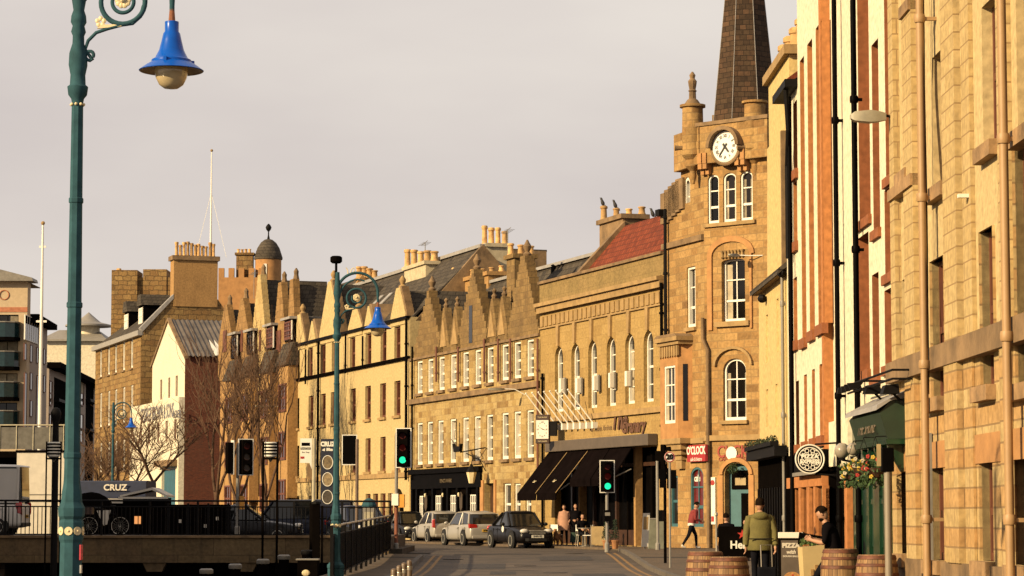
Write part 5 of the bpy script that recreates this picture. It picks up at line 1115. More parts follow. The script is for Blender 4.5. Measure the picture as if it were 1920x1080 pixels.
# white notice post and the bar board
CRPOLE = mat('cream_pole', (.42,.37,.25), .6)
t = thing('bus_stop_sign', 'white bus stop flag on a cream pole beside the navy bar board', 'bus stop', G(588, 76), 0); b0 = t.location.z
zz = lambda y: zY(y,76)-b0
MB().tube([(0,0,0),(0,0,zz(822))], .055, 10).build('pole', CRPOLE, t); MB().tube([(0,0,0),(0,0,zz(943))], .12, 10).build('pole_sleeve', BLACKM, t)
fl = MB().prism([(-.40,zz(868)),(-.40,zz(822)),(-.06,zz(822)),(-.06,zz(880)),(-.13,zz(868))], -.03, .0).build('flag', WHITE, t)
MB().box(-.36,-.12,-.036,-.03,zz(836),zz(830)).box(-.39,-.1,-.036,-.03,zz(843),zz(839)).build('print_bar', BLACKM, fl); text('lettering', 'Bernard Street', .07, WHITE, fl, (-.24,-.04,zz(841)), sx=.6, ext=.002); text('lettering', 'Bus Stop', .06, GREY, fl, (-.24,-.035,zz(848)), ext=.002); MB().box(-.39,-.28,-.036,-.03,zz(860),zz(856)).build('print_bar', REDS, fl)
MB().prism([(-.2,zz(868)),(-.2,zz(890)),(-.05,zz(902)),(-.05,zz(876))], -.02, 0).build('lower_plate', S_TRIMD, t)
NAVY = mat('navy_board', (.010,.012,.028), .5)
t = thing('bar_sign_board', 'tall navy board with three round pictures under bold white lettering', 'sign', G(614, 74), 0); b0 = t.location.z; zz = lambda y: zY(y,74)-b0
bd = MB().box(-.2,.2,-.03,.03,zz(948),zz(823)).build('board', NAVY, t); MB().box(-.18,-.12,-.02,.05,0,zz(948)).box(.12,.18,-.02,.05,0,zz(948)).build('leg', BLACKM, t)
text('lettering', 'CRUZ', .17, WHITE, bd, (0,-.035,zz(833)), sx=.9, off=.012); text('lettering', '50m', .10, WHITE, bd, (.05,-.035,zz(843)), off=.008); MB().prism([(-.17,zz(843)-.02),(-.08,zz(843)-.045),(-.08,zz(843)+.045)], -.036, -.03).build('arrow', WHITE, bd)
for y, c in ((867,(.17,.12,.06)),(899,(.26,.19,.10)),(932,(.06,.045,.03))):
    p = MB().disc((0,-.03,zz(y)), .145, (0,-1,0), 28, .012, ry=.19).build('picture_disc', mat('picture_%d' % y, c, .6, var=.6, scale=9), bd)
    MB().tube([(.145*math.cos(2*math.pi*i/28),-.045,zz(y)+.19*math.sin(2*math.pi*i/28)) for i in range(29)], .011, 6).build('white_rim', WHITE, p)
t = thing('ticket_machine', 'slim teal topped parking ticket machine behind the railing', 'ticket machine', G(692, 95), 0); zz = lambda y: zY(y,95)-t.location.z
MB().box(-.22,.22,-.18,.18,0,zz(950)).build('cabinet', GREY, t); MB().lathe([(.26,zz(950)),(.27,zz(947)),(.2,zz(938)),(.05,zz(934))], n=12).build('cap', TEAL, t); MB().box(-.16,.16,-.19,-.18,zz(990),zz(960)).build('panel', CRPOLE, t)
# ---- navigation lanterns, mooring piles, harpoon sculpture
for px, lab in ((99, 'striped white navigation drum on four thin poles beside the tall lamp post'), (506, 'striped white navigation drum on four thin poles before the bare trees')):
    Y = 70; b = G(px, Y, -2.6); t = thing('navigation_lantern', lab, 'lantern frame', b, R(10), 'navigation lantern frames'); zz = lambda y: zY(y,Y)+2.6
    for x in (-.19,.19):
        for y in (-.12,.12): MB().tube([(x,y,0),(x,y,zz(828))], .022, 6).build('pole', BLACKM, t)
    dm = MB().lathe([(.16,zz(856)),(.17,zz(852)),(.17,zz(830)),(.15,zz(829))], n=20).build('drum', WHITE, t, smooth=40)
    for y in (833,839,845,851): MB().lathe([(.175,zz(y)-.022),(.178,zz(y)),(.175,zz(y)+.022)], n=20).build('dark_band', BLACKM, dm)
    MB().lathe([(.02,zz(866)),(.06,zz(862)),(.15,zz(856))], n=12).build('counterweight', GREY, t)
    for y in (860, 940): MB().box(-.2,.2,-.14,-.11,zz(y)-.02,zz(y)+.02).box(-.2,.2,.11,.14,zz(y)-.02,zz(y)+.02).build('cross_bar', BLACKM, t)
t = thing('harpoon_sculpture', 'black bulb headed iron sculpture standing above the striped drum', 'sculpture', G(102, 78, -2.6), 0); zz = lambda y: zY(y,78)+2.6
MB().lathe([(.1,0),(.1,zz(826)),(.09,zz(800)),(.1,zz(792)),(.15,zz(782)),(.16,zz(774)),(.1,zz(766)),(.03,zz(764))], n=14).build('figure', IRON, t, smooth=60)
for i, (px, y, Y) in enumerate(((442,1057,62),(494,1048,64),(533,1040,66),(576,1031,67),(388,1066,60))):
    t = thing('mooring_pile', 'black capped mooring pile standing in the water below the bridge', 'mooring pile', G(px, Y, -2.8), 0, 'mooring piles in the basin'); h = zY(y,Y)+2.8
    MB().lathe([(.13,0),(.13,h-.1)], n=12).build('shaft', BLACKM, t, smooth=40); MB().lathe([(.15,h-.12),(.16,h-.1),(.16,h-.03),(.12,h)], n=12).build('cap', GREY if i != 3 else IRON, t, smooth=30)
t = thing('quay_pedestal', 'black pedestal with a small gilded emblem by the second lamp post', 'pedestal', G(578, 58, -.13), 0); h = zY(1050,58)+.13
MB().box(-.22,.22,-.2,.2,-.1,h).build('plinth', BLACKM, t); MB().box(-.25,.25,-.23,.23,h,h+.03).build('cap', GREY, t); MB().ball((-.03,-.2,h-.28), .09, 8, (1,.3,.8)).build('emblem', GOLD, t)
t = thing('quay_pillar', 'square black iron pillar standing at the quay edge beside the pedestal', 'pillar', G(593, 66, -.6), 0); h = zY(945,66)+.6
MB().box(-.09,.09,-.09,.09,0,h).build('post', BLACKM, t); MB().lathe([(.12,h),(.12,h+.05),(.02,h+.1)], n=8).build('cap', IRON, t)
BOL = mat('bronze_bollard', (.13,.085,.05), .45, var=.25)
for px, y, Y in ((739,1066,44),(749,1060,46.5),(758,1055,48.6),(768,1050,51)):
    t = thing('pavement_bollard', 'short bronze rounded bollard in a close row beside the kerb', 'bollard', G(px, Y, gz(Y)+.12), 0, 'bollards along the kerb'); h = zY(y,Y)-t.location.z
    MB().lathe([(.055,0),(.055,h-.05),(.05,h-.02),(.03,h),(.004,h+.006)], n=14).build('shaft', BOL, t, smooth=60); MB().lathe([(.057,h-.2),(.06,h-.19),(.06,h-.13),(.057,h-.12)], n=14).build('collar', SILVER, t)
# ---- flagpoles
for px, y0, y1, Y, lab in ((72,860,421,150,'white ship mast flagpole standing before the pink flats'),(390,560,284,215,'tall thin white flagpole rising above the chimney gable')):
    t = thing('flagpole', lab, 'flagpole', G(px, Y, zY(y0,Y)), 0); h = zY(y1,Y)-zY(y0,Y); r = .12 if Y < 200 else .09
    MB().tube([(0,0,0),(0,0,h*.45),(0,0,h)], [r,r*.85,r*.45], 10).build('mast', WHITE, t); MB().ball((0,0,h+.08), .12, 8).build('truck', S_TRIM, t)
    if Y < 200: [MB().box(-a,a,-.03,.03,h*q,h*q+.12).build('spreader', WHITE, t) for a, q in ((.3,.58),(.2,.9))]
    else: MB().tube([(0,0,h*.72),(1.3,0,h*.28)], .02, 4).tube([(0,0,h*.72),(-1.2,0,h*.3)], .02, 4).build('stay', WHITE, t)
t = None
F = HALL
for i, p in enumerate((1034,1046,1058,1069,1080,1092,1104,1115)):
    x, z = F.loc(p, 801-i*.6, -.1); b = F.world(x, -.1, z); t = thing('wall_flagpole', 'bare white flagpole slanting out from the hall wall above the awnings', 'flagpole', b, math.atan2(F.ux.y, F.ux.x), 'white flagpoles over the awnings')
    MB().tube([(0,0,0),(-.35,-1.05,1.45)], [.035,.025], 8).ball((-.35,-1.05,1.47), .045, 8).build('pole', WHITE, t); MB().box(-.09,.09,-.12,.1,-.14,.12).build('bracket', WHITE, t)
# ---- wall mounted street lamps
LH = mat('grey_lantern_body', (.30,.27,.2), .5)
def wall_lamp(label, F, px, y, out_, L=.55, drop=0, along=0, arm=WHITE, hh=1):
    x, z = F.loc(px, y, 0); t = thing('wall_street_lamp', label, 'street lamp', F.world(x, 0, z), math.atan2(F.ux.y, F.ux.x))
    MB().tube([(0,0,-drop),(along*.5,-out_*.5,0),(along,-out_,0.02)], .022, 8).build('arm', arm, t)
    h = MB().loft([[(along+sx*w, -out_-yy, z0) for sx, z0 in ((-1,-h1),(1,-h1),(1,h1),(-1,h1))] for yy, w, h1 in ((0,.05,.035*hh),(.12,.09,.05*hh),(L*.5,.11,.06*hh),(L,.09,.045*hh),(L+.06,.04,.02*hh))]); h.build('lantern', LH, t, smooth=50)
    return t
wall_lamp('large grey street lantern reaching out from the banded sandstone block', BLK, 1681, 219, .17, .50, arm=IRON, hh=1.6)
wall_lamp('small white street lamp over the crow stepped tenement', STEP, 985, 730, .9, .7, .25, -.3)
wall_lamp('street lamp on a white arm crossing the clock tower window', CH, 1430, 479, .5, .5, 0, -.75)
wall_lamp('distant white street lamp arm among bare trees', TANF, 540, 762, 1.2, .8, .0, -.3)
# ---- hanging clock, ship sign
F = STEP; x, z = F.loc(1003, 806, -1.0); P_ = HALL.world(HALL.x(1018,806,-.9), -.9, HALL.z(1003,806,-.9))
t = thing('hanging_clock', 'square white clock in a dark bracketed case hanging over the street', 'clock', P_, R(-12))
cs = MB().box(-.3,.3,-.14,.14,-.62,.62).build('case', WOOD, t, bevel=.02); MB().box(-.27,.27,-.152,-.14,-.42,.38).build('dial', WHITE, cs)
for i, s_ in enumerate(('XII','III','VI','IX')): a = i*math.pi/2; text('numeral', s_, .1, NUM, cs, (.19*math.sin(a),-.156,-.02+.31*math.cos(a)), ext=.002)
for i in range(12):
    a = i*math.pi/6
    if i % 3: MB().cbox((.2*math.sin(a),-.154,-.02+.3*math.cos(a)), (.025,.006,.05)).build('hour_mark', NUM, cs)
MB().prism([(0,-.02),(-.02,.0),(-.16,.1),(-.0,.02)], -.16, -.153).prism([(-.015,-.02),(.17,-.06),(.015,.015)], -.162, -.155).build('hand', NUM, cs)
for zz_ in (.5,-.53): text('lettering', 'THE SHORE', .08, GOLD, cs, (0,-.145,zz_), ext=.002)
MB().box(.3,.62,-.1,.1,-.3,.3).build('rear_case', IRON, t); MB().tube([(.3,0,.3),(.9,.25,.34)], .03).build('bracket', IRON, t)
x, z = F.loc(900, 836, -.1); t = thing('ship_sign', 'black sailing ship sign on an iron bracket over the pub', 'hanging sign', F.world(x, -.05, z), math.atan2(F.ux.y, F.ux.x))
MB().prism([(-1.35,.12),(-1.15,-.28),(-.25,-.26),(-.1,.1),(-.3,-.02),(-1.1,-.0)], -1.0, -.86).build('ship_hull', IRON, t); MB().tube([(-.9,-.93,0),(-.9,-.93,1.3)], .02, 6).tube([(-.45,-.93,0),(-.45,-.93,1.1)], .02, 6).tube([(-1.2,-.93,.1),(-1.7,-.93,.35)], .018, 6).tube([(-.9,-.93,1.3),(-1.35,-.93,.12)], .008, 4).build('mast', IRON, t)
MB().tube([(.7,0,-.1),(-.4,-.9,-.3)], .03, 6).tube([(.7,0,-1.2),(.5,-.2,-.7),(-.1,-.7,-.35)], .025, 6).tube([(.5,-.2,-.3),(.65,-.1,-.6),(.4,-.3,-.7)], .02, 6).build('bracket', IRON, t)
x, z = F.loc(884, 890, -.9); t = thing('pub_lantern', 'hanging glazed lantern beneath the ship sign', 'lantern', F.world(x, -.9, z), 0)
MB().lathe([(.12,-.4),(.24,.1),(.24,.12)], n=6).build('glass', GOLD, t); MB().lathe([(.27,.12),(.1,.36),(.05,.5)], n=6).build('cap', IRON, t); MB().tube([(0,0,.5),(.05,.1,.75),(.3,.5,.8),(.5,.85,.5)], .02, 6).build('hook', IRON, t)
# ---- bare trees
BARK = mat('bark_brown', (.075,.035,.016), .9, var=.4, scale=6); TWIG = mat('twig_russet', (.10,.05,.024), .9, var=.35, scale=4)
def bare_tree(label, loc, H, spread, seed, up=.5, r0=.16, fork=.25, lean=0, nb=6, depth=4):
    rnd = random.Random(seed); t = thing('bare_tree', label, 'tree', loc, 0, 'leafless trees along the far quay'); tr, tw = MB(), MB()
    def grow(p, d, L, r, k):
        n = 4; path = [p]; q = p.copy(); dd = d.copy()
        for i in range(n):
            dd = (dd + Vector((rnd.uniform(-.2,.2), rnd.uniform(-.2,.2), rnd.uniform(-.05,.16)*up*2))).normalized(); q = q + dd*L/n; path.append(q.copy())
        rr = [max(.0085, r*(1-.5*i/n)) for i in range(n+1)]
        (tr if k >= depth-1 else tw).tube(path, rr, 6 if k >= depth-1 else 4, cap=False)
        if k == 0: return
        m = nb if k > 1 else nb-1
        for j in range(m):
            f = .3+.7*(j+rnd.random())/m; i = min(n-1, int(f*n)); b = path[i].lerp(path[i+1], f*n-i)
            s = Vector((rnd.gauss(0,1), rnd.gauss(0,1)*.6, rnd.gauss(0,.4)+up)).normalized(); nd = (dd*.55 + s*spread).normalized()
            grow(b, nd, L*rnd.uniform(.5,.72), r*.52, k-1)
    tr.tube([(0,0,-.3),(lean*.4,0,H*fork*.5),(lean,0,H*fork)], [r0*1.25,r0,r0*.85], 8, cap=False)
    for j in range(3):
        a = j*2.1+rnd.random(); grow(Vector((lean,0,H*fork)), Vector((math.cos(a)*spread*.8, math.sin(a)*.4, up+.35)).normalized(), H*(1-fork)*.55, r0*.62, depth-1)
    tr.build('trunk', BARK, t, smooth=60); tw.build('crown', TWIG, t)
    return t
bare_tree('leafless spreading tree before the white warehouse wall', G(287,150,0), 8.4, .75, 3, .35, .15, .38)
bare_tree('thick leafless tree with upright twigs against the red brick flank', G(405,150,0), 12.2, .5, 5, .9, .17, .18, nb=5)
bare_tree('leafless tree with fine upright twigs before the tan oriels', G(445,146,0), 11.0, .52, 8, .9, .15, .18, nb=5)
bare_tree('slender leafless tree in front of the narrow cream gable', G(498,143,0), 11.5, .46, 11, .9, .13, .18, nb=5)
bare_tree('low leafless tree beside the distant lamp post and sandstone house', G(232,156,0), 7.0, .7, 14, .5, .13, .3)
bare_tree('dark leaning leafless tree by the pink flats', G(170,140,0), 6.2, .7, 19, .5, .12, .25, .4)
# ---- birds on the chimney
FEA = mat('dark_plumage', (.025,.022,.022), .7)
for px, y, dy in ((1144,386,0),(1163,380,0),(1226,410,0)):
    bx, by, bz = {1144: HALLPOTS[0], 1163: HALLPOTS[1], 1226: HALLRIDGE}[px]; t = MB()
    t.lathe([(.01,0),(.06,.04),(.085,.12),(.07,.22),(.05,.28),(.055,.33),(.035,.38),(.005,.40)], (0,0,0), 10, ax=(-.35,0,1)); t.tube([(-.1,0,.36),(-.2,0,.36)], [.02,.004], 6); t.tube([(.04,0,.03),(.16,0,-.12)], [.04,.015], 6)
    o = t.build('pigeon', FEA, None, smooth=60, loc=HALL.world(bx, by, bz)); tag(o, {1144:'dark pigeon on the first chimney pot of the red roof', 1163:'dark pigeon on the tallest pot of the red roof chimney', 1226:'dark pigeon perched on the red roof ridge by the tower'}[px], 'bird')

# ---- television aerials on the stacks
def aerial(F, px, y0, y1, off, par=None):
    x, z = F.loc(px, y0, off); z1 = F.z(px, y1, off); m = MB().tube([(x,off,z),(x,off,z1)], .025, 5).tube([(x-.7,off,z1-.05),(x+.5,off,z1+.1)], .018, 4)
    for k in range(5): q = -.6+k*.25; m.tube([(x+q,off-.25,z1-.03+q*.1),(x+q,off+.25,z1-.03+q*.1)], .012, 4)
    return m.build('aerial', GREY, F.root)
aerial(CRM, 797, 512, 456, 6.3); aerial(STEP, 952, 470, 432, 5.4); aerial(TANF, 476, 560, 512, 4.5)
x, z = HALL.loc(1037, 512, 3); MB().tube([(x,3,z-1),(x,3,z)], .07, 8).lathe([(.11,0),(.11,.3),(.07,.32),(.12,.36),(.02,.42)], (x,3,z), 10).build('flue', IRON, HALL.root)
# ================================================================ vehicles
TYRE = mat('tyre_rubber', (.012,.011,.01), .85, var=.2); RIM = mat('alloy_rim', (.52,.48,.40), .4, metal=.3)
CGLASS = mat('car_glass', (.012,.012,.011), .05, var=.3, spec=.5); HEADL = mat('headlamp_glass', (.55,.52,.45), .12, coat=.6)
TAILR = mat('tail_lamp_red', (.40,.02,.015), .2, coat=.5); PLW = mat('white_number_plate', (.72,.68,.56), .5, var=.04); PLY = mat('yellow_number_plate', (.62,.36,.05), .5, var=.04)
TRIMB = mat('black_plastic_trim', (.012,.011,.01), .6, var=.2, spec=.3)
def paint(n, c, metal=.0): return mat(n, c, .32, metal=metal, var=.04, scale=2, coat=.1, spec=.4, ior=1.3)
def car(name, label, cat, loc, yaw, pm, L, W, H, kind, plate='SK55 EFJ', group=None, zb=.75):
    """x forward, built about its centre on the ground"""
    t = thing(name, label, cat, loc, yaw, group); h = L/2
    hood = {'saloon': .88, 'wagon': .86, 'hatch': .90, 'van': 1.05}[kind]; belt = {'saloon': .93, 'wagon': .95, 'hatch': .97, 'van': 1.15}[kind]
    if kind == 'saloon': st = [(h,.36,.58,.62),(h-.06,.24,.66,.80),(h-.3,.2,.78,.92),(h-1.15,.2,hood,.99),(h-1.5,.2,belt,1),(0,.2,belt+.01,1),(-h+1.1,.2,belt+.04,1),(-h+.5,.22,belt+.05,.97),(-h+.08,.28,belt-.0,.88),(-h,.38,belt-.2,.76)]; gh = [(h-1.3,belt-.02),(h-2.05,H),(-h+1.65,H-.02),(-h+.75,belt+.02)]
    elif kind == 'van': st = [(h,.36,.7,.72),(h-.06,.24,.85,.86),(h-.4,.22,1.0,.95),(h-.9,.22,belt,1),(0,.22,belt,1),(-h+.05,.25,belt,1),(-h,.3,belt,.97)]; gh = [(h-.55,belt-.06),(h-1.15,H),(-h+.06,H),(-h+.02,belt)]
    else: st = [(h,.36,.6,.62),(h-.06,.24,.68,.80),(h-.3,.2,.8,.92),(h-1.05,.2,hood,.99),(h-1.35,.2,belt,1),(0,.2,belt+.02,1),(-h+.6,.22,belt+.06,.99),(-h+.1,.26,belt+.06,.94),(-h+.02,.3,belt-.1,.88),(-h,.4,belt-.25,.82)]; gh = [(h-1.15,belt-.02),(h-1.9,H),(-h+.55,H-.05),(-h+.12,belt+.02)]
    w = W/2; rings = []
    for x, zb_, zt, k in st:
        a = w*k; m = (zb_+zt)/2
        rings.append([(x,-a*.88,zb_),(x,-a*.99,zb_+.12),(x,-a,m),(x,-a*.97,zt-.1),(x,-a*.88,zt),(x,a*.88,zt),(x,a*.97,zt-.1),(x,a,m),(x,a*.99,zb_+.12),(x,a*.88,zb_)])
    bo_ = MB().loft(rings).build('body', pm, t, smooth=180); sb_ = bo_.modifiers.new('Round', 'SUBSURF'); sb_.levels = sb_.render_levels = 2; sb_.boundary_smooth = 'PRESERVE_CORNERS'
    (x0,z0),(x1,z1),(x2,z2),(x3,z3) = gh; wb, wt = w*.90, w*.72 if kind != 'van' else w*.86
    g = MB(); B = [(x0,-wb*.86,z0),(x0,wb*.86,z0),(x3,wb*.92,z3),(x3,-wb*.92,z3)]; T = [(x1,-wt*.9,z1-.03),(x1,wt*.9,z1-.03),(x2,wt*.9,z2-.03),(x2,-wt*.9,z2-.03)]
    M = [((x0+x3)/2+.3,-wb,z0),((x0+x3)/2+.3,wb,z0)]
    xm = (x0*.45+x3*.55); xn = (x1*.45+x2*.55)
    g.loft([[(x0,-wb*.80,z0),(x0-.25,-wb*.97,z0),(xm,-wb,(z0+z3)/2),(x3+.1,-wb*.95,z3),(x3,-wb*.8,z3),(x3,wb*.8,z3),(x3+.1,wb*.95,z3),(xm,wb,(z0+z3)/2),(x0-.25,wb*.97,z0),(x0,wb*.80,z0)],
            [(x1,-wt*.8,z1-.02),(x1-.12,-wt*.97,z1-.02),(xn,-wt,z1),(x2+.06,-wt*.97,z2-.02),(x2,-wt*.8,z2-.02),(x2,wt*.8,z2-.02),(x2+.06,wt*.97,z2-.02),(xn,wt,z1),(x1-.12,wt*.97,z1-.02),(x1,wt*.80,z1-.02)]]).build('glasshouse', CGLASS, t)
    rf = [[(x1+.06,-wt*.8,z1-.035),(x1-.12,-wt*1.0,z1-.035),(xn,-wt*1.03,z1-.02),(x2+.06,-wt*1.0,z2-.035),(x2-.05,-wt*.82,z2-.035),(x2-.05,wt*.82,z2-.035),(x2+.06,wt*1.0,z2-.035),(xn,wt*1.03,z1-.02),(x1-.12,wt*1.0,z1-.035),(x1+.06,wt*.8,z1-.035)]]
    rf.append([(x*.98+xn*.02, y*.9, z+.05) for x, y, z in rf[0]]); rf.append([(x*.8+xn*.2, y*.55, z+.085) for x, y, z in rf[0]])
    MB().loft(rf).build('roof', pm, t, smooth=50)
    def pil(xa, xb, za, zbb, wd, m):
        for s in (-1, 1): MB().tube([(xa, s*wb*(.985 if m else .9), za),(xb, s*wt*(1.0 if m else .93), zbb)], wd, 6).build('pillar', pm, t)
    pil(x0-.12, x1-.03, z0, z1-.03, .045, 0); pil(xm+.05, xn+.08, z0, z1-.03, .035, 1); pil(x3+.16, x2+.1, z3, z2-.03, .06 if kind != 'wagon' else .05, 1)
    if kind == 'wagon': pil(x3+1.05, x2+.95, z3, z2-.03, .04, 1)
    if kind == 'van': MB().box(x3+.1, xm, -wb-.01, wb+.01, z3, z2-.1).build('panel_side', pm, t)
    for sx, ax_ in ((1, h-.85), (-1, -h+.85)):
        for s in (-1, 1):
            MB().disc((ax_, s*w*.965, .34), .40, (0,s,0), 24, .02).build('wheel_arch', TRIMB, t)
            wh = MB().lathe([(.2,-.1),(.29,-.1),(.315,-.06),(.315,.06),(.29,.1),(.2,.1)], (ax_, s*(w-.075), .315), 24, ax=(0,s,0)).build('wheel', TYRE, t, smooth=40)
            rm = MB().lathe([(.02,.085),(.06,.09),(.07,.06)], (ax_, s*(w-.075), .315), 12, ax=(0,s,0)); rm.lathe([(.205,.02),(.215,.105),(.19,.105),(.18,.06),(.0,.05)], (ax_, s*(w-.075), .315), 24, ax=(0,s,0), cap=False)
            for k in range(5): a = k*R(72); rm.prism([(ax_+.03*math.cos(a+1.57), .315+.03*math.sin(a+1.57)),(ax_+.03*math.cos(a-1.57), .315+.03*math.sin(a-1.57)),(ax_+.19*math.cos(a-.12), .315+.19*math.sin(a-.12)),(ax_+.19*math.cos(a+.12), .315+.19*math.sin(a+.12))], s*(w-.01), s*(w+.015))
            rm.build('rim', RIM, wh)
    for s in (-1, 1):
        MB().ball((h-.14, s*w*.60, .70), .13, 10, (1.0,1.5,.75)).build('headlight', HEADL, t, smooth=60)
        if kind == 'saloon': MB().ball((-h+.1, s*w*.70, .82), .12, 10, (.7,1.4,.9)).build('tail_light', TAILR, t, smooth=60)
        elif kind == 'wagon': MB().prism([(s*w*.50,.78),(s*w*.93,.78),(s*w*.95,.97),(s*w*.55,.94)], -h+.02, -h+.2, 'x').build('tail_light', TAILR, t, bevel=.015)
        else: MB().prism([(s*w*.80,.72),(s*w*.96,.78),(s*w*.95,1.12),(s*w*.84,1.18)], -h-.0, -h+.22, 'x').build('tail_light', TAILR, t, bevel=.015)
        MB().ball((x0-.35, s*(w+.08), z0+.07), .1, 8, (.6,1,.75)).build('mirror', pm if kind != 'saloon' else TRIMB, t, smooth=60)
        for xx in ((x0-.3, xm-.05, x3+.45) if kind != 'van' else (x0-.4, xm-.1)): MB().box(xx-.006, xx+.006, s*w*.985-.012, s*w*.985+.012, .32, z0-.1).build('door_seam', TRIMB, t)
        for xx in (xm+.12, x3+.75): MB().box(xx-.09, xx+.09, s*w*.985-.01, s*w*.985+.025, z0-.16, z0-.13).build('door_handle', pm, t)
    fb = MB().loft([[(h-.02,-w*.6,.3),(h+.03,-w*.45,.3),(h+.03,w*.45,.3),(h-.02,w*.6,.3)],[(h-.02,-w*.6,.42),(h+.03,-w*.45,.42),(h+.03,w*.45,.42),(h-.02,w*.6,.42)]]).build('front_bumper', TRIMB, t)
    gr = MB().box(h-.1, h+.008, -w*.42, w*.42, .58, .72).build('grille', TRIMB, t); mb = MB()
    for zz in (.60,.64,.68): mb.box(h+.006, h+.014, -w*.40, w*.40, zz-.006, zz+.006)
    mb.box(h+.006, h+.018, -w*.43, w*.43, .715, .735).build('chrome_bars', RIM, gr)
    p = MB().box(h+.03, h+.045, -.26, .26, .43, .55).build('number_plate', PLW, t); text('lettering', plate, .1, BLACKM, p, (h+.047,0,.49), rot=(R(90),0,R(90)), ext=.001, off=.003)
    p = MB().box(-h-.03, -h-.005, -.26, .26, .62, .74).build('number_plate', PLY, t); text('lettering', plate, .1, BLACKM, p, (-h-.033,0,.68), rot=(R(90),0,R(-90)), ext=.001, off=.003)
    MB().box(-h-.02, -h+.2, -w*.8, w*.8, .32, .46).build('rear_bumper', pm if kind != 'van' else TRIMB, t, bevel=.03)
    return t
yaw_row = math.atan2(dR.y, dR.x)           # heading along the row, away from the camera
SILV = paint('silver_paint', (.43,.40,.35), .35); BLKP = paint('black_car_paint', (.006,.005,.006)); NVY = paint('navy_car_paint', (.008,.010,.024)); WHV = paint('white_van_paint', (.62,.58,.52)); REDC = paint('dark_red_car_paint', (.12,.012,.01))
cg = 'cars parked along the curved row'
tx = car('parked_car', 'black taxi saloon with a white door badge, facing us before the pub', 'car', G(975,108,0), yaw_row+math.pi, BLKP, 4.35, 1.7, 1.47, 'saloon', 'SN05 EFJ', cg)
MB().disc((.42,-.885,.78), .13, (0,-1,0), 20, .012).build('door_badge', WHITE, tx)
car('parked_car', 'silver estate car seen from behind beside the black taxi', 'car', G(885,117,0), yaw_row, SILV, 4.5, 1.78, 1.48, 'wagon', 'SF08 KXB', cg)
car('parked_car', 'silver hatchback parked ahead of the estate, its red tail lamp showing', 'car', G(820,127,0), yaw_row, SILV, 3.9, 1.7, 1.5, 'hatch', 'SK06 LTO', cg)
car('parked_car', 'small black car with a round headlamp, facing us beyond the signal pole', 'car', G(768,131,0), yaw_row+math.pi-.05, BLKP, 3.5, 1.6, 1.5, 'hatch', 'SA57 NVR', cg)
bg_ = 'traffic crossing the bridge'
car('panel_van', 'white panel van cut by the frame edge on the bridge', 'van', G(-88,93,.62), math.pi, WHV, 5.2, 1.95, 2.45, 'van', 'SJ54 GWD', bg_)
car('panel_van', 'dark navy van on the bridge behind the bus stop pole', 'van', G(562,104,.1), math.pi, NVY, 4.4, 1.8, 1.8, 'van', 'SB08 HUM', bg_)
car('bridge_car', 'dark saloon car with glowing red tail lamps behind the railing signal pole', 'car', G(458,100,.25), 0, BLKP, 4.4, 1.75, 1.45, 'saloon', 'SG03 PZC', bg_)
car('bridge_car', 'dark navy estate car behind the sloping quay railing', 'car', G(675,100,.18), yaw_row+math.pi, NVY, 4.4, 1.76, 1.48, 'wagon', 'SN54 RJE', bg_)
# ---- boats and stalls beyond the bridge
CANW = mat('white_canvas', (.62,.56,.46), .8, var=.12); DNAVY = mat('navy_canvas', (.012,.018,.045), .8, var=.3)
t = thing('white_hoarding', 'plain white panelled site cabin behind the bridge railing', 'site cabin', G(76,112,.4), 0); z1 = zY(848,112)-.4
MB().box(-1.05,1.05,0,3,0,z1).build('wall', CANW, t); MB().box(-1.1,1.1,-.05,3.05,z1,z1+.09).build('roof', BLACKM, t)
for z in (z1*.42, z1*.5): MB().box(-1.05,1.05,-.03,0,z,z+.03).build('seam', GREY, t)
t = thing('viewing_balcony', 'glass railed white balcony deck above the site cabin', 'balcony', G(52,125,0), 0); z0, z1 = zY(846,125), zY(797,125)
MB().box(-2.4,1.7,0,4,z0-.3,z0).build('deck', BLACKM, t)
for x in (-2.2,-1.4,-.6,.2,1.0,1.65): MB().tube([(x,.02,z0),(x,.02,z1)], .03, 6).build('post', CRPOLE, t)
MB().tube([(-2.4,.02,z1),(1.7,.02,z1)], .035, 6).build('handrail', CRPOLE, t); MB().box(-2.3,1.6,.03,.05,z0+.1,z1-.1).build('glass_panel', mat('pale_glass',(.16,.15,.13),.1), t); MB().box(-2.2,1.5,1.5,3.5,-.1,z0-.3).build('plinth', BLACKM, t)
t = thing('bar_boat_awning', 'long navy canvas awning with white lettering on the moored bar boat', 'awning', G(205,108,.2), 0); z0, z1 = zY(930,108)-.2, zY(901,108)-.2
MB().prism([(-.2,z0-.1),(0,z1-.06),(.4,z1),(3,z1),(3.2,z0-.1)], -1.4, 1.5, 'x').build('canopy', DNAVY, t); MB().box(-1.45,1.55,-.24,-.21,z0-.3,z0-.1).build('valance', CANW, t); MB().box(-1.3,1.4,.3,3,0,z0-.1).build('cabin', BLACKM, t)
text('lettering', 'CRUZ', .36, CANW, t, (.25,-.18,(z0+z1)/2+.02), rot=(R(76),0,0), off=.01)
t = thing('gabled_canopy', 'white edged gabled canopy over a black kiosk on the bridge', 'canopy', G(268,103,.55), 0); z0, z1 = zY(932,103)-.55, zY(914,103)-.55
MB().prism([(-.9,z0),(-.9,z0+.07),(.35,z1),(.95,z0+.07),(.95,z0),(.35,z1-.1)], -.1, 2.2).build('roof', CANW, t); MB().box(-.95,1.0,-.16,-.1,z0-.07,z0+.01).build('fascia', CANW, t); MB().box(-.8,.85,0,2,0,z0-.02).build('kiosk', BLACKM, t); MB().box(-.35,-.08,-.02,0,z0-1.05,z0-.75).build('lit_window', mat('warm_window',(.5,.2,.06),.4,emit=(1,.4,.12),es=.5), t)
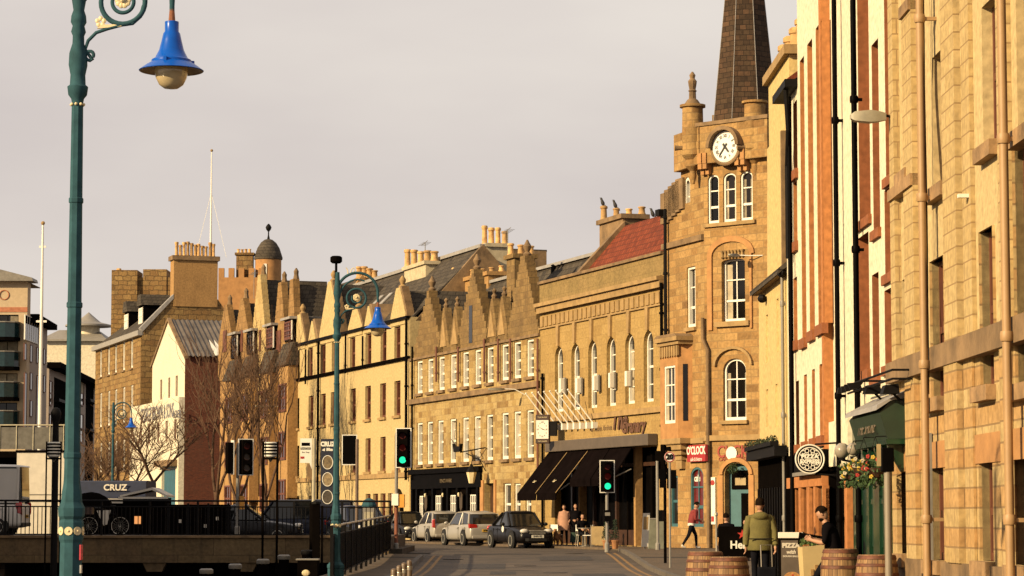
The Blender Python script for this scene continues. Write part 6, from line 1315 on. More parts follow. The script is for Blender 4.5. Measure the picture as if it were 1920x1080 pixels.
t = thing('dark_tarpaulin', 'black covered stall between the bridge railing and the awning', 'stall', G(164,101,.6), 0); z1 = zY(922,101)-.6
MB().ball((0,.8,z1*.4), 1, 16, (1.0,.8,z1*.6)).build('cover', BLACKM, t, smooth=80)
t = thing('black_hoarding', 'low black painted hoarding between the kiosk and the railing signal pole', 'hoarding', G(318,99,.55), 0); z1 = zY(946,99)-.55
MB().box(-.1,2.3,0,.06,0,z1).build('boards', BLACKM, t)
for k in range(4): MB().box(k*.76-.1,k*.76-.02,-.05,0,0,z1+.05).build('post', IRON, t)
for k, (x, z) in enumerate(((.35,.5),(1.3,.32),(1.75,.6))): MB().box(x,x+.1,-.01,0,z,z+.13).build('torn_notice', CANW, t)
# ---- bicycle with a carrier board
def bicycle(label, loc, yaw):
    t = thing('cargo_bicycle', label, 'bicycle', loc, yaw)
    for x in (-.55, .55):
        wh = MB().ring((x,0,.34), .33, .018, (0,1,0), 28, 6).build('wheel', BLACKM, t); sp = MB().ring((x,0,.34), .305, .012, (0,1,0), 28, 6)
        for k in range(9): a = k*math.pi/9; sp.tube([(x+.3*math.cos(a),0,.34+.3*math.sin(a)),(x-.3*math.cos(a),0,.34-.3*math.sin(a))], .003, 4)
        sp.build('rim', RIM, wh)
    MB().tube([(-.55,0,.34),(-.1,0,.32),(.38,0,.78),(-.2,0,.82),(-.1,0,.32)], .018, 6).tube([(-.55,0,.34),(-.2,0,.82),(-.23,0,.95)], .014, 6).tube([(.55,0,.34),(.4,0,.72),(.34,0,1.02)], .018, 6).build('frame', IRON, t)
    MB().ball((-.24,0,.97), .12, 8, (1.1,.6,.35)).build('saddle', TYRE, t); MB().tube([(.25,-.26,1.06),(.36,-.15,1.04),(.36,.15,1.04),(.25,.26,1.06)], .014, 6).build('handlebar', IRON, t)
    MB().prism([(-.28,.88),(.22,.9),(.1,.4),(-.02,.35)], -.04, -.02).build('carrier_board', CANW, t); MB().box(-.75,-.4,-.15,.15,.75,1.0).build('basket', WOOD, t)
bicycle('dark bicycle with a white carrier board leaning by the bridge railing', G(196,92.5,.62), 0)
# ================================================================ near pavement: pub furniture
# ---- barrels
BW = None
def barrel_mat():
    m, nt, b = nodes_of('oak_staves'); tc = N(nt,'ShaderNodeTexCoord'); sp = N(nt,'ShaderNodeSeparateXYZ'); nt.links.new(tc.outputs['Object'], sp.inputs[0])
    an = N(nt,'ShaderNodeMath',operation='ARCTAN2'); nt.links.new(sp.outputs[1], an.inputs[0]); nt.links.new(sp.outputs[0], an.inputs[1])
    ml = N(nt,'ShaderNodeMath',operation='MULTIPLY'); ml.inputs[1].default_value = 24/(2*math.pi); nt.links.new(an.outputs[0], ml.inputs[0])
    fl = N(nt,'ShaderNodeMath',operation='FLOOR'); nt.links.new(ml.outputs[0], fl.inputs[0]); wn = N(nt,'ShaderNodeTexWhiteNoise'); wn.noise_dimensions = '1D'; nt.links.new(fl.outputs[0], wn.inputs['W'])
    fr = N(nt,'ShaderNodeMath',operation='FRACT'); nt.links.new(ml.outputs[0], fr.inputs[0]); gp_ = N(nt,'ShaderNodeMath',operation='LESS_THAN'); gp_.inputs[1].default_value = .09; nt.links.new(fr.outputs[0], gp_.inputs[0])
    mp = N(nt,'ShaderNodeMapping'); mp.inputs['Scale'].default_value = (14,14,1.5); nt.links.new(tc.outputs['Object'], mp.inputs[0]); nz = N(nt,'ShaderNodeTexNoise',Scale=2,Detail=5); nt.links.new(mp.outputs[0], nz.inputs['Vector'])
    c = mixc(nt, wn.outputs[0], (.16,.08,.03), (.34,.20,.085)); mr = N(nt,'ShaderNodeMapRange'); mr.inputs[1].default_value=.35; mr.inputs[2].default_value=.75; nt.links.new(nz.outputs[0], mr.inputs[0]); c = mixc(nt, mr.outputs[0], c, (.10,.05,.02)); c = mixc(nt, gp_.outputs[0], c, (.03,.015,.008))
    nt.links.new(c, b.inputs['Base Color']); b.inputs['Roughness'].default_value = .75; return m
OAK = barrel_mat(); HOOP = mat('rusted_hoop', (.13,.045,.022), .65, metal=.3, var=.5, scale=8)
def barrel(label, px, Y, ytop, group='oak barrels used as tables outside the pub'):
    b = G(px, Y, gz(Y)+.12); t = thing('oak_barrel', label, 'barrel', b, random.uniform(0,3), group); h = zY(ytop,Y)-b.z; r = .33
    P = lambda z: r*(.84+.16*(1-(2*z/h-1)**2))
    MB().lathe([(P(h*i/14), h*i/14) for i in range(15)], n=36).build('staves', OAK, t, smooth=50)
    MB().lathe([(r*.84-.03,h-.035),(.01,h-.035)], n=24, cap=False).build('lid', OAK, t)
    for z, d in ((.02,.06),(.13,.05),(.27,.06),(h-.33,.06),(h-.18,.05),(h-.07,.06)): MB().lathe([(P(z)+.002,z),(P(z)+.009,z+.005),(P(z+d)+.009,z+d-.005),(P(z+d)+.002,z+d)], n=36, cap=False).build('hoop', HOOP, t, smooth=50)
    return t
barrel('oak barrel with rusty hoops, the farther one beside the lager banner', 1322, 44, 1034); barrel('oak barrel with rusty hoops, the nearer one before the lager banner', 1366, 41.5, 1044)
barrel('upright oak barrel the bearded man leans on', 1575, 43.5, 1029); barrel('oak barrel partly hidden behind the grey post by the green pub', 1643, 40, 1040)
# ---- lager banner
Y = 66; b = G(1343, Y, gz(Y)+.12); t = thing('lager_banner', 'black cafe windbreak banner with red star and white beer lettering', 'banner', b, R(-3)); zz = lambda y: zY(y,Y)-b.z
W_ = (1475-1343)/FPX*Y
for x in (0, W_): MB().lathe([(.16,0),(.16,.03),(.03,.05),(.022,.08),(.022,zz(965)-.04),(.045,zz(965)-.02),(.04,zz(962)),(.005,zz(960))], (x,0,0), 14).build('chrome_post', SILVER, t, smooth=40)
mb = MB(); n = 14
for i in range(n): 
    x0, x1 = .06+(W_-.12)*i/n, .06+(W_-.12)*(i+1)/n; f = lambda x: .02*math.sin(x*5)
    mb.loft([[(x0,f(x0),zz(1046)),(x1,f(x1),zz(1046)),(x1,f(x1)+.01,zz(1046)),(x0,f(x0)+.01,zz(1046))],[(x0,f(x0),zz(987)),(x1,f(x1),zz(987)),(x1,f(x1)+.01,zz(987)),(x0,f(x0)+.01,zz(987))]], cap=False)
bn = mb.build('canvas', BLACKM, t); text('lettering', 'Heineken', .27, WHITE, bn, ((1406-1343)/FPX*Y,-.03,zz(1022)), off=.008, sx=.98)
xs, zs = (1391-1343)/FPX*Y, zz(1002); MB().prism([(xs+(.13 if k%2==0 else .05)*math.sin(k*math.pi/5), zs+(.13 if k%2==0 else .05)*math.cos(k*math.pi/5)) for k in range(10)], -.035, -.028).build('red_star', mat('star_red',(.50,.035,.02),.5), bn)
# ---- wheelie bin
BINB = mat('blue_bin_plastic', (.012,.075,.20), .55, var=.1); Y = 63; b = G(1461, Y, gz(Y)+.12); t = thing('wheelie_bin', 'blue wheeled bin standing behind the man with the suitcase', 'bin', b, R(10))
MB().loft([[(-.2,-.25,.05),(.2,-.25,.05),(.2,.25,.05),(-.2,.25,.05)],[(-.27,-.33,.95),(.27,-.33,.95),(.27,.33,.95),(-.27,.33,.95)]]).build('body', BINB, t, bevel=.03); MB().loft([[(-.29,-.36,.95),(.29,-.36,.95),(.29,.36,.95),(-.29,.36,.95)],[(-.27,-.33,1.03),(.27,-.33,1.03),(.27,.30,1.07),(-.27,.30,1.07)]]).build('lid', BINB, t, bevel=.02)
for s in (-1,1): MB().disc((s*.24,.27,.1), .1, (s,0,0), 14, .05).build('wheel', TYRE, t)
# ---- pizza pavement board
Y = 50; b = G(1482, Y, gz(Y)+.12); t = thing('pavement_board', 'black pavement board with a pizza poster under a white header', 'sign', b, R(-4)); zz = lambda y: zY(y,Y)-b.z; w_ = .225
MB().box(-w_,w_,-.06,.06,.05,zz(1009)).build('frame', BLACKM, t, bevel=.01); MB().box(-w_-.01,w_+.01,-.07,.07,zz(1009),zz(998)).build('header', WHITE, t, bevel=.008); MB().box(-w_-.03,w_+.03,-.2,.2,0,.06).build('foot', TYRE, t)
ps = MB().box(-w_+.04,w_-.04,-.068,-.058,.16,zz(1013)).build('poster', mat('grey_brown_poster',(.11,.085,.065),.5,var=.2), t)
text('lettering', 'PIZZA', .115, CANW, ps, (0,-.07,zz(1023)), off=.008, sx=1.05); text('lettering', 'with', .10, CANW, ps, (0,-.07,zz(1035)), off=.004, shear=.3); text('lettering', 'DOUGH BALLS', .045, CANW, ps, (0,-.07,zz(1043)), off=.002)
MB().disc((.02,-.07,.27), .155, (0,-1,0), 24, .006, ry=.11).build('pizza_base', mat('pizza_crust',(.42,.20,.06),.7,var=.4,scale=14), ps); pz = MB(); rr = random.Random(4)
for i in range(14): a = rr.uniform(0,6.3); q = rr.uniform(.02,.12); pz.disc((.02+q*math.cos(a),-.076,.27+q*.7*math.sin(a)), rr.uniform(.015,.03), (0,-1,0), 8, .004)
pz.build('topping', mat('pizza_topping',(.40,.06,.025),.6,var=.3,scale=20), ps)
# ---- cream planter
Y = 48; b = G(1520, Y, gz(Y)+.12); t = thing('pavement_planter', 'cream panelled planter box with green plants by the pizza board', 'planter', b, R(6)); zz = lambda y: zY(y,Y)-b.z
MB().loft([[(-.16,-.16,.06),(.16,-.16,.06),(.16,.16,.06),(-.16,.16,.06)],[(-.205,-.2,zz(1026)),(.205,-.2,zz(1021)),(.205,.2,zz(1021)),(-.205,.2,zz(1026))]]).build('box', mat('cream_panel',(.56,.42,.20),.6,var=.08), t)
for x in (-.13,.13): MB().tube([(x,-.1,-.0),(x,-.1,.1)], .02, 6).build('leg', BLACKM, t)
for x, z in ((-.03,.42),(.05,.36),(.05,.5)): MB().box(x-.02, x+.03, -.20, -.178, z-.06, z+.05).build('faded_mark', TAN, t)
lf = MB(); rr = random.Random(9)
for i in range(90):
    c = Vector((rr.uniform(-.2,.2), rr.uniform(-.18,.18), zz(1021)+rr.uniform(-.02,.10))); d1 = Vector((rr.gauss(0,1),rr.gauss(0,1),rr.gauss(0,1))).normalized()*.045; d2 = Vector((rr.gauss(0,1),rr.gauss(0,1),rr.gauss(0,1))).normalized()*.03
    lf.quad(c-d1, c+d2, c+d1, c-d2)
lf.build('plants', mat('planter_green',(.06,.10,.02),.8,var=.5,scale=20), t, fix=False)
MB().loft([[(-.2,.18,zz(1021)),(.3,.18,zz(1021)),(.3,.24,zz(1021)),(-.2,.24,zz(1021))],[(-.16,.2,zz(998)),(.28,.2,zz(1006)),(.28,.26,zz(1006)),(-.16,.26,zz(998))]]).build('back_board', BLACKM, t)
# ---- round restaurant sign
Y = 47.6; c_ = at(1518, 861, Y); F = OH; t = thing('restaurant_sign', 'round black hanging sign with white scrollwork and pizza lettering', 'hanging sign', c_, 0); r = .262
ds = MB().disc((0,.04,0), r, (0,-1,0), 48, .08).build('disc', BLACK, t); MB().ring((0,-.042,0), r*.985, .014, (0,1,0), 48, 6).build('outer_rim', WHITE, ds); MB().ring((0,-.044,0), r*.80, .009, (0,1,0), 48, 6).build('inner_rim', WHITE, ds)
text('lettering', 'PIZZA', .10, WHITE, ds, (0,-.044,.045), off=.006, sx=1.15); text('lettering', 'EXPRESS', .10, WHITE, ds, (0,-.044,-.045), off=.006, sx=.95)
for sx in (-1,1):
    for sz in (-1,1):
        mb = MB()
        for cx, cz, rr_, a0, a1 in ((.05,.15,.035,0,300),(.11,.125,.03,40,330),(.045,.10,.018,0,270),(.145,.08,.022,90,400)):
            mb.tube([(sx*(cx+rr_*math.cos(R(a0+(a1-a0)*i/12))), -.046, sz*(cz+rr_*math.sin(R(a0+(a1-a0)*i/12)))) for i in range(13)], .0075, 5)
        mb.build('scrollwork', WHITE, ds)
[MB().tube([(.1,0,z),(.5,.02,z*1.1)], .018, 6).build('bracket', IRON, t) for z in (.27,-.27)]
# ---- globe lamps and hanging baskets of the pub
F = WH
for px, y, d in ((1579,845,.35),(1600,842,.3)):
    x, z = F.loc(px, y, -d); t = thing('globe_lamp', 'clear glass globe lamp on a wall bracket beside the flowers' if px < 1590 else 'second globe lamp half hidden by the green fascia', 'wall lamp', F.world(x,-d,z), math.atan2(F.ux.y,F.ux.x))
    MB().ball((0,0,0), .135 if px < 1590 else .11, 18).build('globe', mat('clear_globe',(.30,.26,.2),.08,var=.15,coat=.6), t, smooth=80); MB().lathe([(.05,-.17),(.06,-.12)], n=10).tube([(0,0,-.16),(0,d,-.22)], .02, 6).build('bracket', IRON, t)
PG = mat('basket_foliage', (.035,.075,.018), .8, var=.6, scale=10); PY = mat('yellow_pansy', (.62,.42,.05), .7); PR = mat('red_geranium', (.42,.03,.02), .7)
PWH = mat('white_petal', (.6,.52,.35), .7)
for k, (px, y, nl, lab) in enumerate(((1600,885,150,'hanging basket of yellow pansies nearest the globe lamp'),(1620,880,150,'hanging basket with red geraniums and trailing leaves'),(1642,880,170,'hanging basket with yellow and red blooms beside the grey post'))):
    d = .52; x, z = F.loc(px, y, -d); t = thing('hanging_basket', lab, 'hanging basket', F.world(x,-d,z), 0, 'flower baskets on the pub front'); rr = random.Random(k+3)
    MB().lathe([(.02,-.16),(.12,-.12),(.17,-.02),(.18,.02)], n=14).build('basket', WOOD, t); MB().tube([(-.15,0,0),(0,0,.5)], .006, 4).tube([(.15,0,0),(0,0,.5)], .006, 4).tube([(0,0,.5),(.45,0,.52)], .012, 4).build('chain', IRON, t)
    lf = MB()
    for i in range(nl*2):
        a, q = rr.uniform(0,6.28), rr.random()**.5*.23; zq = rr.uniform(-.34,.2)*(.6+q); c = Vector((q*math.cos(a), q*math.sin(a), zq)); d1 = Vector((rr.gauss(0,1),rr.gauss(0,1),rr.gauss(0,1))).normalized()*.045; d2 = Vector((rr.gauss(0,1),rr.gauss(0,1),rr.gauss(0,1))).normalized()*.028; lf.quad(c-d1,c+d2,c+d1,c-d2)
    lf.build('foliage', PG, t, fix=False)
    for m, n in ((PY, 9),(PR, 5 if k else 0),(PWH, 4)):
        if not n: continue
        for i in range(n):
            a, q = rr.uniform(2.4,5.6), rr.uniform(.12,.22); c = (q*math.cos(a), q*math.sin(a), rr.uniform(-.12,.2)); fb_ = MB()
            for w5 in range(5): aa = w5*R(72); fb_.ball((c[0]+.02*math.cos(aa), c[1], c[2]+.02*math.sin(aa)), .017, 6, (1,.4,1))
            fb_.build('flower', m, t)
# ---- grey post with dark box by the pub, white pipe
Y = 38; b = G(1665, Y, gz(Y)+.12); t = thing('grey_steel_post', 'thick grey steel post with a black box on top before the green pub', 'post', b, 0); z1 = zY(882,Y)-b.z
MB().tube([(0,0,0),(0,0,z1)], .052, 16).build('shaft', mat('galvanised_post',(.24,.2,.15),.5,var=.1), t, smooth=60); MB().box(-.09,.09,-.07,.07,z1-.02,z1+.33).build('head_box', BLACK, t, bevel=.015); MB().box(-.16,-.10,-.06,-.04,z1+.06,z1+.38).build('wooden_tag', mat('tan_board',(.35,.26,.13),.7), t)
# ---- restaurant terrace in front of the hall
def HG(px, Y): return G(px, Y, .10)
t = thing('menu_easel', 'leaning cream menu board on a stand outside the hall', 'menu board', HG(1208,95), R(8)); z1 = zY(962,95)-.1
MB().prism([(-.12,.1),(-.05,z1),(.2,z1-.0),(.13,.1)], -.05, -.01).build('board', CANW, t); MB().tube([(.02,.05,0),(.05,.1,z1*.8)], .03, 6).build('stand', GREY, t); MB().prism([(-.05,z1*.55),(-.03,z1*.9),(.14,z1*.9),(.12,z1*.55)], -.056, -.05).build('printed_sheet', S_TRIM, t)
t = thing('utility_cabinet', 'grey green street cabinet beside the menu board', 'utility cabinet', HG(1229,96), 0); z1 = zY(974,96)-.1
MB().box(-.28,.3,-.2,.2,0,z1).build('body', mat('grey_green_cabinet',(.17,.17,.12),.6), t, bevel=.015); MB().box(-.3,.32,-.22,.22,z1,z1+.05).build('lid', GREY, t); MB().box(.005,.015,-.205,-.199,.1,z1-.05).build('door_seam', BLACKM, t)
t = thing('canvas_windbreak', 'tan canvas windbreak panel beside the cafe chairs', 'windbreak', HG(1121,100), R(-6)); z1 = zY(987,100)-.1
MB().box(-.25,.25,-.012,.012,.12,z1).build('canvas', mat('tan_canvas',(.36,.25,.11),.8), t); MB().tube([(-.26,0,0),(-.26,0,z1+.05)], .018, 6).tube([(.26,0,0),(.26,0,z1+.05)], .018, 6).build('frame', SILVER, t)
for px, lab in ((1137,'clipped conifer in a terracotta pot next to the windbreak'),(1153,'clipped conifer in a terracotta pot next to the signal pole')):
    Y = 97; t = thing('potted_conifer', lab, 'potted plant', HG(px,Y), 0, 'potted conifers before the hall'); rr = random.Random(px); z0 = .32; z1 = zY(972,Y)-.1
    MB().lathe([(.1,0),(.15,z0-.05),(.17,z0-.05),(.17,z0)], n=14).build('pot', mat('terracotta_pot',(.34,.15,.055),.8), t); MB().tube([(0,0,z0-.05),(0,0,z0+.4)], .02, 6).build('stem', BARK, t); lf = MB()
    for i in range(260):
        u = rr.random(); a = rr.uniform(0,6.28); q = (.19*(1-u*.75))*rr.random()**.4; c = Vector((q*math.cos(a), q*math.sin(a), z0+.05+u*(z1-z0-.1))); d1 = Vector((rr.gauss(0,1),rr.gauss(0,1),rr.gauss(0,1))).normalized()*.05; d2 = Vector((rr.gauss(0,1),rr.gauss(0,1),rr.gauss(0,1))).normalized()*.02; lf.quad(c-d1,c+d2,c+d1,c-d2)
    lf.build('foliage', mat('conifer_green',(.012,.028,.010),.85,var=.5,scale=15), t, fix=False)
def chair(label, loc, yaw):
    t = thing('cafe_chair', label, 'chair', loc, yaw, 'white cafe chairs outside the hall')
    MB().box(-.2,.2,-.2,.2,.43,.46).build('seat', WHITE, t, bevel=.01); MB().box(-.2,.2,.19,.22,.6,.86).build('backrest', WHITE, t, bevel=.01)
    for sx in (-1,1):
        for sy in (-1,1): MB().tube([(sx*.18,sy*.18,.44),(sx*.21,sy*.22,0)], .014, 6).build('leg', SILVER, t)
        MB().tube([(sx*.19,.2,.44),(sx*.19,.21,.86)], .014, 6).build('back_post', SILVER, t)
    return t
chair('white cafe chair by the brown dog', HG(1043,108), R(150)); chair('white cafe chair between the black coated woman and the windbreak', HG(1103,104), R(-100)); chair('white cafe chair under the seated cafe customer', HG(1091,106), R(100))
t = thing('cafe_table', 'small round cafe table beside the white chairs', 'table', HG(1097,105), 0); MB().lathe([(.3,.70),(.31,.71),(.31,.73),(.3,.74)], n=20).build('top', SILVER, t); MB().tube([(0,0,0),(0,0,.7)], .025, 8).lathe([(.2,0),(.2,.02),(.03,.05)], n=14).build('pedestal', SILVER, t)
# ================================================================ people
SKIN = mat('skin', (.42,.22,.13), .6, var=.08); HAIRD = mat('dark_hair', (.012,.007,.004), .85, var=.4, scale=20, spec=.3, ior=1.1); SHOEB = mat('black_shoe', (.01,.009,.009), .5); SHOEW = mat('white_trainer', (.6,.56,.48), .6); EYE = mat('eye_dark', (.01,.008,.006), .3)
PENDING = []
def skin_layer(me, RR):
    b = bmesh.new(); b.from_mesh(me); ly = b.verts.layers.skin.verify()
    for i, v in enumerate(b.verts): v[ly].radius = (RR[i], RR[i]); v[ly].use_root = i == 0
    b.to_mesh(me); b.free()
def person(label, loc, yaw, J, cl, h=1.0, group=None, head=(0,0), hair='short', extras=None):
    """J: joints in metres (x right, y forward, z up); body grown as one skin over the skeleton"""
    t = thing('person', label, 'person', loc, yaw, group)
    V, E, RR, tagm = [], [], [], []
    def add(p, r, par, m):
        V.append(Vector(p)*h); RR.append(r*h); tagm.append(m)
        if par is not None: E.append((par, len(V)-1))
        return len(V)-1
    top, bot, shoe = cl['top'], cl['bottom'], cl['shoe']; sk = SKIN
    pel = add(J['pelvis'], .135, None, bot)
    sp = add(J['spine'], .13, pel, top); ch = add(J['chest'], .165, sp, top); ub = add(Vector(J['chest']).lerp(Vector(J['neck']), .62), .12, ch, top); nk = add(J['neck'], .058, ub, sk); add(J['head'], .06, nk, sk)
    for s, k in ((-1,'l'),(1,'r')):
        sh = add(J['sh_'+k], .075, ub, top); el = add(J['el_'+k], .052, sh, top); fa = add(Vector(J['el_'+k]).lerp(Vector(J['wr_'+k]),.6), .042, el, cl.get('sleeve', top)); wr = add(J['wr_'+k], .031, fa, cl.get('sleeve', top))
        d = (Vector(J['wr_'+k])-Vector(J['el_'+k])).normalized(); d = Vector(J['hd_'+k]).normalized() if 'hd_'+k in J else d
        side = d.cross(Vector((s*.9,.2,.1))); side = side.normalized() if side.length > .01 else Vector((1,0,0)); nrm = side.cross(d).normalized()
        pm = add(Vector(J['wr_'+k])+d*.055, .033, wr, sk)
        for q, (o, ln) in enumerate(((-.032,.062),(-.011,.075),(.011,.07),(.032,.055))):
            b = add(Vector(J['wr_'+k])+d*.095+side*o, .0105, pm, sk); m1 = add(Vector(J['wr_'+k])+d*(.095+ln*.5)+side*o*1.05-nrm*.012*s, .0095, b, sk); add(Vector(J['wr_'+k])+d*(.095+ln*.85)+side*o-nrm*.035*s, .0085, m1, sk)
        tb = add(Vector(J['wr_'+k])+d*.05+side*.048-nrm*.01*s, .012, pm, sk); add(Vector(J['wr_'+k])+d*.09+side*.062-nrm*.025*s, .0095, tb, sk)
        hp = add(J['hip_'+k], .105, pel, bot); th = add(Vector(J['hip_'+k]).lerp(Vector(J['kn_'+k]),.5), .088, hp, bot); kn = add(J['kn_'+k], .064, th, bot); cf = add(Vector(J['kn_'+k]).lerp(Vector(J['an_'+k]),.35), .06, kn, bot); an = add(J['an_'+k], .042, cf, bot)
        to = Vector(J['to_'+k]); hl = add(Vector(J['an_'+k])+Vector((0,-.02,-.045)), .04, an, shoe); add(to, .034, hl, shoe)
    me = bpy.data.meshes.new('body'); me.from_pydata(V, E, []); o = bpy.data.objects.new('raw_body', me); COL.objects.link(o)
    skin_layer(me, RR)
    sm = o.modifiers.new('Skin', 'SKIN'); sm.use_smooth_shade = True; sb = o.modifiers.new('Sub', 'SUBSURF'); sb.levels = 1; sb.render_levels = 1
    hc = Vector(J['head'])*h; PENDING.append((o, t, V, E, RR, tagm, hc, head, h, cl))
    # hair cap
    nod, turn = head; M = Matrix.Translation(hc+Vector((0,.015,.085))*h) @ Matrix.Rotation(turn,4,'Z') @ Matrix.Rotation(nod,4,'X')
    hb = MB(); hb.ball((0,-.012,.022), 1, 18, (.088,.104,.112))
    cut = [v for v in hb.b.verts if (v.co.z < .055 and v.co.y > .02+ (.0 if hair != 'long' else .01)) or v.co.z < (-.03 if hair == 'short' else -.2) ]
    bmesh.ops.delete(hb.b, geom=cut, context='VERTS'); rr = random.Random(len(PENDING))
    for v in hb.b.verts: v.co += v.co.normalized()*rr.uniform(-.004,.010)
    if hair == 'long': hb.ball((0,-.055,-.06), 1, 12, (.085,.055,.15))
    for v in hb.b.verts: v.co = M @ (v.co*h)
    hb.build('hair', cl.get('hair', HAIRD), t, smooth=80)
    return t, M
def stand(**k):
    J = dict(pelvis=(0,0,.96), spine=(0,.01,1.12), chest=(0,.0,1.30), neck=(0,.0,1.47), head=(0,.015,1.56), sh_l=(-.185,0,1.40), sh_r=(.185,0,1.40), el_l=(-.25,-.03,1.12), el_r=(.25,-.03,1.12), wr_l=(-.26,.05,.87), wr_r=(.26,.05,.87),
             hip_l=(-.09,0,.90), hip_r=(.09,0,.90), kn_l=(-.10,.02,.50), kn_r=(.10,.02,.50), an_l=(-.11,-.02,.09), an_r=(.11,-.02,.09), to_l=(-.12,.15,.035), to_r=(.12,.15,.035))
    J.update(k); return J
def torso_shell(t, name, m, rings, bev=0, n=20):      # garment: stacked ellipses (cx,cy,z,rx,ry)
    return MB().loft([[(cx+rx*math.cos(2*math.pi*i/n), cy+ry*math.sin(2*math.pi*i/n), z) for i in range(n)] for cx, cy, z, rx, ry in rings], cap=False).build(name, m, t, smooth=80)
OLIVEP = mat('olive_parka', (.125,.105,.025), .85, var=.22, scale=6, bump=.4); TRK = mat('black_trousers', (.009,.009,.012), .85, var=.3, spec=.3, ior=1.1); MARO = mat('maroon_jumper', (.20,.018,.016), .85, var=.15, scale=8); BLKC = mat('black_cloth', (.007,.006,.007), .9, var=.3, spec=.3, ior=1.05)
PINKC = mat('dusty_pink_coat', (.40,.21,.13), .85, var=.15, scale=8, bump=.3); GRNS = mat('dark_green_skirt', (.012,.035,.022), .85, var=.3); WSH = mat('white_shirt', (.66,.60,.52), .8)
def pz(px, Y, dz=.12): return G(px, Y, gz(Y)+dz)
# man in the olive parka, seen from behind, pulling a suitcase
t, M = person('man in an olive parka seen from behind, pulling a small suitcase', pz(1425,49), R(0), stand(kn_l=(-.1,.1,.52), an_l=(-.11,-.0,.1), kn_r=(.1,.0,.5), an_r=(.11,-.15,.12), wr_r=(.27,-.12,.88), el_r=(.27,-.1,1.13), to_r=(.12,.0,.05)), dict(top=OLIVEP, bottom=TRK, shoe=SHOEB), 1.0, head=(0,0))
torso_shell(t, 'parka', OLIVEP, [(0,0,.80,.235,.175),(0,0,.84,.245,.185),(0,.0,1.0,.235,.175),(0,0,1.12,.225,.165),(0,0,1.28,.24,.17),(0,0,1.38,.225,.15),(0,-.01,1.44,.15,.11),(0,-.01,1.48,.095,.09)])
MB().ball((0,-.10,1.43), 1, 16, (.15,.09,.085)).build('hood', OLIVEP, t, smooth=80); MB().box(-.235,.235,-.187,-.178,1.0,1.02).build('waist_seam', TRK, t)
for s in (-1,1): MB().tube([(s*.185,0,1.41),(s*.235,-.02,1.25),(s*.262,-.04,1.1),(s*.275,-.03 if s < 0 else -.11,.9)], [.085,.075,.066,.056], 12).build('sleeve', OLIVEP, t, smooth=80)
p = t.location; t2 = thing('suitcase', 'black wheeled suitcase with a tall chrome pull handle', 'suitcase', pz(1437,48.4), R(0)); 
MB().box(-.17,.17,-.11,.11,.06,.5).build('case', TRK, t2, bevel=.03); MB().tube([(-.1,.0,.5),(-.1,.12,.9),(.1,.12,.9),(.1,0,.5)], .012, 6).build('pull_handle', SILVER, t2)
for s in (-1,1): MB().disc((s*.13,-.08,.04), .04, (s,0,0), 12, .02).build('wheel', TYRE, t2)
# man in the maroon jumper walking right across the pavement
t, M = person('man in a maroon jumper striding past the red curtained cafe window', pz(1296,95.5,.12), R(-78), stand(pelvis=(0,0,.92), spine=(0,.04,1.08), chest=(0,.09,1.25), neck=(0,.15,1.41), head=(0,.2,1.49), sh_l=(-.18,.12,1.34), sh_r=(.18,.11,1.34), el_l=(-.24,.12,1.08), el_r=(.24,.08,1.07), wr_l=(-.18,.36,1.05), wr_r=(.18,.33,1.0), hip_l=(-.09,0,.87), hip_r=(.09,0,.87), kn_l=(-.1,.2,.5), an_l=(-.1,.22,.1), to_l=(-.1,.39,.05), kn_r=(.1,-.13,.49), an_r=(.1,-.36,.14), to_r=(.1,-.24,.04)), dict(top=MARO, bottom=TRK, shoe=SHOEW), 1.0, head=(R(-25),0))
torso_shell(t, 'jumper', MARO, [(0,.02,.93,.18,.14),(0,.04,1.05,.19,.15),(0,.09,1.25,.205,.155),(0,.13,1.36,.17,.12),(0,.15,1.42,.08,.08)]); torso_shell(t, 'shirt_tail', WSH, [(0,.0,.84,.175,.135),(0,.01,.935,.178,.138)])
# bearded man leaning on the barrel with his phone
t, M = person('bearded man in a black tee shirt leaning on a barrel and reading his phone', pz(1553,43.9), R(75), stand(pelvis=(0,-.1,.83), spine=(0,-.08,.98), chest=(0,-.03,1.15), neck=(0,.04,1.31), head=(0,.09,1.385), sh_l=(-.18,-.0,1.24), sh_r=(.18,-.0,1.24), el_l=(-.25,.04,.98), el_r=(.25,.04,.98), wr_l=(-.12,.26,1.03), wr_r=(.08,.28,1.05), hd_l=(.5,.6,.25), hd_r=(-.5,.6,.25), hip_l=(-.09,-.08,.79), hip_r=(.09,-.08,.79), kn_l=(-.1,.18,.46), kn_r=(.1,.1,.45), an_l=(-.1,.30,.09), an_r=(.1,.14,.09), to_l=(-.1,.47,.04), to_r=(.1,.31,.04)), dict(top=BLKC, bottom=TRK, shoe=SHOEB, sleeve=SKIN), 1.0, head=(R(-38),0))
torso_shell(t, 'tee_shirt', BLKC, [(0,-.1,.78,.18,.14),(0,-.08,.95,.18,.14),(0,-.03,1.13,.20,.145),(0,.0,1.24,.165,.11),(0,.03,1.29,.08,.075)])
bd = MB(); bd.ball((0,.055,-.065), 1, 10, (.062,.05,.05)); 
for v in bd.b.verts: v.co = M @ v.co
bd.build('beard', HAIRD, t, smooth=80)
ph = MB().box(-.035,.035,-.005,.005,-.065,.065).build('smartphone', BLACK, None, loc=t.matrix_basis @ Vector((-.02,.38,1.13)), rot=(R(-50),0,R(75))); tag(ph, 'dark smartphone held up by the bearded man', 'phone')
